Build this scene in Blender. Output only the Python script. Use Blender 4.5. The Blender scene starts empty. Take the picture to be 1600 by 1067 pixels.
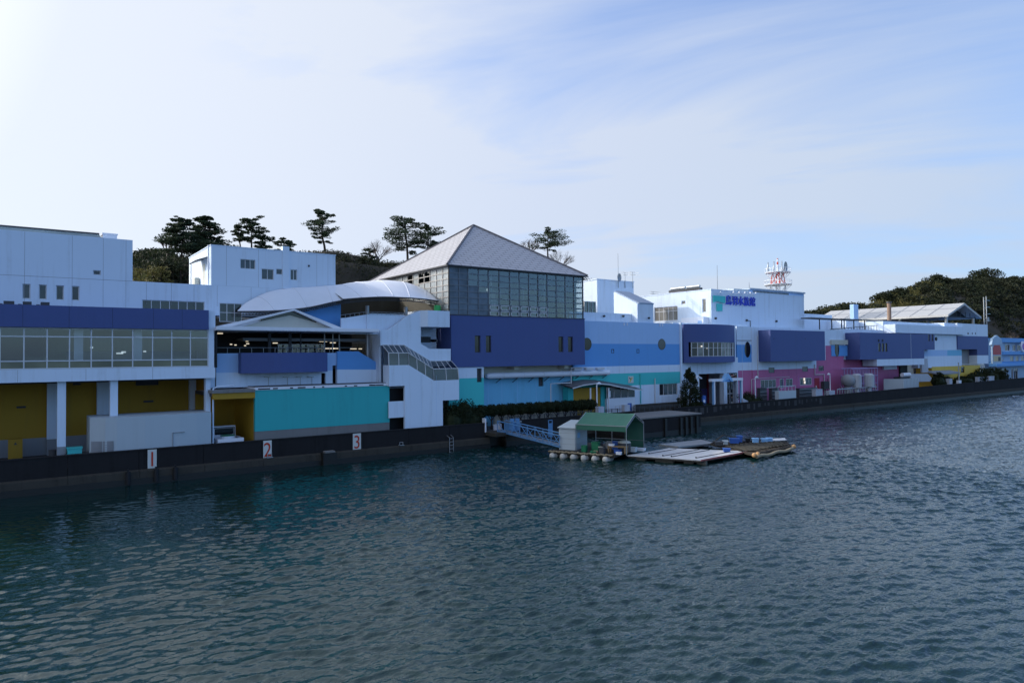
import bpy, math, random
from mathutils import Vector, Matrix
import numpy as np
S = bpy.context.scene
COL = S.collection
rad = math.radians

# ------------------------------------------------------------------ camera
# world frame: X runs along the quay, Y points inland from the water, Z up (0 = water level)
YAW, PIT, ROL, FPX, CH = rad(36.0), rad(1.2), rad(0.49), 1067.0, 8.5
_f = Vector((math.sin(YAW)*math.cos(PIT), math.cos(YAW)*math.cos(PIT), math.sin(PIT)))
_r = Vector((math.cos(YAW), -math.sin(YAW), 0)); _d = _f.cross(_r)
_r2 = _r*math.cos(ROL)+_d*math.sin(ROL); _d2 = -_r*math.sin(ROL)+_d*math.cos(ROL)
cam = bpy.data.cameras.new("camera"); camo = bpy.data.objects.new("camera", cam); COL.objects.link(camo)
cam.sensor_width = 36; cam.lens = FPX/1600*36; cam.clip_start = .1; cam.clip_end = 6000
m = Matrix.Identity(4)
for i in range(3): m[i][0] = _r2[i]; m[i][1] = -_d2[i]; m[i][2] = -_f[i]
m[2][3] = CH
camo.matrix_world = m
S.camera = camo
def ray(px, py): return _r2*(px-800)+_d2*(py-533.5)+_f*FPX
def W(px, py, v):            # surveyed photo point on the plane Y = v  ->  (x, z)
    d = ray(px, py); t = v/d.y; return d.x*t, CH+d.z*t
def U(px, v, py=545): return W(px, py, v)[0]
def Zt(px, py, v): return W(px, py, v)[1]
def G(px, py, z):            # surveyed point on a level at height z -> (x, y)
    d = ray(px, py); t = (z-CH)/d.z; return d.x*t, d.y*t

# ------------------------------------------------------------------ world, sun, exposure
SUN_AZ, SUN_EL = rad(-42), rad(27)     # azimuth from +Y towards -X
sdir = Vector((math.sin(SUN_AZ)*math.cos(SUN_EL), math.cos(SUN_AZ)*math.cos(SUN_EL), math.sin(SUN_EL)))
S.view_settings.view_transform = 'Standard'; S.view_settings.look = 'None'
S.view_settings.exposure = 0.75; S.view_settings.gamma = 1
world = bpy.data.worlds.new("World"); S.world = world; world.use_nodes = True
nt = world.node_tree; nt.nodes.clear()
def N(t, nt=nt, **k):
    n = nt.nodes.new(t)
    for a, b in k.items(): setattr(n, a, b)
    return n
def math_(nt, op, a, b=None, c=None, clamp=False):
    n = nt.nodes.new('ShaderNodeMath'); n.operation = op; n.use_clamp = clamp
    for i, x in enumerate((a, b, c)):
        if x is None: continue
        if isinstance(x, (int, float)): n.inputs[i].default_value = x
        else: nt.links.new(x, n.inputs[i])
    return n.outputs[0]
def mixc(nt, fac, a, b, mode='MIX'):
    n = nt.nodes.new('ShaderNodeMix'); n.data_type = 'RGBA'; n.blend_type = mode
    for i, x in ((0, fac), (6, a), (7, b)):
        if isinstance(x, (int, float)): n.inputs[i].default_value = x
        elif isinstance(x, tuple): n.inputs[i].default_value = (*x, 1) if len(x) == 3 else x
        else: nt.links.new(x, n.inputs[i])
    return n.outputs[2]
def ramp(nt, x, pts):
    n = nt.nodes.new('ShaderNodeValToRGB'); nt.links.new(x, n.inputs[0]); e = n.color_ramp.elements
    while len(e) < len(pts): e.new(.5)
    for k, (p, c) in zip(e, pts):
        k.position = p; k.color = (c, c, c, 1) if isinstance(c, (int, float)) else (*c, 1)
    return n.outputs[0]
out = N('ShaderNodeOutputWorld'); bg = N('ShaderNodeBackground')
sky = N('ShaderNodeTexSky', sky_type='NISHITA', sun_disc=False, sun_elevation=SUN_EL, sun_rotation=SUN_AZ,
        air_density=1.0, dust_density=1.2, ozone_density=3.0, altitude=0)
tc = N('ShaderNodeTexCoord'); sep = N('ShaderNodeSeparateXYZ'); nt.links.new(tc.outputs['Generated'], sep.inputs[0])
sx, sy, sz = sep.outputs
dotn = N('ShaderNodeVectorMath', operation='DOT_PRODUCT'); nt.links.new(tc.outputs['Generated'], dotn.inputs[0]); dotn.inputs[1].default_value = sdir
sd = dotn.outputs['Value']
# thin high cloud on a flat layer overhead
den = math_(nt, 'ADD', math_(nt, 'MAXIMUM', sz, 0.0), .16)
comb = N('ShaderNodeCombineXYZ'); nt.links.new(math_(nt, 'DIVIDE', sx, den), comb.inputs[0]); nt.links.new(math_(nt, 'DIVIDE', sy, den), comb.inputs[1])
mr = N('ShaderNodeMapping'); nt.links.new(comb.outputs[0], mr.inputs[0]); mr.inputs['Rotation'].default_value = (0, 0, rad(58))
mp = N('ShaderNodeMapping'); nt.links.new(mr.outputs[0], mp.inputs[0]); mp.inputs['Scale'].default_value = (.55, 1.5, 1)
n1 = N('ShaderNodeTexNoise'); nt.links.new(mp.outputs[0], n1.inputs['Vector']); n1.inputs['Scale'].default_value = 1.1; n1.inputs['Detail'].default_value = 9; n1.inputs['Roughness'].default_value = .56; n1.inputs['Distortion'].default_value = .7
n2 = N('ShaderNodeTexNoise'); nt.links.new(comb.outputs[0], n2.inputs['Vector']); n2.inputs['Scale'].default_value = .55; n2.inputs['Detail'].default_value = 3
wisps = ramp(nt, n1.outputs[0], [(.38, 0), (.68, 1)])
broad = ramp(nt, n2.outputs[0], [(.35, 0), (.65, 1)])
sdh = math_(nt, 'MULTIPLY_ADD', sd, .5, .5)
near = ramp(nt, sdh, [(.45, 0), (.7, .28), (.85, .75), (.97, 1)])      # veil thickens towards the sun
low = ramp(nt, sz, [(0, 1), (.2, .85), (.5, 0)])                     # and towards the horizon
front = ramp(nt, sdh, [(.12, .25), (.42, 1)])
cov = math_(nt, 'ADD', math_(nt, 'MULTIPLY', wisps, .55), math_(nt, 'MULTIPLY', broad, .40))
cov = math_(nt, 'ADD', cov, -.05)
cov = math_(nt, 'ADD', cov, math_(nt, 'MULTIPLY', near, .85))
cov = math_(nt, 'ADD', cov, math_(nt, 'MULTIPLY', low, .72))
cov = math_(nt, 'MULTIPLY', cov, front, clamp=True)
cov = math_(nt, 'MULTIPLY', cov, .93)
vcol = ramp(nt, sdh, [(0, (.028, .046, .088)), (.30, (.059, .073, .095)), (.45, (.071, .081, .097)), (.62, (.079, .087, .103)), (.78, (.092, .098, .109)), (.88, (.100, .105, .114)), (.92, (.130, .134, .140)), (.95, (.32, .32, .31)), (1, (1, .98, .94))])
vcol = mixc(nt, 1.0, vcol, (40, 40, 40), 'MULTIPLY')
skyc = mixc(nt, 1.0, sky.outputs[0], (.60, .88, 1.22), 'MULTIPLY')
nt.links.new(mixc(nt, cov, skyc, vcol), bg.inputs[0]); bg.inputs[1].default_value = .13
nt.links.new(bg.outputs[0], out.inputs[0])
sl = bpy.data.lights.new("sun", 'SUN'); sl.energy = 1.75; sl.angle = rad(0.8); sl.color = (1, .90, .79)
slo = bpy.data.objects.new("sun", sl); COL.objects.link(slo); slo.rotation_euler = sdir.to_track_quat('Z', 'Y').to_euler()

# ------------------------------------------------------------------ materials
MATS = {}
def newmat(name):
    mt = bpy.data.materials.new(name); mt.use_nodes = True
    n = mt.node_tree; b = n.nodes['Principled BSDF']; MATS[name] = mt
    return mt, n, b
def objco(n):
    g = n.nodes.new('ShaderNodeNewGeometry'); return g.outputs['Position']
def noise(n, co, scale, detail=4, rough=.5, sc=(1, 1, 1), dist=0):
    mp = n.nodes.new('ShaderNodeMapping'); n.links.new(co, mp.inputs[0]); mp.inputs['Scale'].default_value = sc
    t = n.nodes.new('ShaderNodeTexNoise'); n.links.new(mp.outputs[0], t.inputs['Vector'])
    t.inputs['Scale'].default_value = scale; t.inputs['Detail'].default_value = detail; t.inputs['Roughness'].default_value = rough; t.inputs['Distortion'].default_value = dist
    return t.outputs[0]
def paint(name, col, rough=.6, dirt=.25, mott=.12, dcol=(.12, .12, .11), bump=.0, spec=.3, streak=1.0):
    mt, n, b = newmat(name); co = objco(n)
    a = noise(n, co, .5, 5, .6)
    c = mixc(n, ramp(n, a, [(.3, 0), (.7, mott)]), tuple(col), tuple(x*.72 for x in col))
    st = noise(n, co, 1.0, 4, .6, (2.2*streak, 2.2*streak, .16))
    fine = noise(n, co, 3.5, 3, .6)
    f = math_(n, 'MULTIPLY', ramp(n, st, [(.52, 0), (.78, 1)]), math_(n, 'MULTIPLY', ramp(n, fine, [(.3, .3), (.7, 1)]), dirt))
    c = mixc(n, f, c, dcol)
    n.links.new(c, b.inputs['Base Color']); b.inputs['Roughness'].default_value = rough
    b.inputs['Specular IOR Level'].default_value = spec
    if bump:
        bm_ = n.nodes.new('ShaderNodeBump'); bm_.inputs['Strength'].default_value = bump; bm_.inputs['Distance'].default_value = .02
        n.links.new(noise(n, co, 6, 5), bm_.inputs['Height']); n.links.new(bm_.outputs[0], b.inputs['Normal'])
    return mt
def metal(name, col, rough=.35, met=1.0):
    mt = paint(name, col, rough, .15, .2); mt.node_tree.nodes['Principled BSDF'].inputs['Metallic'].default_value = met; return mt
white = paint('white_wall_paint', (.61, .72, .86), .55, .42, .12, (.26, .27, .27))
whitep = paint('clean_white_paint', (.70, .74, .82), .5, .10, .08, (.35, .35, .35))
navy = paint('navy_wall_paint', (.060, .090, .250), .55, .16, .14, (.05, .05, .08))
midblue = paint('mid_blue_wall_paint', (.11, .32, .68), .55, .18, .08, (.1, .18, .3))
skyblue = paint('sky_blue_wall_paint', (.34, .52, .80), .55, .22, .08, (.2, .28, .38))
paleblue = paint('pale_blue_wall_paint', (.16, .46, .68), .6, .5, .16, (.10, .22, .32))
teal = paint('teal_wall_paint', (.035, .40, .42), .55, .30, .12, (.03, .14, .18))
teal2 = paint('sea_green_wall_paint', (.06, .50, .50), .55, .12, .10, (.03, .2, .24))
yellow = paint('ochre_wall_paint', (.38, .225, .02), .65, .3, .2, (.10, .08, .04))
magenta = paint('magenta_wall_paint', (.46, .125, .27), .6, .4, .25, (.12, .05, .12))
redp = paint('dark_red_paint', (.30, .02, .04), .5, .1)
purple = paint('purple_paint', (.28, .12, .45), .5, .1)
grey = paint('grey_paint', (.25, .27, .30), .6, .3, .2)
dgrey = paint('dark_grey_paint', (.055, .06, .07), .6, .3, .3)
black = paint('black_trim', (.012, .013, .016), .6, .0, .1)
cream = paint('cream_wall_paint', (.52, .52, .46), .6, .2, .1)
shedm = paint('pale_grey_sheet', (.41, .48, .53), .5, .1, .08)
concrete = paint('concrete', (.20, .20, .20), .85, .6, .4, (.05, .05, .05), .4)
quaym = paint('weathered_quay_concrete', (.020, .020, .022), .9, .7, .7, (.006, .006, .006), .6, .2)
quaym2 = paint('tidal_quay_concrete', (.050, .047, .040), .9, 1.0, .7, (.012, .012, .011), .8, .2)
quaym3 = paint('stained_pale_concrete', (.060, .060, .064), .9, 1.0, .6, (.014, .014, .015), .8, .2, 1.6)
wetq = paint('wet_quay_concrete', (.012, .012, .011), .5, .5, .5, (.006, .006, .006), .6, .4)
asphalt = paint('street_concrete', (.075, .075, .08), .9, .3, .4, (.03, .03, .03), .3)
alum = metal('aluminium', (.58, .60, .64), .5, .3)
steel = metal('galvanised_steel', (.33, .35, .37), .45, .7)
framew = paint('pale_frame_paint', (.55, .57, .60), .45, .05)
roofgrey = paint('grey_sheet_roof', (.10, .105, .12), .5, .3, .3)
bluep = paint('gloss_blue_paint', (.05, .20, .55), .35, .1)
lblue = paint('light_blue_gloss_paint', (.22, .45, .75), .4, .15)
bluetub = paint('blue_plastic', (.035, .11, .40), .35, .1)
greenp = paint('green_plastic', (.015, .16, .08), .4, .2)
wood = paint('raw_timber', (.27, .19, .10), .8, .4, .4, (.10, .07, .04))
dwood = paint('dark_wet_timber', (.045, .040, .035), .8, .5, .5, (.015, .013, .012), .4)
rope = paint('weathered_rope', (.30, .25, .17), .9, .4, .4)
buoyw = paint('white_float', (.46, .46, .44), .5, .5, .2, (.10, .09, .05))
redn = paint('red_numeral_paint', (.45, .045, .02), .6, .3)
plate = paint('white_number_plate', (.58, .60, .58), .6, .5, .2, (.2, .17, .1))
bark = paint('bark', (.045, .034, .028), .9, .2, .4)
barkp = paint('pale_bark', (.16, .14, .13), .9, .2, .4)
tubem = paint('roof_tube', (.5, .5, .52), .5)
gold = paint('sign_gold', (.55, .42, .10), .5, .1)
membrane, n, b = newmat('membrane_fabric')
co = objco(n); b.inputs['Base Color'].default_value = (.70, .73, .80, 1); b.inputs['Roughness'].default_value = .55
c = mixc(n, ramp(n, noise(n, co, .7, 5, .6), [(.35, 0), (.75, .25)]), (.70, .73, .80), (.50, .53, .60)); n.links.new(c, b.inputs['Base Color'])
def foliage(name, c1, c2, sat=1):
    mt, n, b = newmat(name); co = objco(n)
    c = mixc(n, ramp(n, noise(n, co, .6, 4, .6), [(.35, 0), (.65, 1)]), c1, c2)
    c = mixc(n, ramp(n, noise(n, co, 5, 2, .5), [(.4, 0), (.7, .5)]), c, tuple(x*.45 for x in c1))
    n.links.new(c, b.inputs['Base Color']); b.inputs['Roughness'].default_value = .7; b.inputs['Specular IOR Level'].default_value = .2
    tr = n.nodes.new('ShaderNodeBsdfTranslucent'); n.links.new(c, tr.inputs[0])
    mx = n.nodes.new('ShaderNodeMixShader'); mx.inputs[0].default_value = .3
    o = n.nodes['Material Output']; n.links.new(b.outputs[0], mx.inputs[1]); n.links.new(tr.outputs[0], mx.inputs[2]); n.links.new(mx.outputs[0], o.inputs[0])
    return mt
pinef = foliage('pine_needles', (.032, .055, .032), (.055, .080, .040))
hedgef = foliage('clipped_leaves', (.018, .030, .014), (.035, .045, .018))
oakf = foliage('evergreen_leaves', (.016, .026, .013), (.036, .044, .020))
bamboof = foliage('bamboo_leaves', (.075, .085, .03), (.15, .13, .045))
forestf = foliage('forest_leaves', (.020, .030, .016), (.052, .054, .028))
twigf = foliage('bare_twigs', (.13, .10, .085), (.18, .14, .12))
hillm, n, b = newmat('hill_soil'); co = objco(n)
c = mixc(n, ramp(n, noise(n, co, .15, 6, .6), [(.35, 0), (.65, 1)]), (.018, .017, .012), (.040, .034, .024)); n.links.new(c, b.inputs['Base Color']); b.inputs['Roughness'].default_value = 1
# glass: opaque looking window panes (dark room behind) and see-through panes
def pane(name, col, rough=.04, spec=.8, var=.5, scale=.35, tint=None):
    mt, n, b = newmat(name); co = objco(n)
    c = mixc(n, ramp(n, noise(n, co, scale, 3, .5), [(.35, 0), (.65, 1)]), tuple(col), tuple(x*(1-var) for x in col))
    n.links.new(c, b.inputs['Base Color']); b.inputs['Roughness'].default_value = rough; b.inputs['Specular IOR Level'].default_value = spec
    bm_ = n.nodes.new('ShaderNodeBump'); bm_.inputs['Strength'].default_value = .03; bm_.inputs['Distance'].default_value = .05
    n.links.new(noise(n, co, .8, 1), bm_.inputs['Height']); n.links.new(bm_.outputs[0], b.inputs['Normal'])
    return mt
gdark = pane('dark_window_glass', (.028, .034, .04), .05, .6)
ggrey = pane('grey_window_glass', (.055, .068, .078), .08, .5)
gblack = pane('black_window_glass', (.008, .009, .011), .05, .5)
gfrost = pane('frosted_blue_glass', (.11, .15, .20), .35, .4, .5, .9)
gfrost2 = pane('pale_frosted_glass', (.30, .34, .36), .4, .5, .35, .9)
def clearglass(name, tint, gl=.03):
    mt, n, b = newmat(name); o = n.nodes['Material Output']
    t = n.nodes.new('ShaderNodeBsdfTransparent'); t.inputs[0].default_value = (*tint, 1)
    g = n.nodes.new('ShaderNodeBsdfGlossy'); g.inputs['Roughness'].default_value = .03; g.inputs[0].default_value = (.82, .83, .82, 1)
    fr = n.nodes.new('ShaderNodeFresnel'); fr.inputs[0].default_value = 1.5
    bm_ = n.nodes.new('ShaderNodeBump'); bm_.inputs['Strength'].default_value = .03; bm_.inputs['Distance'].default_value = .05
    n.links.new(noise(n, objco(n), .7, 1), bm_.inputs['Height']); n.links.new(bm_.outputs[0], g.inputs['Normal'])
    mx = n.nodes.new('ShaderNodeMixShader'); n.links.new(math_(n, 'MULTIPLY_ADD', fr.outputs[0], 1.0, gl, clamp=True), mx.inputs[0])
    n.links.new(t.outputs[0], mx.inputs[1]); n.links.new(g.outputs[0], mx.inputs[2]); n.links.new(mx.outputs[0], o.inputs[0]); return mt
gclear = clearglass('clear_glass', (.84, .90, .92), .08)
gtint = clearglass('tinted_glass', (.60, .66, .68), .07)
def lampmat(name, col, s):
    mt, n, b = newmat(name); b.inputs['Base Color'].default_value = (.8, .8, .8, 1); b.inputs['Emission Color'].default_value = (*col, 1); b.inputs['Emission Strength'].default_value = s; return mt
lampm = lampmat('lit_lamp', (1, .85, .6), .45); lampc = lampmat('lit_cool_lamp', (.8, .93, 1), .28)
# hall roof tiles: courses of grey metal shingles
def tiles(name, col, sc, dark=.25):
    mt, n, b = newmat(name); tcn = n.nodes.new('ShaderNodeTexCoord')
    br = n.nodes.new('ShaderNodeTexBrick'); n.links.new(tcn.outputs['UV'], br.inputs['Vector'])
    br.inputs['Scale'].default_value = 1; br.inputs['Brick Width'].default_value = sc[0]; br.inputs['Row Height'].default_value = sc[1]; br.inputs['Mortar Size'].default_value = .04; br.inputs['Mortar Smooth'].default_value = .3
    br.inputs['Color1'].default_value = (*col, 1); br.inputs['Color2'].default_value = (*[x*.93 for x in col], 1); br.inputs['Mortar'].default_value = (*[x*dark for x in col], 1)
    n.links.new(br.outputs[0], b.inputs['Base Color']); b.inputs['Roughness'].default_value = .45; b.inputs['Metallic'].default_value = .2
    bm_ = n.nodes.new('ShaderNodeBump'); bm_.inputs['Strength'].default_value = .5; bm_.inputs['Distance'].default_value = .03
    n.links.new(br.outputs['Fac'], bm_.inputs['Height']); bm_.invert = True; n.links.new(bm_.outputs[0], b.inputs['Normal']); return mt
tile = tiles('metal_roof_tiles', (.42, .42, .45), (1.1, .50), .32)

# ------------------------------------------------------------------ builders
class MB:
    def __init__(s): s.v = []; s.f = []; s.m = []; s.uv = {}
    def face(s, pts, m=0, uv=None):
        b = len(s.v); s.v += [tuple(p) for p in pts]; s.f.append(tuple(range(b, b+len(pts)))); s.m.append(m)
        if uv: s.uv[len(s.f)-1] = uv
    def box(s, x0, x1, y0, y1, z0, z1, m=0):
        if x1 < x0: x0, x1 = x1, x0
        if y1 < y0: y0, y1 = y1, y0
        if z1 < z0: z0, z1 = z1, z0
        b = len(s.v); s.v += [(x0, y0, z0), (x1, y0, z0), (x1, y1, z0), (x0, y1, z0), (x0, y0, z1), (x1, y0, z1), (x1, y1, z1), (x0, y1, z1)]
        for f in ((0, 3, 2, 1), (4, 5, 6, 7), (0, 1, 5, 4), (1, 2, 6, 5), (2, 3, 7, 6), (3, 0, 4, 7)):
            s.f.append(tuple(b+i for i in f)); s.m.append(m)
        return s
    def obox(s, o, ex, ey, w, d, z0, z1, m=0):      # oriented box: origin, unit axes in plan
        P = [(o[0]+ex[0]*a+ey[0]*c, o[1]+ex[1]*a+ey[1]*c) for a, c in ((w[0], d[0]), (w[1], d[0]), (w[1], d[1]), (w[0], d[1]))]
        return s.prism_z(P, z0, z1, m)
    def _ext(s, A, B, m, ms=None):
        n = len(A); b = len(s.v); s.v += A+B
        s.f.append(tuple(range(b, b+n))); s.m.append(m)
        s.f.append(tuple(range(b+2*n-1, b+n-1, -1))); s.m.append(m)
        for i in range(n):
            j = (i+1) % n; s.f.append((b+i, b+n+i, b+n+j, b+j)); s.m.append(m if ms is None else ms)
        return s
    def prism_y(s, P, y0, y1, m=0, ms=None): return s._ext([(x, y0, z) for x, z in P], [(x, y1, z) for x, z in P], m, ms)
    def prism_x(s, P, x0, x1, m=0, ms=None): return s._ext([(x0, y, z) for y, z in P], [(x1, y, z) for y, z in P], m, ms)
    def prism_z(s, P, z0, z1, m=0, ms=None): return s._ext([(x, y, z0) for x, y in P], [(x, y, z1) for x, y in P], m, ms)
    def tube(s, pts, r, n=6, m=0, cap=True):
        pts = [Vector(p) for p in pts]; R = r if isinstance(r, (list, tuple)) else [r]*len(pts); rings = []
        for i, p in enumerate(pts):
            t = (pts[min(i+1, len(pts)-1)]-pts[max(i-1, 0)]).normalized()
            a = t.orthogonal().normalized() if i == 0 else (a-t*a.dot(t)).normalized()
            c = t.cross(a); b = len(s.v); rings.append(b)
            s.v += [tuple(p+(a*math.cos(6.2832*k/n)+c*math.sin(6.2832*k/n))*R[i]) for k in range(n)]
        for i in range(len(pts)-1):
            for k in range(n):
                s.f.append((rings[i]+k, rings[i]+(k+1) % n, rings[i+1]+(k+1) % n, rings[i+1]+k)); s.m.append(m)
        if cap:
            s.f.append(tuple(rings[0]+k for k in range(n))[::-1]); s.m.append(m); s.f.append(tuple(rings[-1]+k for k in range(n))); s.m.append(m)
        return s
    def ball(s, c, r, m=0, nu=12, nv=8, zs=1.0):
        b = len(s.v)
        for j in range(nv+1):
            th = math.pi*j/nv
            for i in range(nu):
                ph = 2*math.pi*i/nu; s.v.append((c[0]+r*math.sin(th)*math.cos(ph), c[1]+r*math.sin(th)*math.sin(ph), c[2]+r*math.cos(th)*zs))
        for j in range(nv):
            for i in range(nu):
                s.f.append((b+j*nu+i, b+(j+1)*nu+i, b+(j+1)*nu+(i+1) % nu, b+j*nu+(i+1) % nu)); s.m.append(m)
        return s
    def grid(s, x0, x1, z0, z1, y0, y1, holes=(), fn=None, bx=(), bz=(), side=False):
        """a wall slab with openings; fn(x,z) gives the paint slot; side=True builds it facing -X (x and y swapped)"""
        xs = sorted({round(q, 4) for q in [x0, x1, *bx, *[h[0] for h in holes], *[h[1] for h in holes]] if x0-1e-6 <= q <= x1+1e-6})
        zs = sorted({round(q, 4) for q in [z0, z1, *bz, *[h[2] for h in holes], *[h[3] for h in holes]] if z0-1e-6 <= q <= z1+1e-6})
        nx, nz = len(xs)-1, len(zs)-1
        solid = [[not any(h[0]-1e-4 <= (xs[i]+xs[i+1])/2 <= h[1]+1e-4 and h[2]-1e-4 <= (zs[j]+zs[j+1])/2 <= h[3]+1e-4 for h in holes) for j in range(nz)] for i in range(nx)]
        T = (lambda x, y, z: (y, x, z)) if side else (lambda x, y, z: (x, y, z))
        def q(pts, mm): s.face([T(*p) for p in pts], mm)
        for i in range(nx):
            for j in range(nz):
                if not solid[i][j]: continue
                a, b, c, d = xs[i], xs[i+1], zs[j], zs[j+1]; mm = fn((a+b)/2, (c+d)/2) if fn else 0
                q([(a, y0, c), (b, y0, c), (b, y0, d), (a, y0, d)], mm); q([(a, y1, c), (a, y1, d), (b, y1, d), (b, y1, c)], mm)
                if i == 0 or not solid[i-1][j]: q([(a, y0, c), (a, y0, d), (a, y1, d), (a, y1, c)], mm)
                if i == nx-1 or not solid[i+1][j]: q([(b, y0, c), (b, y1, c), (b, y1, d), (b, y0, d)], mm)
                if j == 0 or not solid[i][j-1]: q([(a, y0, c), (a, y1, c), (b, y1, c), (b, y0, c)], mm)
                if j == nz-1 or not solid[i][j+1]: q([(a, y0, d), (b, y0, d), (b, y1, d), (a, y1, d)], mm)
        return s
    def build(s, name, mats, parent=None, smooth=False, **tags):
        me = bpy.data.meshes.new(name); o0 = Vector((0, 0, 0))
        if parent is not None: o0 = wloc(parent)
        me.from_pydata([(v[0]-o0.x, v[1]-o0.y, v[2]-o0.z) for v in s.v], [], s.f)
        if not isinstance(mats, (list, tuple)): mats = [mats]
        for mm in mats: me.materials.append(mm)
        me.polygons.foreach_set('material_index', s.m)
        if smooth: me.polygons.foreach_set('use_smooth', [True]*len(s.f))
        if s.uv:
            uvl = me.uv_layers.new(name='UVMap')
            for fi, uv in s.uv.items():
                for k, li in enumerate(me.polygons[fi].loop_indices): uvl.data[li].uv = uv[k]
        me.update()
        o = bpy.data.objects.new(name, me); COL.objects.link(o)
        if parent is not None: o.parent = parent
        else:   # a thing that is one mesh: origin at its base centre
            c = np.array(s.v); cx, cy, cz = (c[:, 0].min()+c[:, 0].max())/2, (c[:, 1].min()+c[:, 1].max())/2, c[:, 2].min()
            if tags.get('kind') != 'structure':
                me.transform(Matrix.Translation((-cx, -cy, -cz))); o.location = (cx, cy, cz)
        for k, q in tags.items(): o[k] = q
        return o
def wloc(o):
    l = o.location.copy()
    while o.parent: o = o.parent; l += o.location
    return l
def thing(name, label, cat, loc, group=None):
    o = bpy.data.objects.new(name, None); COL.objects.link(o); o.location = loc; o.empty_display_size = .3
    o['label'] = label; o['category'] = cat
    if group: o['group'] = group
    return o
def copy_thing(r, loc, label=None):
    c = r.copy(); COL.objects.link(c); c.location = loc
    if label: c['label'] = label
    for ch in list(r.children):
        d = ch.copy(); COL.objects.link(d); d.parent = c
        for g in list(ch.children):
            e = g.copy(); COL.objects.link(e); e.parent = d
    return c
def window(par, x0, x1, z0, z1, y, nx=1, nz=1, glass=None, fr=None, fw=.05, rec=.08, dep=.07, zsplit=None, side=False, xsplit=None, name='window', panes=None):
    """a framed window set rec deep behind the wall face at y; pane mesh is a sub-part"""
    glass = glass or gdark; fr = fr or framew
    xs = xsplit or [x0+(x1-x0)*i/nx for i in range(nx+1)]; zs = zsplit or [z0+(z1-z0)*i/nz for i in range(nz+1)]
    T = (lambda a, b, c, d, e, f: (c, d, a, b, e, f)) if side else (lambda *a: a)
    f = MB(); ya, yb = y+rec, y+rec+dep
    for x in xs:
        a = min(max(x-fw/2, x0), x1-fw); f.box(*T(a, a+fw, ya, yb, z0, z1))
    for z in zs:
        c = min(max(z-fw/2, z0), z1-fw)
        for i in range(len(xs)-1): f.box(*T(min(max(xs[i]-fw/2, x0), x1-fw)+fw, min(max(xs[i+1]-fw/2, x0), x1-fw), ya+.004, yb-.004, c, c+fw))
    fo = f.build(name, fr, par)
    gl = glass if isinstance(glass, (list, tuple)) else [glass]
    p = MB(); k = 0; yg = (ya+yb)/2
    for i in range(len(xs)-1):
        for j in range(len(zs)-1):
            mm = panes(i, j) if panes else 0
            a, b, c, d = xs[i]+.01, xs[i+1]-.01, zs[j]+.01, zs[j+1]-.01; e = random.uniform(-.006, .006); e2 = random.uniform(-.006, .006)
            pts = [(a, yg+e, c), (b, yg-e, c), (b, yg-e+e2, d), (a, yg+e+e2, d)]
            if side: pts = [(q[1], q[0], q[2]) for q in pts][::-1]
            p.face(pts, mm)
    p.build('pane', gl, fo); return fo
def txt(body, size, name, mat, parent, loc, rot=(rad(90), 0, 0), extr=.02, align='LEFT', sx=1.0, **tags):
    cu = bpy.data.curves.new(name, 'FONT'); cu.body = body; cu.size = size; cu.extrude = extr; cu.align_x = align
    o = bpy.data.objects.new(name, cu); COL.objects.link(o); bpy.context.view_layer.update()
    me = bpy.data.meshes.new_from_object(o.evaluated_get(bpy.context.evaluated_depsgraph_get())); COL.objects.unlink(o); bpy.data.objects.remove(o)
    me.materials.clear(); me.materials.append(mat); me.transform(Matrix.Diagonal((sx, 1, 1, 1)))
    o = bpy.data.objects.new(name, me); COL.objects.link(o); o.rotation_euler = rot
    o.location = Vector(loc)-(wloc(parent) if parent else Vector((0, 0, 0)))
    if parent: o.parent = parent
    for k, q in tags.items(): o[k] = q
    return o
def lines(par_mb, xs, y, z0, z1, m, w=.025):       # vertical panel joints, 3 mm proud
    for x in xs: par_mb.box(x-w/2, x+w/2, y-.003, y+.01, z0, z1, m)
random.seed(7); rng = np.random.default_rng(11)
QY, GZ = 53.0, 1.4
# ------------------------------------------------------------------ water, ground, quay
wm, n, b = newmat('sea_water'); co = objco(n)
b.inputs['Base Color'].default_value = (.004, .022, .022, 1); b.inputs['Roughness'].default_value = .03; b.inputs['IOR'].default_value = 1.33; b.inputs['Specular IOR Level'].default_value = 1.0
nb = noise(n, co, 3.0, 3, .6, (.7, 1.3, 1), .3); na = noise(n, co, 1.1, 3, .55, (.7, 1.5, 1), .4)
gust = ramp(n, noise(n, co, .05, 2, .5), [(.35, .5), (.65, 1.2)])
calm = n.nodes.new('ShaderNodeMapRange'); sp = n.nodes.new('ShaderNodeSeparateXYZ'); n.links.new(co, sp.inputs[0])
n.links.new(math_(n, 'MULTIPLY_ADD', sp.outputs[1], -.35, sp.outputs[0]), calm.inputs[0]); calm.inputs[1].default_value = -14; calm.inputs[2].default_value = 16; calm.inputs[3].default_value = .10; calm.inputs[4].default_value = 1
g_ = math_(n, 'MULTIPLY', gust, calm.outputs[0])
hgt = math_(n, 'MULTIPLY', math_(n, 'ADD', math_(n, 'MULTIPLY', nb, .34), math_(n, 'MULTIPLY', na, .22)), g_)
bm_ = n.nodes.new('ShaderNodeBump'); bm_.inputs['Strength'].default_value = 1.0; bm_.inputs['Distance'].default_value = .22
n.links.new(hgt, bm_.inputs['Height']); n.links.new(bm_.outputs[0], b.inputs['Normal'])
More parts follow.
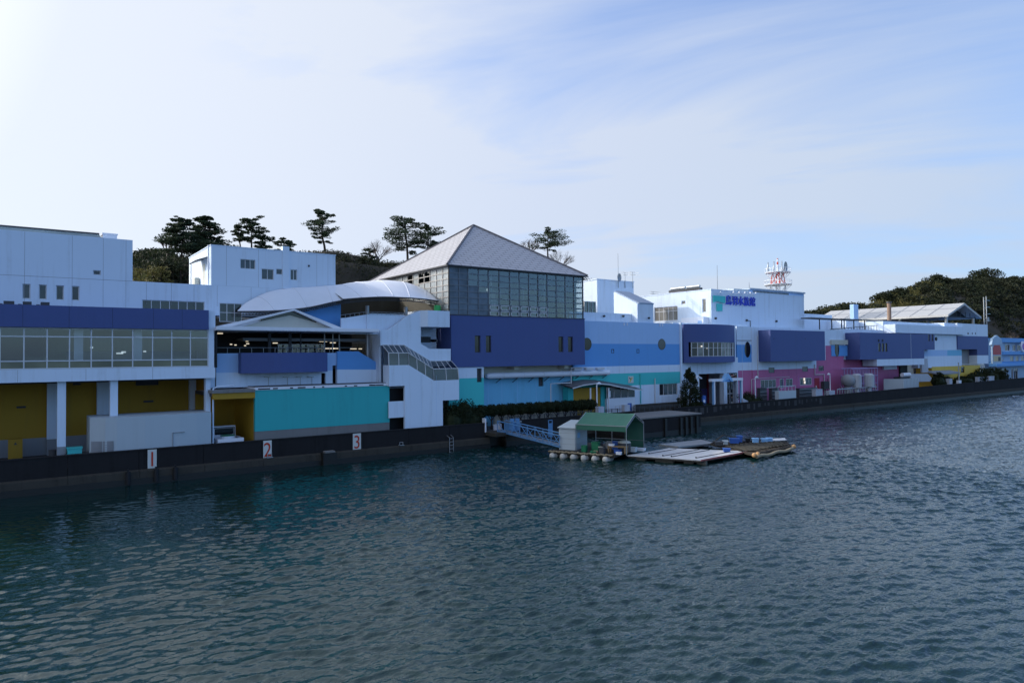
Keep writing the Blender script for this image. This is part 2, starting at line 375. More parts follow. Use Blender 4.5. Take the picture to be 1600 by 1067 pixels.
def water_grid(name, xa, xb, ya, yb, c):
    """rippled near water: a sum of many trochoidal wavelets, calmer towards the lee of the left quay"""
    xs = np.linspace(xa, xb, int(round((xb-xa)/c))+1); ys = np.linspace(ya, yb, int(round((yb-ya)/c))+1)
    X, Y = np.meshgrid(xs, ys); Z = np.zeros_like(X); DX = np.zeros_like(X); DY = np.zeros_like(X)
    rg = np.random.default_rng(3); NW = 104
    lee = np.clip((X-.35*Y+15)/26, 0, 1)
    g1 = .5+.5*np.sin(.11*X+.07*Y+1.3*np.sin(.045*X-.08*Y)); g2 = .5+.5*np.sin(-.05*X+.16*Y+1.7+1.5*np.sin(.06*X+.03*Y))
    for k in range(NW):
        lam = .32*(5.0/.32)**(((k+rg.random())/NW)**1.35); th = rad(-108+rg.normal(0, 26 if lam < 2 else 14)); kk = 2*math.pi/lam; kx, ky = math.cos(th)*kk, math.sin(th)*kk
        sl_ = .066*(1.0 if lam < .5 else (.5/lam)**.85)*(1.1 if lam < 1.2 else .62)*np.clip(1.15-(X-20)/260, .7, 1)
        short = lam < 1.5
        amp = (.32+.68*lee if short else .5+.5*lee)*((.55+.6*g1) if k % 2 else (.55+.6*g2))
        ph = kx*X+ky*Y+rg.random()*6.283+(1.1*np.sin(.21*X+.13*Y+rg.random()*6.283)+.8*np.sin(-.09*X+.33*Y+rg.random()*6.283)); a = sl_/kk*amp
        Z += a*np.sin(ph); q = a*np.cos(ph)*.75; DX += q*math.cos(th); DY += q*math.sin(th)
    e = np.clip(np.minimum(np.minimum(X+24, 232-X)/4, (Y-3)/2), 0, 1); Z *= e; DX *= e*np.clip((53.3-Y)*2, 0, 1); DY *= e*np.clip((53.3-Y)*2, 0, 1)
    me = bpy.data.meshes.new('water'); ny, nx = X.shape
    me.vertices.add(X.size); me.vertices.foreach_set('co', np.stack([X+DX, Y+DY, Z], -1).ravel())
    i = np.arange((ny-1)*(nx-1)); r = i//(nx-1)*nx+i % (nx-1); F = np.stack([r, r+1, r+nx+1, r+nx], -1)
    me.loops.add(F.size); me.loops.foreach_set('vertex_index', F.ravel()); me.polygons.add(len(F)); me.polygons.foreach_set('loop_start', np.arange(len(F))*4)
    me.polygons.foreach_set('use_smooth', np.ones(len(F), bool)); me.update(calc_edges=True); me.materials.append(wm)
    o = bpy.data.objects.new(name, me); COL.objects.link(o); o['kind'] = 'structure'
water_grid('water', -14, 56, 3, 53.4, .095); water_grid('water', 56, 232, 3, 53.4, .22); water_grid('water', -24, -14, 3, 53.4, .3)
w = MB()     # the rest of the bay, round the near water
for a in ((-3000, -24, -3000, 53.2), (232, 4000, -3000, 53.2), (-24, 232, -3000, 3)): w.face([(a[0], a[2], 0), (a[1], a[2], 0), (a[1], a[3], 0), (a[0], a[3], 0)])
w.build('bay_water', wm, kind='structure')
g = MB(); g.face([(-3000, 53.35, GZ), (4000, 53.35, GZ), (4000, 4000, GZ), (-3000, 4000, GZ)]); g.build('ground', asphalt, kind='structure')
# sea wall: parapet with a stepped tidal foot
def quay(name, pts, label):
    t = thing(name, label, 'sea wall', ((pts[0][0]+pts[-1][0])/2, QY, 0))
    p = MB(); c = MB(); f = MB()
    for (a, za), (e, ze) in zip(pts[:-1], pts[1:]):
        nn = max(1, int((e-a)/4)); 
        for k in range(nn):
            x0, x1 = a+(e-a)*k/nn, a+(e-a)*(k+1)/nn; q0, q1 = za+(ze-za)*k/nn, za+(ze-za)*(k+1)/nn
            p.prism_y([(x0+.012, .92), (x1-.012, .92), (x1-.012, q1-.08), (x0+.012, q0-.08)], QY, QY+.28)
            c.prism_y([(x0, q0-.08), (x1, q1-.08), (x1, q1), (x0, q0)], QY-.04, QY+.32)
            d = random.uniform(-.015, .015)
            f.prism_x([(QY-.42+d, .42), (QY+.3, .42), (QY+.3, .95), (QY-.10+d, .95), (QY-.36+d, .86)], x0+.01, x1-.01)
            f.prism_x([(QY-.50+d, -1.5), (QY+.3, -1.5), (QY+.3, .42), (QY-.47+d, .42)], x0, x1, 1)
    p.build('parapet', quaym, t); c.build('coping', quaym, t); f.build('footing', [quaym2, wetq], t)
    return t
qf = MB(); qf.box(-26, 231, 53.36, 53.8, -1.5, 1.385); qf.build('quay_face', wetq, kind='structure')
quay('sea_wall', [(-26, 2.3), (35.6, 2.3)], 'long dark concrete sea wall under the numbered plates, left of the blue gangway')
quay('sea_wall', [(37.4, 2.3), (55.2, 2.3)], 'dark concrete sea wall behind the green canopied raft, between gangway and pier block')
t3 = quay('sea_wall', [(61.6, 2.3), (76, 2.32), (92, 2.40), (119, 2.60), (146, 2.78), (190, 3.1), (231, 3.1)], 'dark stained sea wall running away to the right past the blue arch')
st = MB()
for k in range(26):
    x = 64+k*1.15+random.uniform(-.3, .3); h_ = random.uniform(.3, .85); st.box(x, x+random.uniform(.2, .7), QY-.006, QY, 2.1-h_, 2.1)
st.build('lime_stain', quaym3, t3)
pb = MB(); pu0, pu1 = U(975, 48.5, 660), U(1095, 48.5, 665); pt_ = Zt(1094, 645, 48.5); pb.box(pu0, pu1, 48.5, 53.2, .5, pt_-.14); pb.box(pu0-.08, pu1+.08, 48.42, 53.2, pt_-.14, pt_, 1); pb.box(pu0-.05, pu1+.05, 48.45, 53.2, -1.5, .5, 2)
for px in (1040, 1064, 1072, 1080, 1089): x = U(px, 48.4, 670); pb.box(x-.16, x+.16, 48.3, 48.5, -.5, pt_-.3, 2)
pb.build('pier_block', [quaym, concrete, wetq], None, label='massive dark concrete pier block jutting from the sea wall behind the raft', category='pier')
for nmb, (a, bb, c, d) in zip('123', ((231, 245, 702, 731), (411, 424, 688, 716), (550.5, 563, 677, 703))):
    x0, x1 = U(a, QY), U(bb, QY); zt, zb = Zt((a+bb)/2, c, QY), Zt((a+bb)/2, d, QY)
    t = thing('number_sign', 'white berth number plate with red numeral %s on the dark sea wall' % nmb, 'number sign', ((x0+x1)/2, QY-.05, zb), 'berth number plates on the sea wall')
    k = MB(); k.box(x0, x1, QY-.055, QY-.045+.02, zb, zt); k.build('plate', plate, t)
    txt(nmb, (zt-zb)*1.12, 'numeral', redn, t, ((x0+x1)/2, QY-.065, zb+(zt-zb)*.11), extr=.006, align='CENTER', sx=.82)
# things on the tidal foot
def ledge_item(px, py, kind, label):
    x = U(px, QY-.5, py)
    if kind == 'fender':
        k = MB()
        k.tube([(x, QY-.56, .1), (x, QY-.56, .95)], .16, 10); k.box(x-.05, x+.05, QY-.5, QY-.36, .8, 1.1)
        k.build('rubber_fender', black, None, label=label, category='fender', group='rubber fenders on the sea wall foot')
    else:
        k = MB()
        for s in (-.2, .2): k.tube([(x+s, QY-.55, -.2), (x+s, QY-.55, 1.3), (x+s, QY-.1, 1.45)], .03, 6)
        for z in (0, .3, .6, .9, 1.2): k.tube([(x-.2, QY-.55, z), (x+.2, QY-.55, z)], .025, 6)
        k.build('ladder', steel, None, label=label, category='ladder')
ledge_item(200, 745, 'fender', 'black rubber fender left of the number 1 plate')
ledge_item(244, 741, 'fender', 'black rubber fender just under the number 1 plate')
ledge_item(274, 739, 'fender', 'black rubber fender right of the number 1 plate')
ledge_item(705, 700, 'ladder', 'small grey metal ladder on the sea wall foot left of the gangway')
x = U(513, QY-.5, 715); k = MB(); k.box(x-.55, x+.55, QY-.9, QY-.3, -1, 1.0); k.box(x-.4, x+.4, QY-.95, QY-.4, 1.0, 1.12, 1); k.build('mooring_block', [wetq, concrete], None, label='dark mooring block with a pale cap between number plates 2 and 3', category='mooring block')
for px, lab in ((422, 'under the number 2 plate'), (628, 'right of the number 3 plate')):
    x = U(px, QY-.3, 715); k = MB(); k.box(x-.22, x+.22, QY-.34, QY-.05, .95, 1.0); k.tube([(x-.15, QY-.2, 1.0), (x-.15, QY-.2, 1.22), (x+.15, QY-.2, 1.22), (x+.15, QY-.2, 1.0)], .035, 6)
    k.build('mooring_cleat', steel, None, label='small steel mooring cleat on the ledge '+lab, category='mooring cleat', group='mooring cleats')

# ------------------------------------------------------------------ left wing
L1 = thing('aquarium_wing', 'white wing at far left with long window band, navy fascia and ochre undercroft', 'building', (2, 58, GZ))
XL, XR = -14.0, 11.78
b_ = MB(); b_.box(XL, 12.25, 55.2, 57.5, 7.02, 7.86, 0)                       # sill beam
lines(b_, [-10, -6, 0.1, 3.9, 8.0], 55.2, 7.05, 7.84, 1, .02)
b_.box(XR, 12.25, 55.2, 62, 7.86, 12.12, 0)
b_.build('sill_beam', [white, grey], L1)
b_ = MB(); b_.box(XL, XR-.05, 54.95, 57.45, 10.66, 12.12, 0); lines(b_, [-7.2, -4.7, -2.2, .35, 2.9, 5.45, 8.0, 9.9], 54.95, 10.68, 12.1, 1, .015)
b_.build('fascia', [navy, black], L1)
zs = [7.87, 8.42, 10.05, 10.65]; x0 = -.83-1.263*9
window(L1, x0, XR, 7.87, 10.65, 55.2, fw=.075, rec=.05, dep=.09, zsplit=zs, xsplit=[x0+1.263*i for i in range(20)]+[XR] if False else [x0+(XR-x0)*i/19 for i in range(20)], glass=[gclear, pane('olive_spandrel_glass', (.16, .17, .11), .1, .6)], fr=alum, panes=lambda i, j: 1 if j == 0 else 0)
i_ = MB(); i_.box(XL, XR, 55.5, 61.5, 7.80, 7.90, 0); i_.box(XL, XR, 55.5, 61.5, 10.66, 10.8, 1); i_.box(XL, XR, 61.5, 61.7, 7.8, 10.8, 1); i_.box(XL, 1.6, 57.6, 57.8, 7.9, 10.66, 2)
i_.box(3.0, XR, 59.5, 59.6, 7.9, 9.1, 0); i_.build('room', [grey, cream, dgrey], L1)
for x in (3.25, 6.9):
    c = MB(); c.box(x, x+.55, 56.2, 56.8, 7.9, 10.66); c.build('inner_column', whitep, L1)
for px, py, s_ in ((45, 532, .25), (187, 552, .45), (193, 550, .3), (226, 549, .18), (143, 543, .18)):
    x, z = W(px, py, 58.8); c = MB(); c.box(x-s_/2, x+s_/2, 58.7, 58.8, z-.06, z+.06); c.build('lit_lamp', lampc, L1)
# undercroft
b_ = MB(); b_.grid(XL, 13.2, GZ, 7.02, 62, 62.3, fn=lambda x, z: 1 if z < 2.7 else 0, bz=[2.7]); b_.box(XL, 12.25, 57.5, 62, 6.85, 7.02, 2); b_.build('undercroft_wall', [yellow, grey, dgrey], L1)
def col(par, x0, x1, y0, y1, z0=GZ, z1=7.02, mt=white, mt2=grey):
    c = MB(); c.box(x0, x1, y0, y1, z0+1.2, z1, 0); c.box(x0-.005, x1+.005, y0-.005, y1+.005, z0, z0+1.2, 1); c.build('column', [mt, mt2], par)
for a, e in ((90, 103.5), (172.5, 184.5), (321.5, 329)): col(L1, U(a, 55.6), U(e, 55.6), 55.6, 56.2)
for a, e in ((74, 89.5), (152, 171), (297, 306.5)): col(L1, U(a, 61.4), U(e, 61.4), 61.4, 61.98)
for x in (-6.5, -11): col(L1, x, x+.6, 55.6, 56.2)
for px, py, w_ in ((33, 636, .55), (120, 600, .5), (230, 596, 1.6), (232, 627, .7)):
    x, z = W(px, py, 61.9); c = MB(); c.box(x-w_/2, x+w_/2, 61.85, 61.99, z-.07 if w_ < 1 else z-.3, z+.07 if w_ < 1 else z+.3); c.build('wall_lamp' if w_ < 1 else 'vent_panel', dgrey, L1)
# upper storey
v = 57.5
def wv(a, e, c, d): return (W(a, (c+d)/2, v)[0], W(e, (c+d)/2, v)[0], Zt((a+e)/2, d, v), Zt((a+e)/2, c, v))
hs = [wv(35, 47.5, 443.6, 467), wv(60.6, 73, 444.8, 468), wv(87.5, 99.8, 446, 469), wv(112, 124, 447, 470), wv(145.5, 157.5, 422.4, 429.8)]
za = hs[0][2]; hs[:4] = [(h[0], h[1], za, za+hs[0][3]-hs[0][2]) for h in hs[:4]]
strip = (U(222, v), U(319.5, v), Zt(270, 484.5, v), Zt(270, 470, v)); s2 = (U(343, v), U(378, v), Zt(360, 503, v), Zt(360, 474, v))
b_ = MB(); b_.grid(XL, 6.98, 11.9, 17.33, v, v+.3, hs); b_.grid(6.98, 22.68, 11.9, 14.28, v, v+.3, [strip]+[(s2[0], s2[1], s2[2], s2[3])])
b_.box(XL, 6.98, v+.3, 61.4, 11.9, 17.30); b_.box(6.98, 22.67, v+.3, 61.4, 11.9, 14.25)
b_.box(XL, 6.98, v-.004, v, 14.26, 14.285, 1); lines(b_, [-9, -6.4, -3.9, -1.8, .45, 3.2, 5.1, 6.55], v, 12.1, 17.3, 1, .018); lines(b_, [7.9, 9.6, 11.2, 12.9, 15.5], v, 12.6, 14.25, 1, .018)
b_.build('upper_wall', [white, grey], L1)
for h in hs: window(L1, *h[:4], v, 1, 1, ggrey, rec=.1, fw=.06)
window(L1, *strip, v, 7, 1, gdark, rec=.06, fw=.05); window(L1, *s2, v, 3, 2, gdark, rec=.06, fw=.05)
for a, e in ((5, 22), (35, 49), (63, 77)):
    x0, x1 = U(a, 56.4), U(e, 56.4); c = MB(); c.box(x0, x1, 56.2, 56.8, 12.12, 12.42); c.box(x0-.25, x0-.05, 56.25, 56.6, 12.12, 12.25); c.build('roof_vent', dgrey, L1)
c = MB(); c.prism_y([(XL, 17.3), (5.35, 17.3), (5.0, 17.75), (XL, 18.75)][:0] or [(XL, 17.33), (5.4, 17.33), (5.0, 17.85), (XL, 17.85)], 59.5, 61, 0); c.prism_y([(XL, 17.85), (5.02, 17.85), (5.0, 17.95), (XL, 17.95)], 59.4, 61.1, 1); c.build('rooflight', [pane('hazy_rooflight', (.35, .40, .40), .3), dgrey], L1)
x0, x1 = U(161, 59, 368), U(183, 59, 368); c = MB(); c.box(x0, x1, 59, 60.2, 17.3, 17.85); c.box(x0-.05, x1+.05, 58.95, 60.25, 17.85, 17.93); c.build('roof_hatch', whitep, L1)

# rooftop block
R1 = thing('rooftop_block', 'white rooftop block with small grey windows and a side door under an awning', 'building', (17.5, 62, 14.3))
v = 57.52
wins = [(375.5, 399, 405.5, 420.4, 3, 1), (408.8, 427.7, 420.5, 437, 2, 1), (431.6, 441.6, 420.4, 429, 1, 1), (453.8, 464.3, 421.3, 437.8, 2, 1)]
hh = [wv(*q[:4]) for q in wins]
b_ = MB(); b_.grid(12.45, 22.68, 14.29, 17.43, v, v+.3, hh)
b_.box(12.451, 22.679, v+.3, 66, 14.29, 17.42); b_.box(U(441.5, v), U(452, v), v-.08, v+.4, 14.3, 17.85)
b_.box(12.40, 22.73, v-.03, 66.05, 17.43, 17.50)
lines(b_, [13.6, 16.1, 18.3, 21.0, 22.0], v, 14.3, 17.4, 1, .018); b_.build('wall', [white, grey], R1)
for q, h in zip(wins, hh): window(R1, *h, v, q[4], q[5], ggrey, rec=.08, fw=.05)
c = MB(); c.grid(59.6, 60.5, 14.3, 16.2, 12.43, 12.45, side=True); c.build('door', cream, R1)
c = MB(); c.prism_y([(11.55, 16.35), (11.6, 16.28), (12.45, 16.62), (12.45, 16.70)], 58.6, 61.2); c.tube([(11.65, 61, 14.3), (11.65, 61, 16.3)], .03); c.build('awning', roofgrey, R1)
c = MB(); c.tube([(12.35, 58.0, 14.3), (12.35, 58.0, 17.5)], .06, 8); c.build('drainpipe', whitep, R1)
c = MB(); c.box(12.05, 12.4, 61.6, 62.4, 14.55, 15.25); c.box(12.1, 12.4, 61.7, 62.3, 14.3, 14.55); c.build('air_conditioner', cream, R1)
x, z = W(482.5, 415.5, v); c = MB(); c.ball((x, v-.02, z), .09); c.build('wall_lamp', dgrey, R1)

# ------------------------------------------------------------------ terrace pavilion
P1 = thing('terrace_pavilion', 'white gabled terrace roof over a dark open terrace with navy balcony', 'building', (19, 58, GZ))
v = 54.6
xa, xb = U(338, v, 512), U(592, v, 516)
c = MB(); c.box(xa, xb, v, 60.5, 10.62, 10.86); c.box(xa, xb, v-.05, v, 10.66, 10.92)
c.build('roof_slab', whitep, P1)
ap = W(458, 483, v+.6); lf = (xa, 10.87); rf = (U(537, v+.6, 510), 10.87)
gm = MB(); th = .14
gm.prism_y([(lf[0], 10.87), (lf[0]+.9, 10.87), (ap[0], ap[1]-th), (rf[0]-.9, 10.87), (rf[0], 10.87), ap], v+.3, v+.75)
gm.prism_y([(lf[0]+.02, 10.87), (ap[0], ap[1]-.03), (rf[0]-.02, 10.87)], v+.9, 60.3); gm.build('gable_roof', whitep, P1)
c = MB(); c.prism_y([(lf[0]+1.9, 10.88), (ap[0], ap[1]-.25), (rf[0]-.9, 10.88)], v+.76, v+.88); c.build('gable_wall', cream, P1)
gl = MB(); a0, a1, a2 = W(407, 502, v+.75), W(453, 491.5, v+.75), W(494, 504, v+.75)
gl.prism_y([(a0[0], a0[1]), (a1[0], a1[1]-.05), (a2[0], a2[1]), (a2[0], a2[1]+.28), (a1[0], a1[1]+.34), (a0[0], a0[1]+.28)], v+.73, v+.755); gl.build('gable_window', gblack, P1)
# dark terrace behind
tb = MB(); zt = Zt(460, 551, 56.3); tb.box(xa, xb-.2, 56.7, 60.5, 7.5, 7.8, 0); tb.box(xa, xb, 60.5, 60.7, 7.5, 10.9, 1); tb.box(xa-.02, xa+.2, 55.2, 60.5, 7.8, 10.6, 1); tb.build('terrace_room', [dgrey, black], P1)
for px in (421, 453, 470, 507, 520, 530):
    x = U(px, 57.2); c = MB(); c.tube([(x, 57.2, 7.8), (x, 57.2, 10.62)], .06 if px not in (421, 453) else .14, 8); c.build('post', steel if px > 500 else dgrey, P1)
gx = [U(q, 59.5) for q in (434, 450, 457, 469, 482, 495, 506)]
window(P1, gx[0], gx[-1], 7.85, 9.7, 59.4, xsplit=gx, nz=1, glass=gtint, fr=alum, fw=.06)
for px, py, s_ in ((343, 521, .5), (361, 538, .16), (368, 539, .16), (386, 533, .2), (387, 537, .22), (383, 540, .14), (430, 536, .4), (505, 533.5, .7), (520, 535.5, .5), (515, 544.5, .8), (524, 544.5, .5), (552, 545, .6), (563, 545, .3), (350, 517.5, .5)):
    x, z = W(px, py, 58.6); c = MB(); c.box(x-s_/2, x+s_/2, 58.55, 58.65, z-.04, z+.04); c.build('lit_lamp', lampm, P1)
# parapet walls
vw = 56.4
zu = Zt(360, 552, vw); zm_ = Zt(360, 582, vw); zl = 6.2
c = MB(); c.grid(xa-.3, U(526, vw), zl, zu, vw, vw+.25, [(U(519.5, vw), U(526, vw)-.02, Zt(522, 599.5, vw), Zt(522, 571, vw)), (U(502, vw), U(508.6, vw), Zt(505, 599.5, vw), Zt(505, 583, vw))], fn=lambda x, z: 1 if z > zm_ else 0, bz=[zm_])
pts = [W(q[0], q[1], vw) for q in ((526, 549), (559, 549), (592, 569), (592, 577.3), (526, 577.3))]; c.prism_y(pts, vw-.15, vw+.25, 2)
p4 = [(pts[4][0], zl), (pts[3][0], zl), (pts[3][0], pts[3][1]), (pts[4][0], pts[4][1])]; c.prism_y(p4, vw-.15, vw+.25, 0)
c.box(xa, xb, 57.6, 57.7, zl-.5, 7.7, 3); c.build('terrace_wall', [white, skyblue, midblue, black], P1)
nx0, nx1 = U(378, 55.3), U(513, 55.3); nz0, nz1 = Zt(445, 582, 55.3), Zt(445, 551, 55.3)
P = []
for i in range(13):
    a = i/12; P.append((nx0+(nx1-nx0)*a, 55.5-.75*math.sin(math.pi*a)))
c = MB(); c.prism_z(P+[(nx1, 56.39), (nx0, 56.39)], nz0, nz1); c.build('balcony', navy, P1, )
rl = MB(); zr = nz1+.42
for i in range(12): x = nx0-.8+(nx1-nx0+3.2)*i/11; rl.tube([(x, 56.45, zu-.1), (x, 56.45, zr)], .02, 5)
rl.tube([(xa, 56.45, zr), (nx1+2.6, 56.45, zr)], .03, 6); rl.build('railing', steel, P1)
for px in (419, 448.5, 468.5, 486.5):
    x = U(px, vw); z = Zt(px, 589, vw); c = MB(); c.tube([(x-.15, vw-.3, z), (x-.15, vw-.02, z+.02)], .03); c.box(x-.35, x+.1, vw-.3, vw-.003, z, z+.05); c.tube([(x, vw-.1, z-.9), (x, vw-.1, z)], .02); c.build('pipe_bracket', steel, P1)
lines_ = MB(); lines_.tube([(xa+.35, vw-.05, zm_+.9), (xa+.35, vw-.05, 6.2), (nx0-2, vw-.05, 6.15)], .03); lines_.build('conduit', dgrey, P1)

# annex: teal wall and ochre bay for the truck
A1 = thing('teal_annex', 'low annex with a wide teal wall and open ochre vehicle bay', 'building', (20, 56, GZ))
v = 54.35; x0, x1 = U(398.7, v, 640), U(608.5, v, 635); zt, zb = 6.02, 2.83
c = MB(); c.box(x0, x1, v, 57.4, zb, zt, 0); c.box(x0, x1, v+.02, 57.4, GZ, zb, 1); c.build('teal_wall', [teal, concrete], A1)
c = MB(); c.box(x0-.05, x1+.05, v-.06, 57.6, zt, zt+.20, 0); c.box(x0, x1, v+.3, 57.6, zt+.2, zt+.26, 1)
for i in range(16):
    x = x0+random.random()*(x1-x0-1); c.box(x, x+random.uniform(.15, .7), v-.066, v-.055, zt+.03, zt+.13, 1)
c.build('coping', [whitep, dgrey], A1)
xb0 = U(333, v, 620); zc = Zt(365, 623, v); zd = Zt(365, 613.5, v)
c = MB(); c.box(xb0, x0-.003, v, v+.4, zc, zd, 0); c.box(xb0, x0-.003, v+.4, 60.5, zc+.2, zd, 2); c.box(xb0-.1, x0-.02, v-.1, 57, zd, zd+.22, 3)
c.box(xb0, x0, 60.5, 60.7, GZ, zd, 1); c.box(x0-.002, x0+.15, v+.4, 60.5, GZ, zc+.2, 1); c.build('vehicle_bay', [yellow, yellow, dgrey, concrete], A1)

# ------------------------------------------------------------------ plant enclosure and small kit left
E1 = thing('plant_enclosure', 'pale grey panelled enclosure with double louvred doors on the quay behind number plate 1', 'enclosure', (8, 54, GZ))
q = [(141, 653), (165, 652.5), (183, 652), (227, 650), (281, 646.5), (308, 645), (330, 643)]
ve = [54.9, 54.3, 54.1, 53.95, 54.0, 54.2, 54.5]
xs = [U(a[0], e) for a, e in zip(q, ve)]; ztop = [Zt(a[0], a[1], e) for a, e in zip(q, ve)]; zt = 3.75
zt = sum(ztop)/len(ztop)
c = MB(); c.prism_z([(xs[0], 54.9)]+list(zip(xs, ve))[1:]+[(xs[-1], 57.5), (xs[0]-.0, 57.5)], GZ, zt)
c.build('panel_wall', shedm, E1)
xl, xr = U(143, 54.45), U(179, 54.1); d = MB()
def dpt(x): 
    return np.interp(x, xs, ve)
for i in range(2):
    a = xl+(xr-xl)*i/2+.03; e = xl+(xr-xl)*(i+1)/2-.03
    for j, (za, zb) in enumerate(((1.5, 2.0), (2.06, 2.9))):
        d.face([(a, dpt(a)-.03, za), (e, dpt(e)-.03, za), (e, dpt(e)-.03, zb), (a, dpt(a)-.03, zb)])
        for k in range(5):
            z = za+(zb-za)*(k+.5)/5; d.box(a+.04, e-.04, min(dpt(a), dpt(e))-.05, dpt(e)-.031, z, z+.03)
d.build('louvre_door', grey, E1)
xd = [U(270, 54), U(289, 54)]; d = MB(); d.box(xd[0], xd[0]+.03, 53.93, 54.1, GZ, 3.2); d.box(xd[0], xd[1], 53.93, 54.1, 3.2, 3.23); d.build('door_frame', grey, E1)
x, z = W(24, 698, 60); c = MB(); c.box(x-.42, x+.42, 60, 60.5, GZ, 2.9); c.box(x-.36, x+.36, 59.97, 60.0, GZ+.15, 2.75); c.prism_y([(x-.1, 2.5), (x+.1, 2.5), (x, 2.7)], 59.96, 59.97, 1); c.build('yellow_cabinet', [yellow, dgrey], None, label='yellow steel cabinet against the ochre undercroft wall at far left', category='cabinet')
x = U(117, 55.6); c = MB(); c.box(x-.42, x+.42, 55.2, 55.9, 2.1, 2.45); c.box(x-.46, x+.46, 55.15, 55.95, 2.45, 2.52); c.build('teal_crate', teal2, None, label='teal lidded fish crate on a dark stand beside the white columns', category='crate')
c = MB(); c.box(x-.55, x+.8, 55.1, 56, 2.04, 2.1)
for a in (-.5, .75):
    for e in (55.15, 55.9): c.box(x+a-.03, x+a+.03, e, e+.05, GZ, 2.04)
c.build('work_table', dgrey, None, label='dark metal work table holding the teal crate', category='table')
x = U(84, 56.8); c = MB(); c.tube([(x, 56.8, GZ), (x, 56.8, 2.25)], .27, 12); c.tube([(x, 56.8, 2.25), (x, 56.8, 2.3)], .29, 12); c.build('dark_barrel', dgrey, None, label='dark barrel standing behind the left white column', category='barrel')
x = U(334.5, 54.7); c = MB(); c.tube([(x, 55.0, GZ), (x, 55.0, 6.2), (x+.3, 55.0, 6.35), (x+1.5, 55.1, 6.4)], .06, 8); c.build('drainpipe', white, None, label='white drainpipe at the corner between the left wing and the ochre bay', category='drainpipe')

# small flatbed truck seen from behind
T1 = thing('flatbed_truck', 'white light truck backed into the ochre bay with a round tub on its bed', 'truck', (13.6, 55.3, GZ))
x0, x1 = U(340.5, 54.6, 685), U(381, 54.6, 685); cx = (x0+x1)/2
c = MB(); c.box(x0, x1, 54.6, 54.66, 2.02, 2.42); c.box(x0, x0+.05, 54.66, 56.6, 2.05, 2.40); c.box(x1-.05, x1, 54.66, 56.6, 2.05, 2.40); c.box(x0, x1, 54.66, 56.6, 1.97, 2.05); c.build('cargo_bed', whitep, T1)
c = MB(); c.prism_x([(56.7, 1.7), (58.1, 1.7), (58.1, 2.5), (57.8, 3.15), (56.75, 3.2)], x0+.08, x1-.08); c.build('cab', whitep, T1)
c = MB(); c.box(x0+.25, x1-.25, 56.68, 56.7, 2.55, 3.02); c.build('rear_window', gblack, T1)
c = MB()
for a in (x0+.05, x1-.2):
    c.tube([(a, 56.6, 2.4), (a, 56.6, 3.1)], .03); 
c.tube([(x0+.05, 56.6, 3.1), (x1-.2, 56.6, 3.1)], .03); c.build('cab_guard', dgrey, T1)
for a in (x0+.1, x1-.28):
    for y in (55.2, 57.5):
        wd = MB(); wd.tube([(a, y, 1.68), (a+.18, y, 1.68)], .28, 14); wo = wd.build('wheel', black, T1); hb = MB(); hb.tube([(a-.01, y, 1.68), (a+.19, y, 1.68)], .13, 10); hb.build('hub', steel, wo)
c = MB(); c.box(cx-.2, cx+.15, 54.58, 54.6, 1.82, 1.96); c.build('number_plate', whitep, T1)
for a in (x0+.08, x1-.28): c = MB(); c.box(a, a+.2, 54.57, 54.6, 1.84, 1.95); c.build('tail_light', redp, T1)
c = MB(); c.tube([(cx, 55.6, 2.055), (cx, 55.6, 2.55)], .5, 18); c.tube([(cx, 55.6, 2.55), (cx, 55.6, 2.6)], .54, 18, 1); c.build('round_tub', [whitep, greenp], None, label='round white tub with a green rim standing on the truck bed', category='tub')
# ------------------------------------------------------------------ membrane canopy
D1 = thing('membrane_canopy', 'white ribbed fabric canopy swelling into a dome above the terrace', 'canopy', (24, 60, 8))
def loft(fr, bk, nu=40, nv=10, rise=0.0):
    m_ = MB(); F = lambda L, a: tuple(np.interp(a, np.linspace(0, 1, len(L)), [q[k] for q in L]) for k in range(3))
    from math import sin
    rows = []
    for i in range(nu+1):
        a = i/nu; p, q = F(fr, a), F(bk, a); rows.append([])
        for j in range(nv+1):
            t = j/nv; e = math.sin(t*math.pi/2)
            rows[-1].append((p[0]+(q[0]-p[0])*t, p[1]+(q[1]-p[1])*t, p[2]+(q[2]-p[2])*e))
    return rows
def surf(rows, m_, mm=0, smooth=True):
    b0 = len(m_.v); nu, nv = len(rows), len(rows[0])
    for r in rows: m_.v += r
    for i in range(nu-1):
        for j in range(nv-1): m_.f.append((b0+i*nv+j, b0+(i+1)*nv+j, b0+(i+1)*nv+j+1, b0+i*nv+j+1)); m_.m.append(mm)
def smoothpts(L, n=24):
    # Catmull-Rom through the surveyed points
    L = [Vector(p) for p in L]; o = []
    P_ = [L[0]*2-L[1]]+L+[L[-1]*2-L[-2]]
    for i in range(len(L)-1):
        a, b1, c1, d1 = P_[i:i+4]
        for k in range(n):
            t = k/n; o.append(.5*((2*b1)+(c1-a)*t+(2*a-5*b1+4*c1-d1)*t*t+(3*b1-a-3*c1+d1)*t**3))
    o.append(L[-1]); return [tuple(p) for p in o]
def PT(px, py, v): x, z = W(px, py, v); return (x, v, z)
frontA = smoothpts([PT(371, 486, 56.6), PT(430, 485, 56), PT(480, 480, 55.8), PT(520, 471.5, 55.7), PT(548, 466.5, 55.7)])
backA = smoothpts([PT(372, 484.5, 56.9), PT(386, 472, 57.2), PT(420, 456, 57.4), PT(455, 450, 57.44), PT(490, 448, 57.44), PT(522, 445.5, 57.46), PT(536, 444, 58.5)])
frontB = smoothpts([PT(536, 467, 55.5), PT(571, 464.4, 55.0), PT(601, 463.4, 55.0), PT(631, 464.4, 55.2), PT(660, 466.5, 56.2), PT(686, 470, 58.2)])
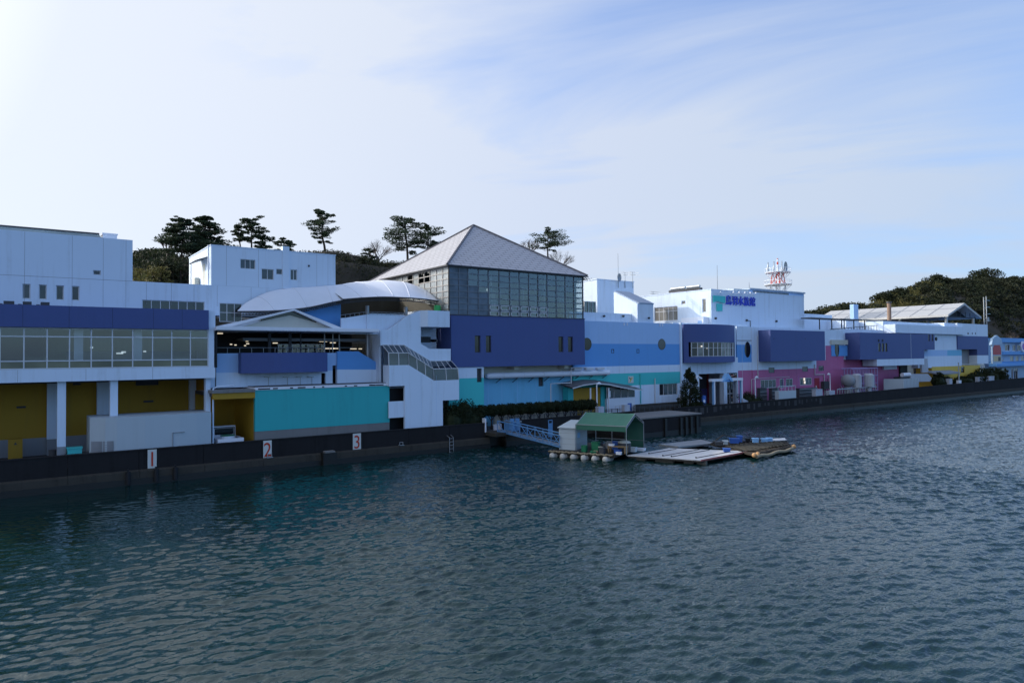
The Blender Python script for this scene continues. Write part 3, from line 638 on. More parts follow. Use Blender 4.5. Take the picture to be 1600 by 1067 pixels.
backB = smoothpts([PT(505, 452, 57.3), PT(526, 446.5, 57.46), PT(545, 442, 60), PT(575, 440, 62), PT(601, 438.8, 63), PT(640, 444, 63), PT(669, 456, 62), PT(688, 468, 60)])
for nm, fr_, bk_ in (('canopy_skirt', frontA, backA), ('dome', frontB, backB)):
    rows = loft(fr_, bk_, 48, 12); mm = MB(); surf(rows, mm)
    rows2 = [[(p[0], p[1]+.05, p[2]-.10) for p in r] for r in rows]; surf(rows2, mm, 1)
    o = mm.build(nm, [membrane, grey], D1, smooth=True)
    rb = MB()
    for i in range(0, 49, 8 if nm == 'dome' else 12):
        if 0 < i < 48: rb.tube([(p[0], p[1], p[2]+.0) for p in rows[i]], .035, 5)
    rb.build('seam_rib', whitep if nm != 'dome' else membrane, o, smooth=True)
    tr = MB(); E_ = [r[0] for r in rows]
    lo = [(p[0], p[1]+.15, p[2]-.32) for p in E_]
    tr.tube([(p[0], p[1]-.02, p[2]-.04) for p in E_], .05, 5); tr.tube(lo, .035, 5)
    for i in range(0, 48): tr.tube([E_[i], lo[i+1]], .018, 4); tr.tube([lo[i], E_[i]], .018, 4)
    tr.build('edge_truss', dgrey, D1)
for px in (574, 634):
    x = U(px, 57.0, 480); c = MB(); c.tube([(x, 57, 7.8), (x, 57, 13.1)], .17, 10); c.build('column', steel, D1)
x0, x1 = U(500, 57.15, 485), U(532.5, 57.15, 485); za, zb = Zt(532, 501, 57.15), Zt(532, 474, 57.15)
T2 = thing('upper_terrace', 'upper terrace deck under the dome with pale parapet and bright blue end wall', 'terrace', (26, 60, 8))
c = MB(); c.prism_y([(x0-2.2, za-.6), (x1, za-.6), (x1, zb), (x0-2.2, zb-.95)], 57.15, 57.35); c.build('blue_wall', midblue, T2)
c = MB(); c.box(15, 33.2, 58, 66, 9.9, 10.15, 0); c.box(23, 33.2, 66, 66.2, 10.15, 14.9, 1); c.box(26.0, 28.3, 65.9, 66, 10.8, 12.9, 2); c.prism_x([(58.3, 10.15), (66, 10.15), (66, 14.85), (58.3, 13.45)], 33.0, 33.2, 1); c.build('deck', [grey, paint('olive_back_wall', (.05, .047, .034), .7, .3, .3), black], T2)
pa = [W(a, e, 56.0) for a, e in ((533, 497), (540, 496.5), (572.5, 491.5))]
c = MB(); c.prism_y([(pa[0][0], 10.5), pa[0], pa[1], pa[2], (pa[2][0], 10.5)], 56.0, 56.2); 
xe = U(640, 55.7, 495); zt_ = pa[2][1]
c.prism_y([(pa[2][0], 10.5), (pa[2][0], zt_), (xe, zt_), (xe, 10.5)], 55.85, 56.2); c.build('terrace_parapet', white, T2)
rl = MB()
for i in range(16):
    x = pa[0][0]+(xe-pa[0][0])*i/15; zz = np.interp(x, [pa[0][0], pa[2][0], xe], [pa[0][1], zt_, zt_]); rl.tube([(x, 56.1, zz), (x, 56.1, zz+.28)], .018, 4)
rl.tube([(pa[0][0], 56.1, pa[0][1]+.26), (pa[2][0], 56.1, zt_+.26), (xe, 56.1, zt_+.26)], .022, 5); rl.build('handrail', steel, T2)
x, z = W(683.5, 485, 57.5); c = MB(); c.tube([(x, 57.5, z-.4), (x, 57.5, z+.42)], .34, 14); c.tube([(x, 57.5, z+.42), (x, 57.5, z+.48)], .3, 14); c.build('green_tank', paint('bright_green_plastic', (.05, .45, .14), .4), None, label='bright green round tank at the right end of the upper terrace', category='tank')

# ------------------------------------------------------------------ stair tower
ST = thing('stair_tower', 'white stair tower with glass covered flight stepping down to the quay', 'building', (30, 55, GZ))
v = 55.3
def poly(v, P): return [W(a, e, v) for a, e in P]
A = poly(v, [(594.4, 540), (594.4, 516), (608, 514.5), (628, 500.5), (631, 497), (640, 491.5), (652, 487), (657.5, 486.5), (657.5, 537), (671, 545), (671, 563.5), (640, 563.5), (632, 540)])
xr = U(704.3, v, 553)
c = MB(); c.prism_y(A, v, v+.3)
z1, z0 = Zt(690, 545, v), Zt(690, 563.6, v); c.box(A[9][0], xr, v, v+.3, z0, z1)
c.prism_y([A[10], (A[10][0], 5.5), (A[12][0]-.2, 5.5), A[12]], v+.001, v+.3)
c.box(A[0][0], xr, 58, 58.2, 2, 12.5); c.box(A[0][0]-.001, A[0][0]+.2, v+.3, 58, 2, 10.8)
c.build('stair_wall', white, ST)
zt_, zb_ = Zt(690, 485.7, v-.5), Zt(690, 511, v-.5); x0 = U(668.5, v-.5, 500); xs0 = U(656.5, v, 500)
c = MB(); c.prism_z([(xs0, v+.0), (x0, v-.5), (U(702.7, v-.5, 500), v-.5), (U(702.7, v-.5, 500), 57.9), (xs0, 57.9)], zb_, zt_); c.build('landing_box', white, ST)
c = MB(); c.box(A[8][0]+.0, U(670.5, v+1.2, 530), v+.9, v+1.0, z1+.6, Zt(665, 526, v+1), 0); c.build('landing_kit', black, ST)
c = MB(); c.box(A[8][0], xr, v+.3, 58, z1-.35, z1-.2, 0); c.build('landing_floor', grey, ST)
# lower flight wall
vf = 54.0
L = lambda px, py: W(px, py, vf)
xa, xb, xc, xd = L(608, 600)[0], L(632.5, 640)[0], L(692, 645)[0], L(717.2, 600)[0]
zt1 = Zt(620, 570.5, vf); zt2 = Zt(700, 593.8, vf); zo = Zt(620, 603, vf); zu = Zt(705, 625, vf)
xk1, xk2 = L(638.7, 570)[0], L(678, 594)[0]
c = MB(); c.prism_y([(xa, zo), (xb, zo), (xb, GZ), (xc, GZ), (xc, zu), (xd, zu), (xd, zt2), (xk2, zt2), (xk1, zt1), (xa, zt1)], vf, vf+.25)
zb1, zb2 = Zt(620, 652.5, vf), Zt(620, 627, vf); c.box(xa+.02, xb, vf+.12, vf+.25, zb1, zb2); c.box(xc-.001, xd, vf+.25, 55.2, zu, zu+.15); c.box(xd-.2, xd-.001, vf+.25, 55.2, zu+.15, zt2)
c.box(xa-.001, xa+.2, vf+.25, 55.2, zo, zt1)
lines(c, [(xb+xc)/2-.3, xk2+.25], vf, GZ, zt1-1, 1, .012); c.build('front_wall', [white, skyblue], ST)
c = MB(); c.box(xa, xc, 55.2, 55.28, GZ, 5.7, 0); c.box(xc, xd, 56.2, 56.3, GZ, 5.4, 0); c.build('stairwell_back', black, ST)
# glass walkway cover
gp = MB(); fr = MB(); vb = 55.25
ft = [W(607.2, 551.3, vf), W(638, 551.3, vf), W(677, 576.3, vf), W(715.5, 574.9, vf)]; ft[0] = (ft[0][0], ft[1][1]); ft[3] = (ft[3][0], ft[2][1])
bt = [W(597.4, 539.3, vb), W(631, 539, vb), W(672, 564, vb), W(704.7, 564, vb)]
fb = [(xa, zt1), (xk1, zt1), (xk2, zt2), (xd, zt2)]
bt[0] = (bt[0][0], bt[1][1]); bt[3] = (bt[3][0], bt[2][1])
def seg(A_, B_, n): return [(A_[0]+(B_[0]-A_[0])*i/n, A_[1]+(B_[1]-A_[1])*i/n) for i in range(n+1)]
for k, nn in ((0, 2), (1, 3), (2, 2)):
    F_, T_, B_ = seg(fb[k], fb[k+1], nn), seg(ft[k], ft[k+1], nn), seg(bt[k], bt[k+1], nn)
    for i in range(nn):
        gp.face([(F_[i][0], vf+.03, F_[i][1]), (F_[i+1][0], vf+.03, F_[i+1][1]), (T_[i+1][0], vf+.03, T_[i+1][1]), (T_[i][0], vf+.03, T_[i][1])])
        gp.face([(T_[i][0], vf, T_[i][1]), (T_[i+1][0], vf, T_[i+1][1]), (B_[i+1][0], vb, B_[i+1][1]), (B_[i][0], vb, B_[i][1])])
    for i in range(nn+1):
        fr.tube([(F_[i][0], vf+.03, F_[i][1]), (T_[i][0], vf+.03, T_[i][1])], .05, 4)
    T4, B4 = seg(ft[k], ft[k+1], nn*2), seg(bt[k], bt[k+1], nn*2)
    for i in range(nn*2+1): fr.tube([(T4[i][0], vf, T4[i][1]), (B4[i][0], vb, B4[i][1])], .03, 4)
fr.tube([(p[0], vf, p[1]) for p in ft], .05, 4); fr.tube([(p[0], vb, p[1]) for p in bt], .04, 4)
gp.face([(xd, vf+.05, zt2), (xd, vb, zt2), (bt[3][0], vb, bt[3][1]), (ft[3][0], vf+.05, ft[3][1])])
gf = fr.build('walkway_frame', framew, ST); gp.build('pane', gtint, gf)
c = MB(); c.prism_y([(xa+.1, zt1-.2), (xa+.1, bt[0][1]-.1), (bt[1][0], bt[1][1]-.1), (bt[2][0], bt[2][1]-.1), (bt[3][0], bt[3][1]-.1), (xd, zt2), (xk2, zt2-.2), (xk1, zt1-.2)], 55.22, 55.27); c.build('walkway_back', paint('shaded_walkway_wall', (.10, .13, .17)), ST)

# ------------------------------------------------------------------ pyramid hall
H1 = thing('pyramid_hall', 'large square hall with grey pyramid roof, glazed upper storey and navy front', 'building', (42, 64, GZ))
gx0, gx1, gy0, gy1, gz0, gz1 = 33.3, 50.45, 56.0, 73.0, 12.42, 17.2
ax, ay, az = 41.5, 64.3, 23.15
c = MB(); e = .35
cor = [(gx0-e, gy0-e), (gx1+e, gy0-e), (gx1+e, gy1+e), (gx0-e, gy1+e)]
for i in range(4):
    p, q = cor[i], cor[(i+1) % 4]; Lh = math.dist(p, q); sl_ = math.hypot(8.9, 6)
    c.face([(*p, gz1), (*q, gz1), (ax, ay, az)], 0, [(0, 0), (Lh, 0), (Lh/2, sl_)])
c.prism_z(cor, gz1-.12, gz1-.001, 1)
o = c.build('pyramid_roof', [tile, dgrey], H1)
c = MB()
for p in cor: c.tube([(*p, gz1+.02), (ax, ay, az+.05)], .13, 5)
c.build('ridge_cap', metal('ridge_metal', (.16, .15, .16), .5, .3), H1)
# glazing: front and left faces
sz = [gz0+(gz1-.12-gz0)*i/8 for i in range(9)]
cols = [703, 718.5, 732.6, 749, 764.6, 781.5, 797.9, 813, 827.7, 842.2, 856.5, 870.6, 884.5, 898, 910.5]
xs = [U(q-1, gy0, 455) for q in cols]; xs[0] = gx0; xs[-1] = gx1
def pf(i, j):
    if i < 2 or (i == 2 and j < 5) or (i == 3 and j < 4): return 1
    return 0 if (i*7+j*3) % 5 else 2
window(H1, gx0, gx1, gz0, gz1-.12, gy0, xsplit=xs, zsplit=sz, glass=[gtint, gfrost, clearglass('grey_hall_glass', (.50, .55, .57), .07)], fr=metal('glazing_bar', (.16, .17, .19), .5, .5), fw=.085, rec=0, dep=.12, panes=pf)
c = MB()   # opening lights with pale frames
for i in range(4, 10):
    for j in (0, 1):
        a, e_, z0, z1 = xs[i]+.1, xs[i+1]-.1, sz[j]+.06, sz[j+1]-.04
        for q in ((a, a+.07, z0, z1), (e_-.07, e_, z0, z1), (a, e_, z0, z0+.07), (a, e_, z1-.07, z1)): c.box(q[0], q[1], gy0-.05, gy0-.001, q[2], q[3])
c.build('opening_light_frame', framew, H1)
ys = [gy0+(gy1-gy0)*i/14 for i in range(15)]
window(H1, gy0, gy1, gz0, gz1-.12, gx0, xsplit=ys, zsplit=sz, glass=[gfrost2, gtint], fr=metal('side_glazing_bar', (.30, .29, .28), .5, .3), fw=.085, rec=0, dep=.12, side=True, panes=lambda i, j: 1 if (i in (3, 4, 6) and j > 5) else 0)
window(H1, gy0, gy1, gz0, gz1-.12, gx1-.14, xsplit=ys, zsplit=sz, glass=gtint, fr=MATS['glazing_bar'], fw=.085, rec=0, dep=.12, side=True)
c = MB(); c.box(gx0+.2, gx1-.2, gy1-.3, gy1, 8, gz1-.2, 0); c.box(gx0, gx1, gy0+.2, gy1, 12.2, 12.4, 1); c.build('back_wall', [cream, dgrey], H1)
c = MB()
for x in (36, 39.5, 43, 46.5, 49.2):
    c.tube([(x, 58, 12.4), (x, 58, 17.2)], .12, 6); c.tube([(x, 58, 17.1), (ax, ay, 22.6)], .09, 5)
for a, e_ in (((46.6, 12.5), (49.9, 17)), ((49.9, 12.5), (46.6, 17)), ((47.4, 17.1), (50, 14))): c.tube([(a[0], 57.2, a[1]), (e_[0], 57.2, e_[1])], .07, 5)
for z in (14.0, 15.6): c.tube([(gx0+.3, 57.6, z), (gx1-.3, 57.6, z)], .06, 5)
c.build('inner_steelwork', steel, H1)
for px, py in ((740, 423), (762, 453), (757, 427), (835, 432)):
    x, z = W(px, py, 60); c = MB(); c.ball((x, 60, z), .16); c.build('lit_lamp', lampc, H1)
# navy storey
vb = 55.8; bx0, bx1, bz0, bz1 = 33.42, 50.4, 7.45, 12.42
hw = [(742, 750.7, 524.3, 550.7), (759.3, 767.7, 524.3, 550.7), (872.7, 880.3, 521.5, 549.5), (887.6, 895.2, 521.5, 549.5)]
v = vb; hh = [wv(*q) for q in hw]; z0 = hh[0][2]; z1 = hh[0][3]; hh = [(q[0], q[1], z0, z1) for q in hh]
c = MB(); c.grid(bx0, bx1, bz0, bz1, vb, vb+.3, hh); c.box(bx0+.001, bx1-.001, vb+.3, 73, bz0, bz1-.01)
c.box(bx0-.02, bx1+.02, vb-.05, vb+.2, bz1, bz1+.08, 1); c.build('navy_wall', [navy, dgrey], H1)
for q in hh: window(H1, *q, vb, 1, 1, gblack, dgrey, rec=.14, fw=.06)
# recessed base: pale blue wall, white and sea green end
vr = 57.6
xw0, xw1 = U(716, 55.9, 600), U(756, 55.9, 600); zs_ = Zt(735, 590.6, 55.9)
xn0, xn1, zn0 = U(745, 55.9), U(752.8, 55.9), Zt(749, 597, 55.9)
c = MB(); c.grid(xd+.02, xw1, GZ, bz0-.02, 55.9, 56.1, [(xn0, xn1, zn0, bz0-.15)], fn=lambda x, z: 0 if z > zs_ else 1, bz=[zs_]); c.box(xd+.02, xw1-.01, 56.3, vr, GZ, bz0-.03, 2); c.box(xn0-.1, xn1+.1, 56.2, 56.29, zn0-.1, bz0-.1, 3)  # dark panel added inside the notch, its shade painted in
c.build('base_end_wall', [white, teal2, white, dgrey], H1)
zq = Zt(850, 588, vr); c = MB(); c.grid(xw1, 52, GZ, bz0, vr, vr+.2, [(U(841, vr), U(849, vr), Zt(845, 603.5, vr), Zt(845, 587, vr))], fn=lambda x, z: 1 if z > zq else 0, bz=[zq])
c.box(xw1, 52, vr+.2, 60, GZ, bz0, 2); lines(c, [38.8, 40.5, 42.5, 45, 47.2], vr, 2.2, zq-.3, 3, .03)
for x in (41.3, 48): c.box(x, x+.6, 56.5, vr, bz0-.35, bz0-.01, 1)
c.build('base_wall', [paleblue, cream, dgrey, skyblue], H1)
# long white duct
DU = thing('ventilation_duct', 'long white duct on brackets under the navy storey', 'duct', (44, 57, 6))
vd = 56.9; za = Zt(762, 587.3, vd); x0, x1 = U(760, vd, 586), U(951, vd, 583)
c = MB(); c.tube([(x0, vd, za), (x0+.25, vd, za), (x0+.3, vd, za), (x1, vd, za)], [.2, .27, .3, .3], 14)
for i in range(6): x = x0+2+i*2.6; c.tube([(x, vd, za), (x+.06, vd, za)], .33, 14)
c.build('pipe', whitep, DU, smooth=False)
for i in range(8):
    x = x0+1.6+i*2.1; c = MB(); c.tube([(x, vd+.65, za-.75), (x+.0, vd-.2, za-.32)], .04, 5); c.tube([(x, vd+.65, za-.32), (x, vd-.3, za-.32)], .04, 5); c.build('bracket', dgrey, DU)
c = MB()
x0, x1 = U(893, 56.3), U(960, 56.3); z0 = za+.32; c.tube([(x0, 56.4, za-1.6), (x0, 56.4, z0+.3), (x0+2.2, 56.4, z0+.3), (x0+2.2, 56.4, z0)], .06, 6); c.tube([(x0-2.8, 56.5, GZ), (x0-2.8, 56.5, za-1), (x0, 56.5, za-1)], .06, 6)
for i in range(3): c.box(x0+.6+i*1.7, x0+1.7+i*1.7, 56.5, 56.9, za+.36, za+.56)
c.build('branch_pipe', framew, DU)

# ------------------------------------------------------------------ striped hall
G1 = thing('striped_hall', 'hall with white, sky blue, mid blue and sea green stripes beside the navy front', 'building', (60, 60, GZ))
v = 57.3; x0, x1 = 50.0, 67.9
zz = [Zt(1000, q, v) for q in (503.6, 537.3, 571.2, 582.4)]+[Zt(1000, 601.5, v)]
def st_(x, z): return 0 if z > zz[0] else 1 if z > zz[1] else 2 if z > zz[2] else 0 if z > zz[3] else 3 if z > zz[4] else 0
zt_ = Zt(1000, 504, v)
win = wv(1030.5, 1058.7, 599.3, 617.2)
c = MB(); c.grid(x0, x1, GZ, 12.36, v, v+.3, [win], fn=st_, bz=zz); c.box(x0, x1-.001, v+.3, 68, GZ, 12.34)
c.box(x0, x1, v-.002, v+.02, GZ, 2.4, 5) if False else None
c.build('striped_wall', [white, skyblue, midblue, teal2, grey, dgrey], G1)
window(G1, *win, v, 4, 1, gdark, rec=.1, fw=.06)
c = MB(); pz = Zt(960, 489.5, 58.6); c.box(x0, U(1021, 58.6, 490), 58.6, 59, 12.3, pz); c.build('parapet', white, G1)
# round windows
def disc(par, px, py, v, rx, rz, name, mt, proud=.02, frm=None):
    x, z = W(px, py, v); c = MB(); P = [(x+rx*math.cos(a), z+rz*math.sin(a)) for a in [6.2832*k/24 for k in range(24)]]
    P2 = [(x+(rx+.07)*math.cos(a), z+(rz+.07)*math.sin(a)) for a in [6.2832*k/24 for k in range(24)]]
    f = MB(); f.prism_y(P2, v-proud*.6, v+.02); fo = f.build(name, frm or dgrey, par); c.prism_y(P, v-proud, v); c.build('pane', mt, fo)
disc(G1, 1034, 538, v, .62, .62, 'round_window', ggrey); disc(G1, 917, 537.5, v, .65, .65, 'round_window', gblack)
for px in (957.2, 996.7):
    x, z = W(px, 548.5, v); window(G1, x-.2, x+.2, z-.24, z+.24, v-.09, 1, 1, gblack, dgrey, rec=.06, fw=.05)
for px, py in ((975, 506.5), (980, 506.5), (1031, 508), (1035, 508)):
    x, z = W(px, py, v); c = MB(); c.box(x-.05, x+.05, v-.06, v, z-.17, z+.17); c.build('vent_slot', whitep, G1)
x, z = W(985.3, 593, v); c = MB(); c.box(x-.42, x+.42, v-.06, v-.002, z-.4, z+.4, 0); c.prism_y([(x-.28, z-.28), (x-.1, z-.3), (x+.28, z+.22), (x+.12, z+.3)], v-.07, v-.06, 1); c.prism_y([(x-.3, z+.2), (x-.18, z+.3), (x-.04, z+.08), (x-.14, z)], v-.07, v-.06, 2); c.build('wall_plaque', [plate, gold, dgrey], G1)
for px, a, e_ in ((1000, 584, 630), (1022.5, 591, 638)):
    x = U(px, v, 600); c = MB(); c.tube([(x, v-.1, Zt(px, e_, v)), (x, v-.1, Zt(px, a, v))], .07, 6); c.build('drainpipe', teal2 if px < 1010 else framew, G1)
for px, py, vv in ((943, 494, 58.5), (973, 494, 58.5), (1013, 497, 57.4)): 
    x, z = W(px, py, vv); c = MB(); c.tube([(x, vv-.2, z), (x, vv, z)], .13, 10); c.build('wall_lamp', dgrey, G1)
x1_ = U(1065, 57.2); c = MB(); c.box(x1_-.25, x1_, 57.1, 57.4, GZ, 12.5); c.build('corner_pier', white, G1)
# wedge block on the roof
B1 = thing('wedge_block', 'roof block with a steep lean-to top and sunlit side wall above the striped hall', 'building', (60, 62, 12))
v = 57.6; x0, x1 = U(996, v, 482), U(1021, v, 482); zt_ = Zt(1008, 475, v); zk = zt_+1.75
c = MB(); c.prism_x([(v, 12.2), (61.6, 12.2), (61.6, zk), (v, zt_)], x0, x1); c.build('wall', white, B1)
c = MB(); c.prism_x([(v-.05, zt_+.003), (61.7, zk+.01), (61.7, zk+.14), (v-.05, zt_+.13)], x0+.25, x1+.05); c.build('sloping_roof', metal('blue_grey_roof', (.22, .28, .38), .4, .3), B1)
# plant room with aerials behind
B2 = thing('plant_room', 'white box plant room with rooftop aerials right of the pyramid hall', 'building', (68, 74, 12))
v = 72; x0, x1 = U(933, v, 450), U(990, v, 450); zt_ = Zt(935, 437, v)
c = MB(); c.box(x0, x1, v, 76.5, 10, zt_); c.box(x0-.08, x1+.08, v-.08, 76.6, zt_, zt_+.12); c.build('wall', white, B2)
c = MB(); c.box(x0-.06, x0, 73, 73.8, Zt(930, 487, 73), Zt(930, 483, 73)+.6); c.build('side_window', ggrey, B2)
def aerial(px, py0, py1, v, label, kind='rod', w_=.9):
    x, z1 = W(px, py1, v); z0 = Zt(px, py0, v); t = thing('roof_aerial', label, 'aerial', (x, v, z0)); c = MB(); c.tube([(x, v, z0), (x, v, z1)], [.06, .03], 6); c.build('mast', steel, t)
    if kind == 'yagi':
        for k, dz in enumerate((0, .35)):
            c = MB(); c.tube([(x-w_, v, z1-dz), (x+w_, v, z1-dz)], .025, 4)
            for i in range(6): c.tube([(x-w_+.36*i, v-.3, z1-dz), (x-w_+.36*i, v+.3, z1-dz)], .018, 4)
            c.build('antenna', steel, t)
    if kind == 'dish':
        zc = Zt(px, 434, v); c = MB(); 
        for q in range(16):
            a, e_ = 6.2832*q/16, 6.2832*(q+1)/16
            c.face([(x-.1, v-.1, zc), (x+.42*math.cos(a)-.1, v-.35, zc+.62*math.sin(a)), (x+.42*math.cos(e_)-.1, v-.35, zc+.62*math.sin(e_))])
        c.tube([(x, v, zc), (x-.1, v-.1, zc)], .05); c.build('dish', steel, t)
    return t
aerial(965.5, 450, 396, 71.8, 'thin rod aerial with a round dish on the white plant room', 'dish')
aerial(976.5, 450, 426, 71.9, 'middle comb aerial on the plant room roof, just right of the dish', 'yagi', .5)
aerial(988.5, 450, 425.5, 71.7, 'comb aerial at the right corner of the plant room', 'yagi', .6)
aerial(1120.5, 458, 415, 64, 'tall thin lightning rod on the signboard hall', 'rod')
aerial(1170.6, 452, 441, 66, 'short rod on the ridge of the signboard hall', 'rod')
aerial(1020.5, 463, 456, 78, 'small umbrella shaped aerial behind the sloping roof', 'yagi', .5)
c = MB(); x0, x1 = U(913, 60.5, 480), U(930, 60.5, 480); z0, z1 = Zt(920, 489, 60.5), Zt(920, 472, 60.5)
c.box(x0, x1, 60.5, 60.55, z0, z1, 0)
for i in range(4): x = x0+(x1-x0)*i/3; c.box(x-.04, x+.04, 60.42, 60.6, z0, z1+.08, 1)
c.box(x0, x1+.05, 60.45, 60.6, z1, z1+.08, 1); c.build('glass_screen', [gtint, steel], None, label='glass wind screen on the roof beside the pyramid hall', category='screen')
# ------------------------------------------------------------------ entrance wing with curved navy bay
C1 = thing('entrance_wing', 'white entrance wing with a bowed navy bay window above a dark open entrance', 'building', (80, 60, GZ))
v = 57.6
x0, x1 = U(1065.3, v, 540), U(1153.5, v, 600); zb = Zt(1100, 584, v); ztop = 12.36; zn = Zt(1110, 566, v)
xo0, xo1 = U(1092, v, 600), U(1152.5, v, 600); xp0, xp1 = U(1131, v, 600), U(1136, v, 600)
c = MB(); c.grid(x0, x1, GZ, zn+.6, v, v+.3, [(xo0, xp0, GZ, zb), (xp1, xo1, GZ, zb)]); c.box(x0, x1, v+.31, 68, zn, ztop-.02); c.box(xp0, xp1, v+.3, v+.7, GZ, zb-.05)
lines(c, [U(1089, v)], v, zb, zn, 1, .03); c.build('lower_wall', [white, grey], C1)
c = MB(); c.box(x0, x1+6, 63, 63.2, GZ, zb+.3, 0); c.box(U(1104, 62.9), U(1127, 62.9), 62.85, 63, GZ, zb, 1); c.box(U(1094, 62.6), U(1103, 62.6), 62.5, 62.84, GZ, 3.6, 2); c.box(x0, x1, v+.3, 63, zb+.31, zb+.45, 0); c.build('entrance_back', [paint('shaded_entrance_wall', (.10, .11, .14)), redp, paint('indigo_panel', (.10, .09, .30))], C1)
# poster frieze over the right opening
xq0, xq1 = xp1+.15, xo1-.02; z0, z1 = Zt(1145, 596, v), zb
c = MB(); c.box(xq0, xq1, v+.1, v+.2, z0, z1, 0)
rr = random.Random(5)
for i in range(46):
    a = xq0+rr.random()*(xq1-xq0-.3); b2 = z0+rr.random()*(z1-z0-.25); c.box(a, a+rr.uniform(.1, .35), v+.09-.0003*i, v+.1, b2, b2+rr.uniform(.06, .22), 1+i % 4)
c.build('picture_frieze', [black, cream, redp, wood, dgrey], C1)
window(C1, xp1, xo1, GZ, z0, v+.6, 3, 2, gdark, rec=.1, fw=.06)
# bowed bay
bx0, bx1 = x0+.02, U(1151, 57, 540); bz0, bz1 = zn, Zt(1110, 507.5, 57)
def bow(a): return 57.3-1.5*(math.sin(math.pi*a)**.8) if 0 < a < 1 else 57.3
a0, a1 = .09, .93
xw = lambda a: bx0+(bx1-bx0)*a
def bowslab(z0, z1, m_, off=0, A0=0, A1=1, n_=28):
    P = [(xw(A0+(A1-A0)*i/n_), bow(A0+(A1-A0)*i/n_)+off) for i in range(n_+1)]
    m_.prism_z(P+[(xw(A1), v-.01), (xw(A0), v-.01)], z0, z1)
wz0, wz1 = Zt(1110, 557, 56), Zt(1110, 534.5, 56)
c = MB(); bowslab(wz1, bz1, c); bowslab(bz0, wz0, c); c.prism_z([(bx0, bow(0)), (xw(.05), bow(.05)), (xw(.05), v), (bx0, v)], wz0, wz1); c.prism_z([(xw(.965), bow(.965)), (bx1, bow(1)), (bx1, v), (xw(.965), v)], wz0, wz1); c.build('bowed_bay', navy, C1)
f = MB(); gp = MB(); nn = 11
for i in range(nn+1):
    a = a0+(a1-a0)*i/nn; f.box(xw(a)-.05, xw(a)+.05, bow(a)+.06, bow(a)+.16, wz0, wz1)
for i in range(nn):
    a, e_ = a0+(a1-a0)*i/nn, a0+(a1-a0)*(i+1)/nn
    for z in (wz0+.02, wz1-.75, wz1-.08): f.tube([(xw(a), bow(a)+.11, z+.03), (xw(e_), bow(e_)+.11, z+.03)], .035, 4)
    gp.face([(xw(a), bow(a)+.12, wz0), (xw(e_), bow(e_)+.12, wz0), (xw(e_), bow(e_)+.12, wz1), (xw(a), bow(a)+.12, wz1)], 1 if i in (1, 6, 7, 8, 10) else 0)
c = MB(); c.box(bx0+.1, bx1-.1, v-.04, v-.015, wz0-.1, wz1+.1); c.build('room_back', black, C1)
fo = f.build('bay_window', framew, C1); gp.build('pane', [gdark, pane('curtained_glass', (.17, .19, .19), .2, .5, .5, 1.2)], fo)
for px, py in ((1096, 541), (1105, 544)):
    x, z = W(px, py, 56.2); c = MB(); c.box(x-.14, x+.14, 56.15, 56.2, z-.08, z+.08); c.build('lit_lamp', lampm, C1)
c = MB(); c.box(x0, 84.2, 59, 59.2, 12.3, 12.6); c.build('roof_kerb', white, C1)
# link wall with tall oval window
M0 = thing('link_wall', 'narrow wall with an oval window between the bowed bay and the first navy box', 'building', (82, 59, GZ))
v = 58.0; x0, x1 = U(1151.5, v, 540), U(1184, v, 540)
z1, z2, z3, z4 = Zt(1167, 532, v), Zt(1167, 538.5, v), Zt(1167, 566, v), Zt(1167, 578.5, v)
c = MB(); c.grid(x0, 100.2, GZ, 12.3, v, v+.3, fn=lambda x, z: 0 if z > z2 else 1 if z > z3 else 0 if z > z4 else 2, bz=[z2, z3, z4]); c.box(x0, 100.2, v+.3, 64, GZ, 12.28)
lines(c, [U(1159.5, v)], v, GZ, 11, 3, .05); c.box(x0, U(1176, v), v-.06, v, Zt(1160, 532.5, v), Zt(1160, 532.5, v)+.1, 4); c.build('wall', [white, midblue, magenta, framew, grey], M0)
disc(M0, 1168, 546.2, v, .62, 1.05, 'oval_window', gblack)
c = MB(); c.tube([(x1-.3, v-.15, 11), (x1-.3, v-.15, 5.0), (x1-1.8, v-.15, 4.9), (x1-1.8, v-.15, GZ)], .06, 6); c.build('drainpipe', framew, M0)

def navybox(label, pf0, pf1, pt, pb, vf, vw, par=None, x0=None, zt_=None):
    a, e_ = U(pf0, vf, (pt+pb)/2), U(pf1, vf, (pt+pb)/2); z0, z1 = Zt((pf0+pf1)/2, pb, vf), Zt((pf0+pf1)/2, pt, vf)
    c = MB(); c.box(a, e_, vf, vw-.001, z0, z1); return c, (a, e_, z0, z1)
J1 = thing('first_navy_box', 'plain navy box room jutting from the magenta wall, nearest the bowed bay', 'building', (92, 57, 7.4))
c, r_ = navybox('', 1204, 1289, 516.5, 564, 56.0, 58.0); c.build('box_wall', navy, J1)
c = MB()
for px in (1209, 1258): x, z = W(px, 529, 56); c.box(x-.06, x+.06, 55.93, 56, z-.04, z+.04)
c.build('wall_fitting', dgrey, J1)
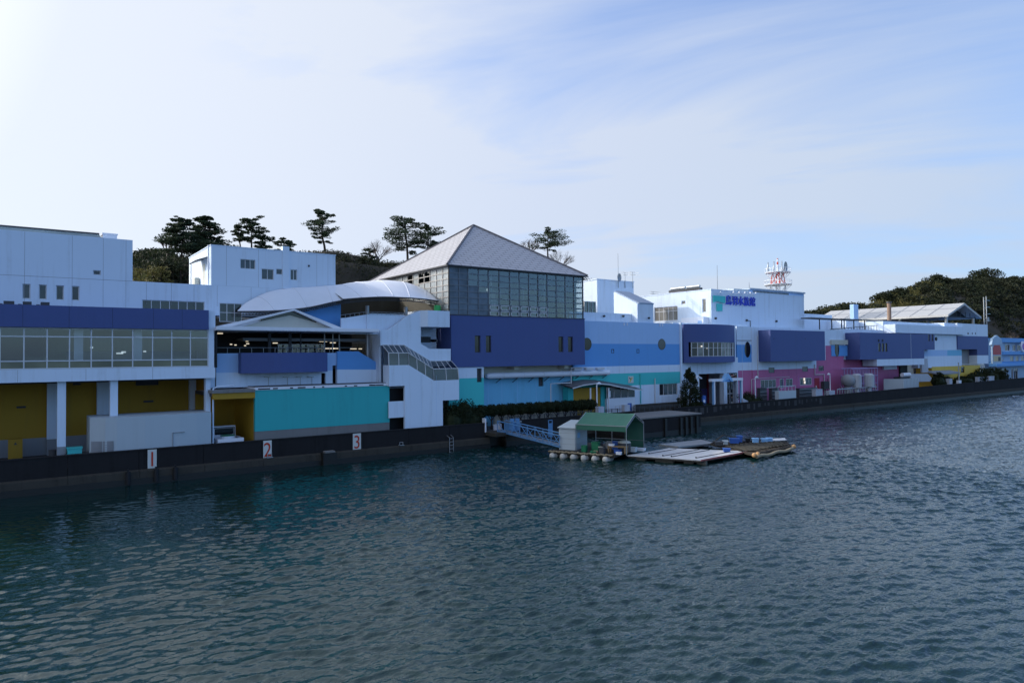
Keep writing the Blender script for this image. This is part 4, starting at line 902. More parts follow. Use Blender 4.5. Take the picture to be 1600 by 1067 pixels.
# ground floor, magenta
K1 = thing('magenta_wing', 'magenta ground floor wing with small grey windows and a red door', 'building', (100, 59, GZ))
v = 57.9
x0, x1 = U(1204, v), U(1345, v)
zw = Zt(1250, 576, v)
wh = [(1201, 1210, 574.2, 582.5), (1253.6, 1262, 572.7, 580.5), (1279, 1287, 571.7, 579.5)]
gw = [(1188.5, 1212.5, 593, 606), (1218.5, 1224.5, 591.5, 606), (1228, 1238.5, 591.5, 604), (1250, 1268, 590.3, 601.5)]
xA = U(1176, v, 600); xB = 108.4
wh2 = [wv(*q) for q in wh]; gw2 = [wv(*q) for q in gw]
xs_ = U(1275.5, v, 570); x12 = U(1289.5, v, 530)
zbx = Zt(1282, 562.5, v)
def mg(x, z):
    if x < x12: return 1 if (z < zw or (x > xs_ and z < zbx)) else 0
    return 0 if z > Zt(1300, 540, 57.9) else 1
zq = Zt(1300, 540, 57.9)
c = MB(); c.grid(xA, xB, GZ, 12.2, v, v+.09, [q for q in wh2+gw2], fn=mg, bx=[xs_, x12], bz=[zw, zq, zbx]); c.box(xA+.01, xB-.01, v+.095, 66, GZ, 12.19); c.box(100.2, xB, v+.1, 66, 10, 12.195)
lines(c, [U(q, v) for q in (1222, 1247)], v, GZ, 5.2, 2, .05); c.build('wall', [white, magenta, purple], K1)
for q in wh2: window(K1, *q, v-.03, 1, 1, ggrey, dgrey, rec=.03, fw=.05)
for q, n_ in zip(gw2, (4, 1, 2, 4)): window(K1, *q, v-.03, n_, 1, [gdark, ggrey], rec=.03, fw=.06, panes=lambda i, j: i % 2)
for px, py in ((1257, 592.5), (1257.7, 597.3)):
    x, z = W(px, py, v-.1); c = MB(); c.box(x-.16, x+.16, v-.1, v-.04, z-.2, z+.2); c.build('lit_lamp', lampm, K1)
q = wv(1272.7, 1279.7, 590.5, 610.5); c = MB(); c.box(q[0], q[1], v-.08, v-.003, GZ, q[3]); d_ = c.build('door', redp, K1); c = MB(); c.box(q[0]+.2, q[0]+.45, v-.09, v-.08, 2.9, 3.5); c.build('notice', plate, d_)
c = MB(); x = U(1272, v, 570); c.tube([(x, v-.12, zw+.6), (x, v-.12, 5.2), (x+2.6, v-.12, 5.2), (x+2.6, v-.12, GZ)], .07, 6); c.build('drainpipe', framew, K1)
c = MB(); c.tube([(U(1178, v), v-.12, 5.0), (U(1232, v), v-.12, 5.05)], .035, 5); c.build('cable_run', framew, K1)
xa_, xb_ = U(1299, 57.85, 548), U(1321, 57.85, 548); z0, z1 = Zt(1310, 556.3, 57.85), Zt(1310, 539.8, 57.85)
c = MB(); c.box(xa_, xb_+.6, 57.83, v-.002, z0, z1, 0); c.box(xa_-.3, xb_+.4, 57.6, v-.002, z1+.15, z1+.9, 1); c.build('blue_panel', [midblue, cream], K1)
disc(K1, 1307.8, 546.3, 57.83, .6, 1.05, 'oval_window', gblack)
c = MB()
for i in range(3): x = U(1275+4*i, 57.7, 598); c.tube([(x+2.4, 57.6, 1.5), (x+2.4, 57.6, 4.2+.3*i)], .05, 5)
c.box(U(1284, 57.6), U(1292, 57.6), 57.3, 57.8, 2.9, 4.1); c.build('pipework', dgrey, K1)

# second long navy box
v = 56.0
L2 = thing('second_navy_box', 'long navy box room with three rounded slit windows, farther along the wing', 'building', (123, 57, 7.4))
z0, z1 = 7.40, 11.78; xl0, xl1 = 109.9, 136.9; xr = 132.6; zk = Zt(1450, 546.4, v)
sl3 = [(1372.5, 1376, 536, 549.5), (1377.7, 1381.2, 536, 549.5), (1383, 1386.5, 536, 549.5), (1450.5, 1452.8, 522.5, 533), (1455.8, 1458, 522.5, 533)]
sl3 = [wv(*q) for q in sl3]
c = MB(); c.grid(xl0, xl1, z0, z1, v, v+.3, sl3+[(xr, xl1, z0, zk)]); c.box(xl0+.002, xr, v+.3, 58.4, z0, z1-.01); c.box(xr, xl1-.01, v+.31, 58.4, zk, z1-.02); lines(c, [U(1423.5, v)], v, z0, z1, 1, .10); c.build('box_wall', [navy, framew], L2)
for q in sl3: window(L2, *q, v, 1, 1, gblack, dgrey, rec=.06, fw=.06)
for px in (1373, 1379):
    x, z = W(px, 532, v); c = MB(); c.tube([(x, v-.05, z), (x, v, z)], .22, 12); c.build('round_vent', black, L2)
x, z = W(1462, 529.5, v); c = MB(); c.tube([(x, v-.15, z), (x, v, z)], .35, 12); c.build('round_vent', black, L2)
zb_ = Zt(1400, 571, v); xq = U(1370.5, v, 566)
c = MB(); c.box(xq, xr, v+.02, 58.4, zb_, z0-.001); c.build('white_skirt', white, L2)
# wall behind and beneath
N1 = thing('far_wing', 'far white and blue wing with stepped roofline and ochre ground floor', 'building', (145, 60, GZ))
vw = 58.4
c = MB(); zt1 = 14.6
c.box(108.4, 140, vw, 68, 7.4, 12.4, 0)
pa = [W(a, e_, vw) for a, e_ in ((1383, 507), (1399, 504.3), (1479, 507.5))]
xz = U(1380, vw, 510)
c.box(xz, 152, vw+.01, 66, 12.3, 14.0, 0); c.box(U(1399, 56.4, 515), 152, 56.4, vw, 11.9, 13.4, 0)
c.box(108.45, 132, vw+.3, 66, GZ, 7.4, 1)
c.box(U(1387, 57.8, 580), U(1407, 57.8, 580), vw, vw+.3, Zt(1397, 577, vw), Zt(1397, 571.5, vw)+.6, 0)
c.box(U(1407, vw, 580), U(1418, vw, 580), vw-.0, vw+.31, GZ, Zt(1412, 571, vw), 2)
c.build('upper_wall', [white, magenta, black], N1)
vv = 57.2; x0, x1 = xr, U(1527, vv, 575); zA, zB = Zt(1460, 547, vv), Zt(1460, 556.3, vv)
xs1 = U(1480.5, vv, 560)
c = MB(); c.grid(x0+.3, 151.8, 5.6, 13.3, vv, vv+.3, fn=lambda x, z: 1 if (zB < z < zA and x < xs1) else 2 if (zB-.0 < z < zA and x >= xs1) else 0, bx=[xs1], bz=[zA, zB])
c.box(x0+.3, 151.8, vv+.3, 58.3, 5.6, 13.25, 0)
pd = [W(1449, 568.5, vv), W(1457, 580.5, vv), W(1481, 581, vv), W(1481, 569, vv)]; c.prism_y([(pd[0][0], 7.4), (pd[1][0], pd[1][1]), (x1, pd[1][1]), (x1, 7.4)], vv-.01, vv-.001, 0) if False else None
c.build('mid_wall', [white, skyblue, paleblue], N1)
zy = Zt(1500, 571.5, vv); c = MB(); c.grid(U(1456, vv, 580), 160.5, GZ, zy, vv-.05, vv+.25, [wv2 for wv2 in [(U(1500, vv), U(1506, vv), Zt(1503, 582, vv), Zt(1503, 570.5, vv)-.3)]]); c.box(U(1456, vv, 580), 160.5, vv+.26, 60, GZ, zy); c.build('ochre_wall', paint('bright_ochre', (.60, .42, .06)), N1)
c = MB(); c.box(U(1499.5, vv), U(1506.5, vv), vv+.05, vv+.2, GZ+.5, zy-.2); c.build('window', gblack, N1)
O1 = thing('end_block', 'end block of the far wing, white over a stepped navy box', 'building', (157, 58, 5.5))
v = 57.0; xa_, xb_ = U(1479.5, 57.8), U(1544.0, v, 530); xf = U(1496.5, v, 535); zn1, zn0 = 11.68, Zt(1510, 545.8, v); xk = U(1527, v, 550); zk0 = Zt(1535, 555, v); zw0 = Zt(1535, 568.2, v); xwk = U(1508.5, v)
c = MB(); c.box(xf-.0, xb_-.03, v+.03, 64, zn1, 14.15, 0); c.box(U(1480, 57, 510), xf, v+.5, 64, zn1, 14.15, 0); c.box(xk, xb_-.03, v+.03, 62, zw0, zk0, 0); c.box(xwk, xk, v+1.5, 62, zw0, zn0, 3)  # last box: recess coloured grey, its shade put into the paint
for px in (1512.5, 1519, 1524): x, z = W(px, 521, v+.03); c.box(x-(.22 if px < 1515 else .1), x+(.22 if px < 1515 else .1), v-.02, v+.03, z-.2, z+.2, 2)
c.build('white_wall', [white, grey, dgrey, grey], O1)
c = MB(); c.box(xf, xb_, v, 62, zn0, zn1-.002); c.box(xk, xb_, v+.001, 62, zk0, zn0); c.box(xf-.2, xf, v+1.2, 62, zn0, zn1-.01) if False else None; c.build('navy_box', navy, O1)

# ------------------------------------------------------------------ signboard hall
Q1 = thing('signboard_hall', 'tall white hall carrying blue lettering and a teal emblem', 'building', (92, 69, 10))
v = 62.0; x0, x1, yb = 80.25, 104.0, 76.0; zt_ = 17.68
side_w = []
def Yv(px, x): # depth of a photo column on the side wall plane X = x
    d = ray(px, 480); return x/d.x*d.y
def Zs(px, py, x): d = ray(px, py); return CH+d.z*x/d.x
sw = [(1022, 1058.5, 479.5, 501.5), (1065, 1071, 470, 475.5), (1097.5, 1103, 467, 488)]
sh = []
for a, e_, c1, d1 in sw: ya, yc = Yv(a, x0), Yv(e_, x0); mpx = (a+e_)/2; sh.append((min(ya, yc), max(ya, yc), Zs(mpx, d1, x0), Zs(mpx, c1, x0)))
c = MB(); c.grid(v+.3, yb, 10, zt_, x0, x0+.3, sh, side=True); c.grid(x0, x1, 10, zt_, v, v+.3); c.box(x0+.3, x1, v+.3, yb, 10, zt_-.02)
c.box(x0-.05, x1+.05, v-.04, v+.35, zt_, zt_+.12); c.box(x0-.05, x0+.35, v+.35, yb, zt_, zt_+.12)
c.box(x0+.2, x1-.1, v-.004, v, Zt(1180, 469, v)+.0, Zt(1180, 469, v)+.03, 1) if False else None
c.build('wall', [white, grey], Q1)
for k, q in enumerate(sh): window(Q1, *q, x0, 5 if k == 0 else 1, 1, pane('warm_grey_glass%d' % k, (.26, .26, .24), .4, .4), rec=.1, fw=.09, side=True, zsplit=[q[2], q[2]+(q[3]-q[2])*.68, q[3]] if k == 0 else None)
c = MB(); yy = Yv(1085, x0-1.2); c.box(x0-1.2, x0-.002, v+.5, 66.5, 10, Zt(1100, 495.5, 63)); c.build('stair_housing', whitep, Q1)
c = MB(); xd_ = x0-1.2; a, e_ = Yv(1096, xd_), Yv(1090, xd_); c.box(xd_-.04, xd_-.002, a, e_, 11.8, Zs(1093, 501, xd_)); c.build('door', skyblue, Q1)
# emblem and lettering, raised off the wall
def sp(P): return [W(a, e_, v-.2) for a, e_ in P]
c = MB(); c.prism_y(sp([(1115.2, 461.6), (1133.4, 463), (1133.4, 473.4), (1129, 473.3), (1124.5, 471.2), (1120, 470.6), (1115.2, 472.2)]), v-.2, v-.05); c.prism_y(sp([(1120.5, 474.2), (1129, 474.8), (1129, 486.2), (1120.5, 486)]), v-.2, v-.05)
c.build('teal_emblem', teal2, Q1)
xt, zt0 = W(1134.8, 475.8, v-.2); xe = W(1180.5, 476.5, v-.2)[0]; hgt_ = W(1157, 462.6, v-.2)[1]-W(1157, 477, v-.2)[1]
o = txt('鳥羽水族館', 1.0, 'blue_lettering', paint('sign_blue_paint', (.03, .06, .55), .4, 0), Q1, (xt, v-.12, zt0), extr=.06)
bb = [Vector(q) for q in o.bound_box]; wx = max(q.x for q in bb)-min(q.x for q in bb); hy = max(q.y for q in bb)-min(q.y for q in bb)
o.data.transform(Matrix.Translation((-min(q.x for q in bb), -min(q.y for q in bb), 0))); o.data.transform(Matrix.Diagonal(((xe-xt)/wx, hgt_/hy, 1, 1)))
# lettering strokes read heavier on the wall
dup = o.data.copy(); dup.transform(Matrix.Translation((.07, 0, -.004)))
import bmesh
bm = bmesh.new(); bm.from_mesh(o.data); bm.from_mesh(dup); bm.to_mesh(o.data); bm.free()
for px, py in ((1117.5, 497.5), (1166, 500.5), (1212.5, 502)):
    x, z = W(px, py, v); c = MB(); c.tube([(x, v-.2, z), (x, v, z)], .17, 10); c.build('wall_lamp', dgrey, Q1)
for i, px in enumerate((1126, 1146, 1155, 1164, 1172.5, 1181)):
    x, z = W(px, 456.5+.25*i, v-.5); c = MB(); c.tube([(x, v, z-.3), (x, v-.5, z)], .04, 5); c.box(x-.15, x+.15, v-.65, v-.45, z-.08, z+.1); c.build('sign_floodlight', whitep, Q1)
x, z = W(1172, 503, v); c = MB(); c.tube([(x, v-.05, z-.9), (x, v-.05, z+.15), (x-.7, v-.05, z+.15)], .05, 5); c.build('conduit', dgrey, Q1)
# penthouse roof with louvre
xa_, xb_ = U(1170.5, 64, 452), U(1256, 64, 458); zt1 = Zt(1171, 450.3, 64)
c = MB(); c.box(xa_, xb_, 64, 74, zt_-.1, zt1-.2, 0); c.box(xa_-.1, xb_+.15, 63.8, 74.2, zt1-.2, zt1, 2)
for i in range(60): x = xa_+(xb_-xa_)*i/60; c.box(x, x+.2, 63.74, 63.8, zt1-.2, zt1+.04, 2)
yw = 75.9; c.build('penthouse', [skyblue, grey, metal('pale_ribbed_roof', (.34, .42, .52), .5, .2)], Q1)
c = MB(); a, e_ = U(1177, 63.95, 458), U(1232, 63.95, 458); z0, z1 = zt_+.15, zt1-.35; c.box(a, e_, 63.9, 63.99, z0, z1, 0)
for i in range(26): x = a+(e_-a)*i/26; c.box(x, x+.12, 63.86, 63.9, z0, z1, 1)
c.build('louvre_band', [black, steel], Q1)
c = MB(); c.prism_x([(64, zt_), (76, zt_), (76, zt1+.1), (64, zt1-.25)], x0+8, xa_); c.build('ribbed_roof', shedm, Q1)
# tube heaters on its roof
y0 = 66.5
for lab, a, e_ in (('cluster of dark pipes and a grey casing, left end of the signboard hall roof', 1051, 1073), ('row of solar water tubes on the signboard hall roof', 1076, 1096)):
    ya, yc = Yv(e_, x0+1.5), Yv(a, x0+1.5); c = MB()
    for i in range(8):
        y = ya+(yc-ya)*i/7; c.tube([(x0+1.2, y, zt_), (x0+1.2, y, zt_+.7)], .05, 5); c.box(x0+1.1, x0+1.8, y, y+.4, zt_+.15, zt_+.65, 1)
    c.tube([(x0+1.2, ya, zt_+.85), (x0+1.2, yc, zt_+.85)], .18, 8); c.build('roof_pipes' if a < 1060 else 'solar_heater', [steel, dgrey], None, label=lab, category='roof equipment')

# communications tower behind
TW = thing('radio_tower', 'red and white lattice radio tower with two round platforms behind the signboard hall', 'radio tower', (0, 0, 0))
vt = 100.0; tx = U(1215.5, vt, 440); TW.location = (tx, vt, GZ)
zA, zB, zC = Zt(1215, 445.5, vt), Zt(1215, 426.5, vt), Zt(1215, 404, vt)
rw = [whitep, paint('tower_red', (.55, .06, .03), .5)]
c = MB()
for i in range(4):
    a = math.pi/4+math.pi/2*i; ca, sa = math.cos(a), math.sin(a)
    c.tube([(tx+ca*3.4, vt+sa*3.4, GZ), (tx+ca*1.8, vt+sa*1.8, zA)], .14, 6, 0); c.tube([(tx+ca*1.8, vt+sa*1.8, zA), (tx+ca*1.3, vt+sa*1.3, zB)], .13, 6, 1)
    a2 = a+math.pi/2; c2, s2_ = math.cos(a2), math.sin(a2); c.tube([(tx+ca*1.8, vt+sa*1.8, zA), (tx+c2*1.3, vt+s2_*1.3, zB)], .1, 5, 1); c.tube([(tx+c2*1.8, vt+s2_*1.8, zA), (tx+ca*1.3, vt+sa*1.3, zB)], .1, 5, 0)
    for k in range(5):
        z0, z1 = GZ+(zA-GZ)*k/5, GZ+(zA-GZ)*(k+1)/5; r0, r1 = 3.4-1.6*k/5, 3.4-1.6*(k+1)/5; c.tube([(tx+ca*r0, vt+sa*r0, z0), (tx+c2*r1, vt+s2_*r1, z1)], .1, 5, k % 2)
c.build('lattice', rw, TW)
for zz_, R_ in ((zA, 3.3), (zB, 3.1)):
    c = MB(); c.tube([(tx, vt, zz_), (tx, vt, zz_+.14)], R_, 24)
    for i in range(16): a = 6.2832*i/16; c.tube([(tx+math.cos(a)*R_, vt+math.sin(a)*R_, zz_+.2), (tx+math.cos(a)*R_, vt+math.sin(a)*R_, zz_+1.1)], .04, 4)
    c.tube([(tx+math.cos(a)*R_, vt+math.sin(a)*R_, zz_+1.1) for a in [6.2832*i/24 for i in range(25)]], .05, 4, cap=False)
    for i in range(8): a = 6.2832*i/8; c.tube([(tx+math.cos(a)*R_, vt+math.sin(a)*R_, zz_), (tx+math.cos(a)*1.6, vt+math.sin(a)*1.6, zz_-1.5)], .06, 4)
    c.build('platform', rw[0], TW)
c = MB(); k = 0; z = zB
while z < zC: c.tube([(tx, vt, z), (tx, vt, min(z+.7, zC))], .2 if z > zB+1.5 else .24, 8, k % 2 if z > zB+1.5 else 0); z += .7; k += 1
c.build('mast', rw, TW)
for px, py in ((1200.3, 410), (1209.5, 408.5), (1222, 408), (1228.8, 410)):
    x = U(px, vt, 420); c = MB(); c.tube([(x, vt, zB), (x, vt, Zt(px, py, vt))], .11, 5); c.tube([(x-.7, vt, zB+.2), (x, vt, zB+2)], .06, 4); c.build('whip_antenna', steel, TW)
x, z = W(1225.5, 417.5, vt-2); c = MB()
for q in range(16):
    a, e_ = 6.2832*q/16, 6.2832*(q+1)/16; c.face([(x, vt-2, z), (x+.8*math.cos(a), vt-2.4, z+1.4*math.sin(a)), (x+.8*math.cos(e_), vt-2.4, z+1.4*math.sin(e_))])
c.tube([(x, vt-2, z), (x, vt-1.2, z-2.2)], .15); c.build('dish', steel, TW)

# ------------------------------------------------------------------ long gabled roof far right
V1 = thing('show_arena_roof', 'long white gabled roof on posts with an open dark gable end', 'building', (177, 82, 8))
y0, y1 = 66.0, 98.0; rx, rz = 177.3, 19.8; ex0, ex1, ez = 168.4, 186.8, 16.85
c = MB()
c.prism_y([(ex0, ez), (rx, rz), (ex1, ez), (ex1, ez-.45), (rx, rz-.5), (ex0, ez-.45)], y0, y1, 0)
for i in range(1, 8): y = y0+(y1-y0)*i/8; c.prism_y([(ex0-.03, ez+.04), (rx, rz+.05), (rx, rz-.1), (ex0-.03, ez-.1)], y, y+.22, 1)
c.prism_y([(ex0+4.6, ez+1.56), (ex0+5.0, ez+1.70), (ex0+5.0, ez+1.50), (ex0+4.6, ez+1.36)], y0, y1, 1)
c.build('gabled_roof', [paint('pale_grey_roof', (.40, .41, .42), .5, .15, .1, (.4, .4, .4)), grey], V1)
c = MB(); c.prism_y([(ex0+1.5, ez-.2), (rx, rz-.7), (ex1-1.5, ez-.2)], y0+2.5, y0+2.7, 0)
for i in range(7): x = ex0+1.5+i*2.6; c.tube([(x, y0+1, ez-.3), (x, y0+1, ez+1.0 if 0 < i < 6 else ez)], .08, 4, 1)
c.tube([(ex0+.6, y0+1, ez-.35), (ex1-.6, y0+1, ez-.35)], .12, 5, 1); c.build('truss', [black, dgrey], V1)
for x in (ex0+1.6, ex1-2.2):
    for k, y in enumerate((y0+1, y0+11, y0+21, y0+31)):
        cc = MB(); cc.tube([(x, y, 8), (x, y, ez-.4)], .32, 8); cc.build('post', steel, V1)
c = MB(); c.box(ex0+3.5, ex1-2, 74, 98, GZ, 15.5, 0); c.box(150, ex0+3.4, 75, 98, GZ, 15.6, 1); c.build('seating_block', [dgrey, cream], V1)
# roof terrace pergola and clutter between
W1 = thing('roof_pergola', 'thin dark pergola canopy with posts on the roof terrace beside the signboard hall', 'pergola', (115, 62, 12))
def q3(px, py, v): x, z = W(px, py, v); return (x, v, z)
a, e_, f_ = q3(1262, 496.5, 60), q3(1314, 498.5, 59.5), q3(1395, 493.5, 63)
c = MB(); zc_ = a[2]; c.box(a[0], e_[0]+7, 59.5, 61.2, zc_-.12, zc_+.05); c.tube([(e_[0], 59.5, zc_), (f_[0], 61.5, zc_+.25)], .1, 5); c.build('canopy', dgrey, W1)
for px in (1280.5, 1299.5, 1315, 1319, 1334, 1351):
    x = U(px, 59.6, 505); c = MB(); c.tube([(x, 59.6, 12.1), (x, 59.6, zc_)], .09, 6); c.build('post', dgrey, W1)
c = MB(); x0, x1 = U(1281, 59.4, 513), U(1378, 59.4, 510)
c.tube([(x0, 59.4, 12.2), (x1, 59.4, 12.45)], .07, 5); c.tube([(x0+3, 59.4, 12.35), (x1, 59.4, 13.4)], .06, 5)
for i in range(18): x = x0+4+(x1-x0-4)*i/17; c.tube([(x, 59.4, 12.25), (x, 59.4, 12.4+1.0*i/17)], .035, 4)
c.build('ramp_railing', dgrey, W1)
X1 = thing('roof_terrace_block', 'low white roof terrace block behind the pergola', 'building', (125, 66, 10))
c = MB(); xa_ = U(1256, 66, 492); c.box(xa_, U(1300, 66, 495), 66, 80, 10, Zt(1275, 491, 66)); c.box(U(1300, 66, 495), 128, 66, 80, 10, Zt(1310, 502, 66)); xk = U(1322, 62.5, 505); c.box(xk, U(1342, 62.5, 505), 62.5, 66, 12, Zt(1330, 500.5, 62.5)); c.box(U(1383, 60, 510), 151, 60, 66, 12, Zt(1420, 505.5, 60)); c.build('wall', white, X1)
c = MB(); x0, x1 = U(1334, 72, 482), U(1341, 72, 482); c.box(x0, x1, 72, 72.8, 15, Zt(1335, 475.5, 72)); c.build('square_chimney', skyblue, None, label='square pale blue chimney in front of the long white roof, left', category='chimney')
x, z = W(1389, 472, 74); c = MB(); c.tube([(x, 74, z-5), (x, 74, z)], .42, 10); c.tube([(x, 74, z-.25), (x, 74, z+.1)], .55, 10, 1); c.build('flue', [paint('rusty_flue', (.25, .17, .13), .7, .8), dgrey], None, label='rusty round flue in front of the long white roof, middle', category='chimney')
for k, (px, vv, h_) in enumerate(((1537.5, 66, 464.5), (1541.5, 65, 463))):
    x = U(px, vv, 490); z1 = Zt(px, h_, vv); c = MB(); c.tube([(x, vv, GZ), (x, vv, z1)], [.15, .10], 8)
    for j in range(4): c.box(x-.1, x+(2.2 if k else .8), vv-.05, vv+.05, z1-1.0-1.6*j, z1-.9-1.6*j)
    if k: c.tube([(x+.5, vv, z1-6), (x+.5, vv, z1-5)], .35, 8)
    c.build('utility_pole', steel, None, label='grey utility pole with %s of the end block' % ('long cross arms, right one' if k else 'short cross arms, left one'), category='utility pole')
# ------------------------------------------------------------------ far shop at the right edge
shopw = paint('shop_wall_paint', (.34, .48, .64), .6, .4, .2)
Y1 = thing('seafront_shop', 'pale blue two storey seafront shop with blue trim at the right edge', 'building', (196, 64, GZ))
v = 62.0; x0, x1 = U(1545, v, 570), U(1640, v, 560); zt_, zm1, zm0, zg = Zt(1575, 535, v), Zt(1575, 550.5, v), Zt(1575, 554, v), Zt(1575, 571, v)
wn = [(1570.5, 1578, 538, 548.5), (1582, 1587, 538.5, 548.5), (1589.5, 1595, 538.5, 548.5), (1578.5, 1584, 556, 566.5), (1587, 1592, 556, 566.5), (1595.5, 1600, 556, 566.5), (1565.5, 1568, 560, 566.5)]
wq = [wv(*q) for q in wn]
xg = [(U(1580, v, 578), U(1583.5, v, 578), GZ, Zt(1582, 575.5, v)), (U(1584.5, v, 578), U(1590.5, v, 578), GZ, Zt(1587, 575.5, v)), (U(1564, v, 578), U(1573, v, 578), GZ, Zt(1570, 575.5, v))]
c = MB(); c.grid(U(1561, v), x1, GZ, zt_, v, v+.3, wq+xg, fn=lambda x, z: 0); c.box(U(1561, v)+.01, x1, v+.31, 76, GZ, zt_-.02, 0); c.box(U(1560, v), x1, v-1.0, v-.01, zm0, zm1+.2, 1); c.box(U(1556, v), x1, v-.8, 76, zt_, zt_+1.0, 1); c.box(x0, x1, v-1.6, v-.01, zg-.1, zg+.35, 1); c.box(U(1545.5, v), U(1561, v), v+1, 76, GZ, zt_+.6, 0); c.build('wall', [shopw, midblue], Y1)
for i, q in enumerate(wq): window(Y1, *q, v, 2, 1, pane('warm_shop_glass', (.30, .24, .12), .3) if i > 2 and 'warm_shop_glass' not in MATS else MATS['warm_shop_glass'] if i > 2 else gdark, whitep, rec=.08, fw=.12)
for q in xg: window(Y1, *q, v, 2, 1, gdark, whitep, rec=.08, fw=.1)
c = MB(); c.prism_x([(v-1.6, zg+.36), (v, zg+.36), (v, zg+1.0)], x0, x1); c.build('awning', midblue, Y1)
xs0, xs1 = U(1549, v-1.7, 555), U(1563.5, v-1.7, 555); zs0, zs1 = Zt(1556, 568, v-1.7), Zt(1556, 539, v-1.7)
c = MB(); c.box(xs0, xs1, v-1.9, v-1.6, zs0, zs1, 0); c.prism_y([(xs0-.6, zs1), (xs1+.6, zs1), (xs1-.3, zs1+1.4), ((xs0+xs1)/2, zs1+2.2), (xs0+.3, zs1+1.4)], v-2.0, v-1.5, 0)
c.box(xs0+.4, xs1-.4, v-1.94, v-1.9, zs1-2.2, zs1-.5, 1); c.prism_y([((xs0+xs1)/2+math.cos(a)*2.0, zs1-.6+math.sin(a)*.9) for a in [math.pi*k/10 for k in range(11)]], v-1.95, v-1.94, 1)
c.box(xs0+.5, xs1-.5, v-1.93, v-1.9, zs0+.5, zs1-2.4, 2); c.box(xs0+3.2, xs1-.8, v-1.95, v-1.93, zs1-3.6, zs1-2.7, 3)
c.build('signboard', [shopw, paint('faded_red', (.45, .08, .08)), paint('faded_cream', (.55, .46, .28)), dgrey], Y1)
a = U(1563, v-.5, 533); c = MB(); c.box(a-1.5, a+1.5, v+4, v+8, zt_+1, Zt(1562, 528.5, v)+.6); c.build('roof_tank', cream, Y1)
x, z = W(1598.5, 541.5, v-1.2); c = MB(); c.tube([(x, v-1.3, z), (x, v-1.1, z)], 1.3, 16, 0); c.tube([(x, v-1.33, z), (x, v-1.3, z)], .8, 16, 1); c.build('round_sign', [whitep, purple], Y1)

# ------------------------------------------------------------------ foliage builders
def tufts(m_, c, r, n_, s, flat=1.0, mm=0, shell=.55, rg=random):
    for _ in range(n_):
        while True:
            p = Vector((rg.uniform(-1, 1), rg.uniform(-1, 1), rg.uniform(-1, 1)))
            if p.length <= 1 and p.length > shell*rg.random(): break
        q = Vector((c[0]+p.x*r[0], c[1]+p.y*r[1], c[2]+p.z*r[2]))
        a = Vector((rg.uniform(-1, 1), rg.uniform(-1, 1), rg.uniform(-1, 1)*flat)).normalized(); b2 = a.orthogonal().normalized(); b2 = (b2*math.cos(k_ := rg.random()*6.28)+a.cross(b2)*math.sin(k_)); 
        L_ = s*rg.uniform(.6, 1.3); w_ = L_*.45
        m_.face([q-a*L_*.5, q+b2*w_*.5, q+a*L_*.5, q-b2*w_*.5], mm)
def cr(P, n=5): return [Vector(p) for p in smoothpts(P, n)]
def pine(name, label, px, vy, pyb, pyt, wpx, lean=0, seed=0, style='pine', cat='pine tree', nb=16, bare=.25, group='pines on the ridge'):
    rg = random.Random(seed); x, zb = W(px, pyb, vy); zt = Zt(px, pyt, vy); H = zt-zb; Rm = (U(px+wpx/2, vy, pyb)-U(px-wpx/2, vy, pyb))/2*1.12
    base = zb-3.5
    t = thing(name, label, cat, (x, vy, base), group)
    tp = [(x+lean*H*.0, vy, base), (x+lean*H*.05, vy, zb+H*.1), (x+lean*H*.5+rg.uniform(-.03, .03)*H, vy, zb+H*.45), (x+lean*H*.7+rg.uniform(-.04, .04)*H, vy, zb+H*.75), (x+lean*H*.6, vy, zt-.3)]
    tc_ = cr(tp, 5); tr = MB(); n_ = len(tc_); tr.tube(tc_, [.035*H*(1-.85*i/(n_-1)) for i in range(n_)], 7)
    lf = MB()
    for i in range(nb):
        f = bare+(1-bare)*(i+.4*rg.random())/nb; k = min(int(f*(n_-1)*.92)+1, n_-1) if False else min(n_-1, max(1, int((3.5+f*H)/(3.5+H)*(n_-1))))
        p = tc_[k]; zz = zb+f*H; p = Vector((p.x, p.y, zz))
        if style == 'cedar': R = Rm*(1-f)**.6*rg.uniform(.7, 1.1)+.3
        else: R = Rm*(math.sin(math.pi*min(1, (f-bare*.6)/(1.08-bare*.6)))**.6)*rg.uniform(.55, 1.05)
        for q in range(2 if style != 'cedar' else 4):
            a = rg.random()*6.28 if q else i*2.4; d = Vector((math.cos(a), math.sin(a)*.9, 0)); e = p+d*R+Vector((0, 0, (.02 if style == 'cedar' else .10)*H*rg.uniform(-.5, 1)))
            mid = p+d*R*.5+Vector((0, 0, .03*H*rg.uniform(-.5, 1)))
            tr.tube([p, mid, e], [.012*H, .009*H, .004*H], 4)
            np_ = 3 if R > .7 else 2
            for s_ in range(np_):
                c_ = p.lerp(e, .42+.55*s_/max(1, np_-1))+Vector((rg.uniform(-.2, .2), rg.uniform(-.2, .2), .1)); rr_ = max(.28, R*.30)*rg.uniform(.55, 1.2); c_.z += rg.uniform(-.12, .2)*rr_*2
                tufts(lf, c_, (rr_*1.15, rr_*1.15, rr_*(.40 if style == 'pine' else .26)), int(92*max(.6, rr_)**1.1), .27, .6, rg=rg)
    tufts(lf, (tc_[-1].x, vy, zt-.35), (.55, .55, .35), 70, .32, .6, rg=rg)
    tr.build('trunk', bark, t); lf.build('crown', pinef, t); return t
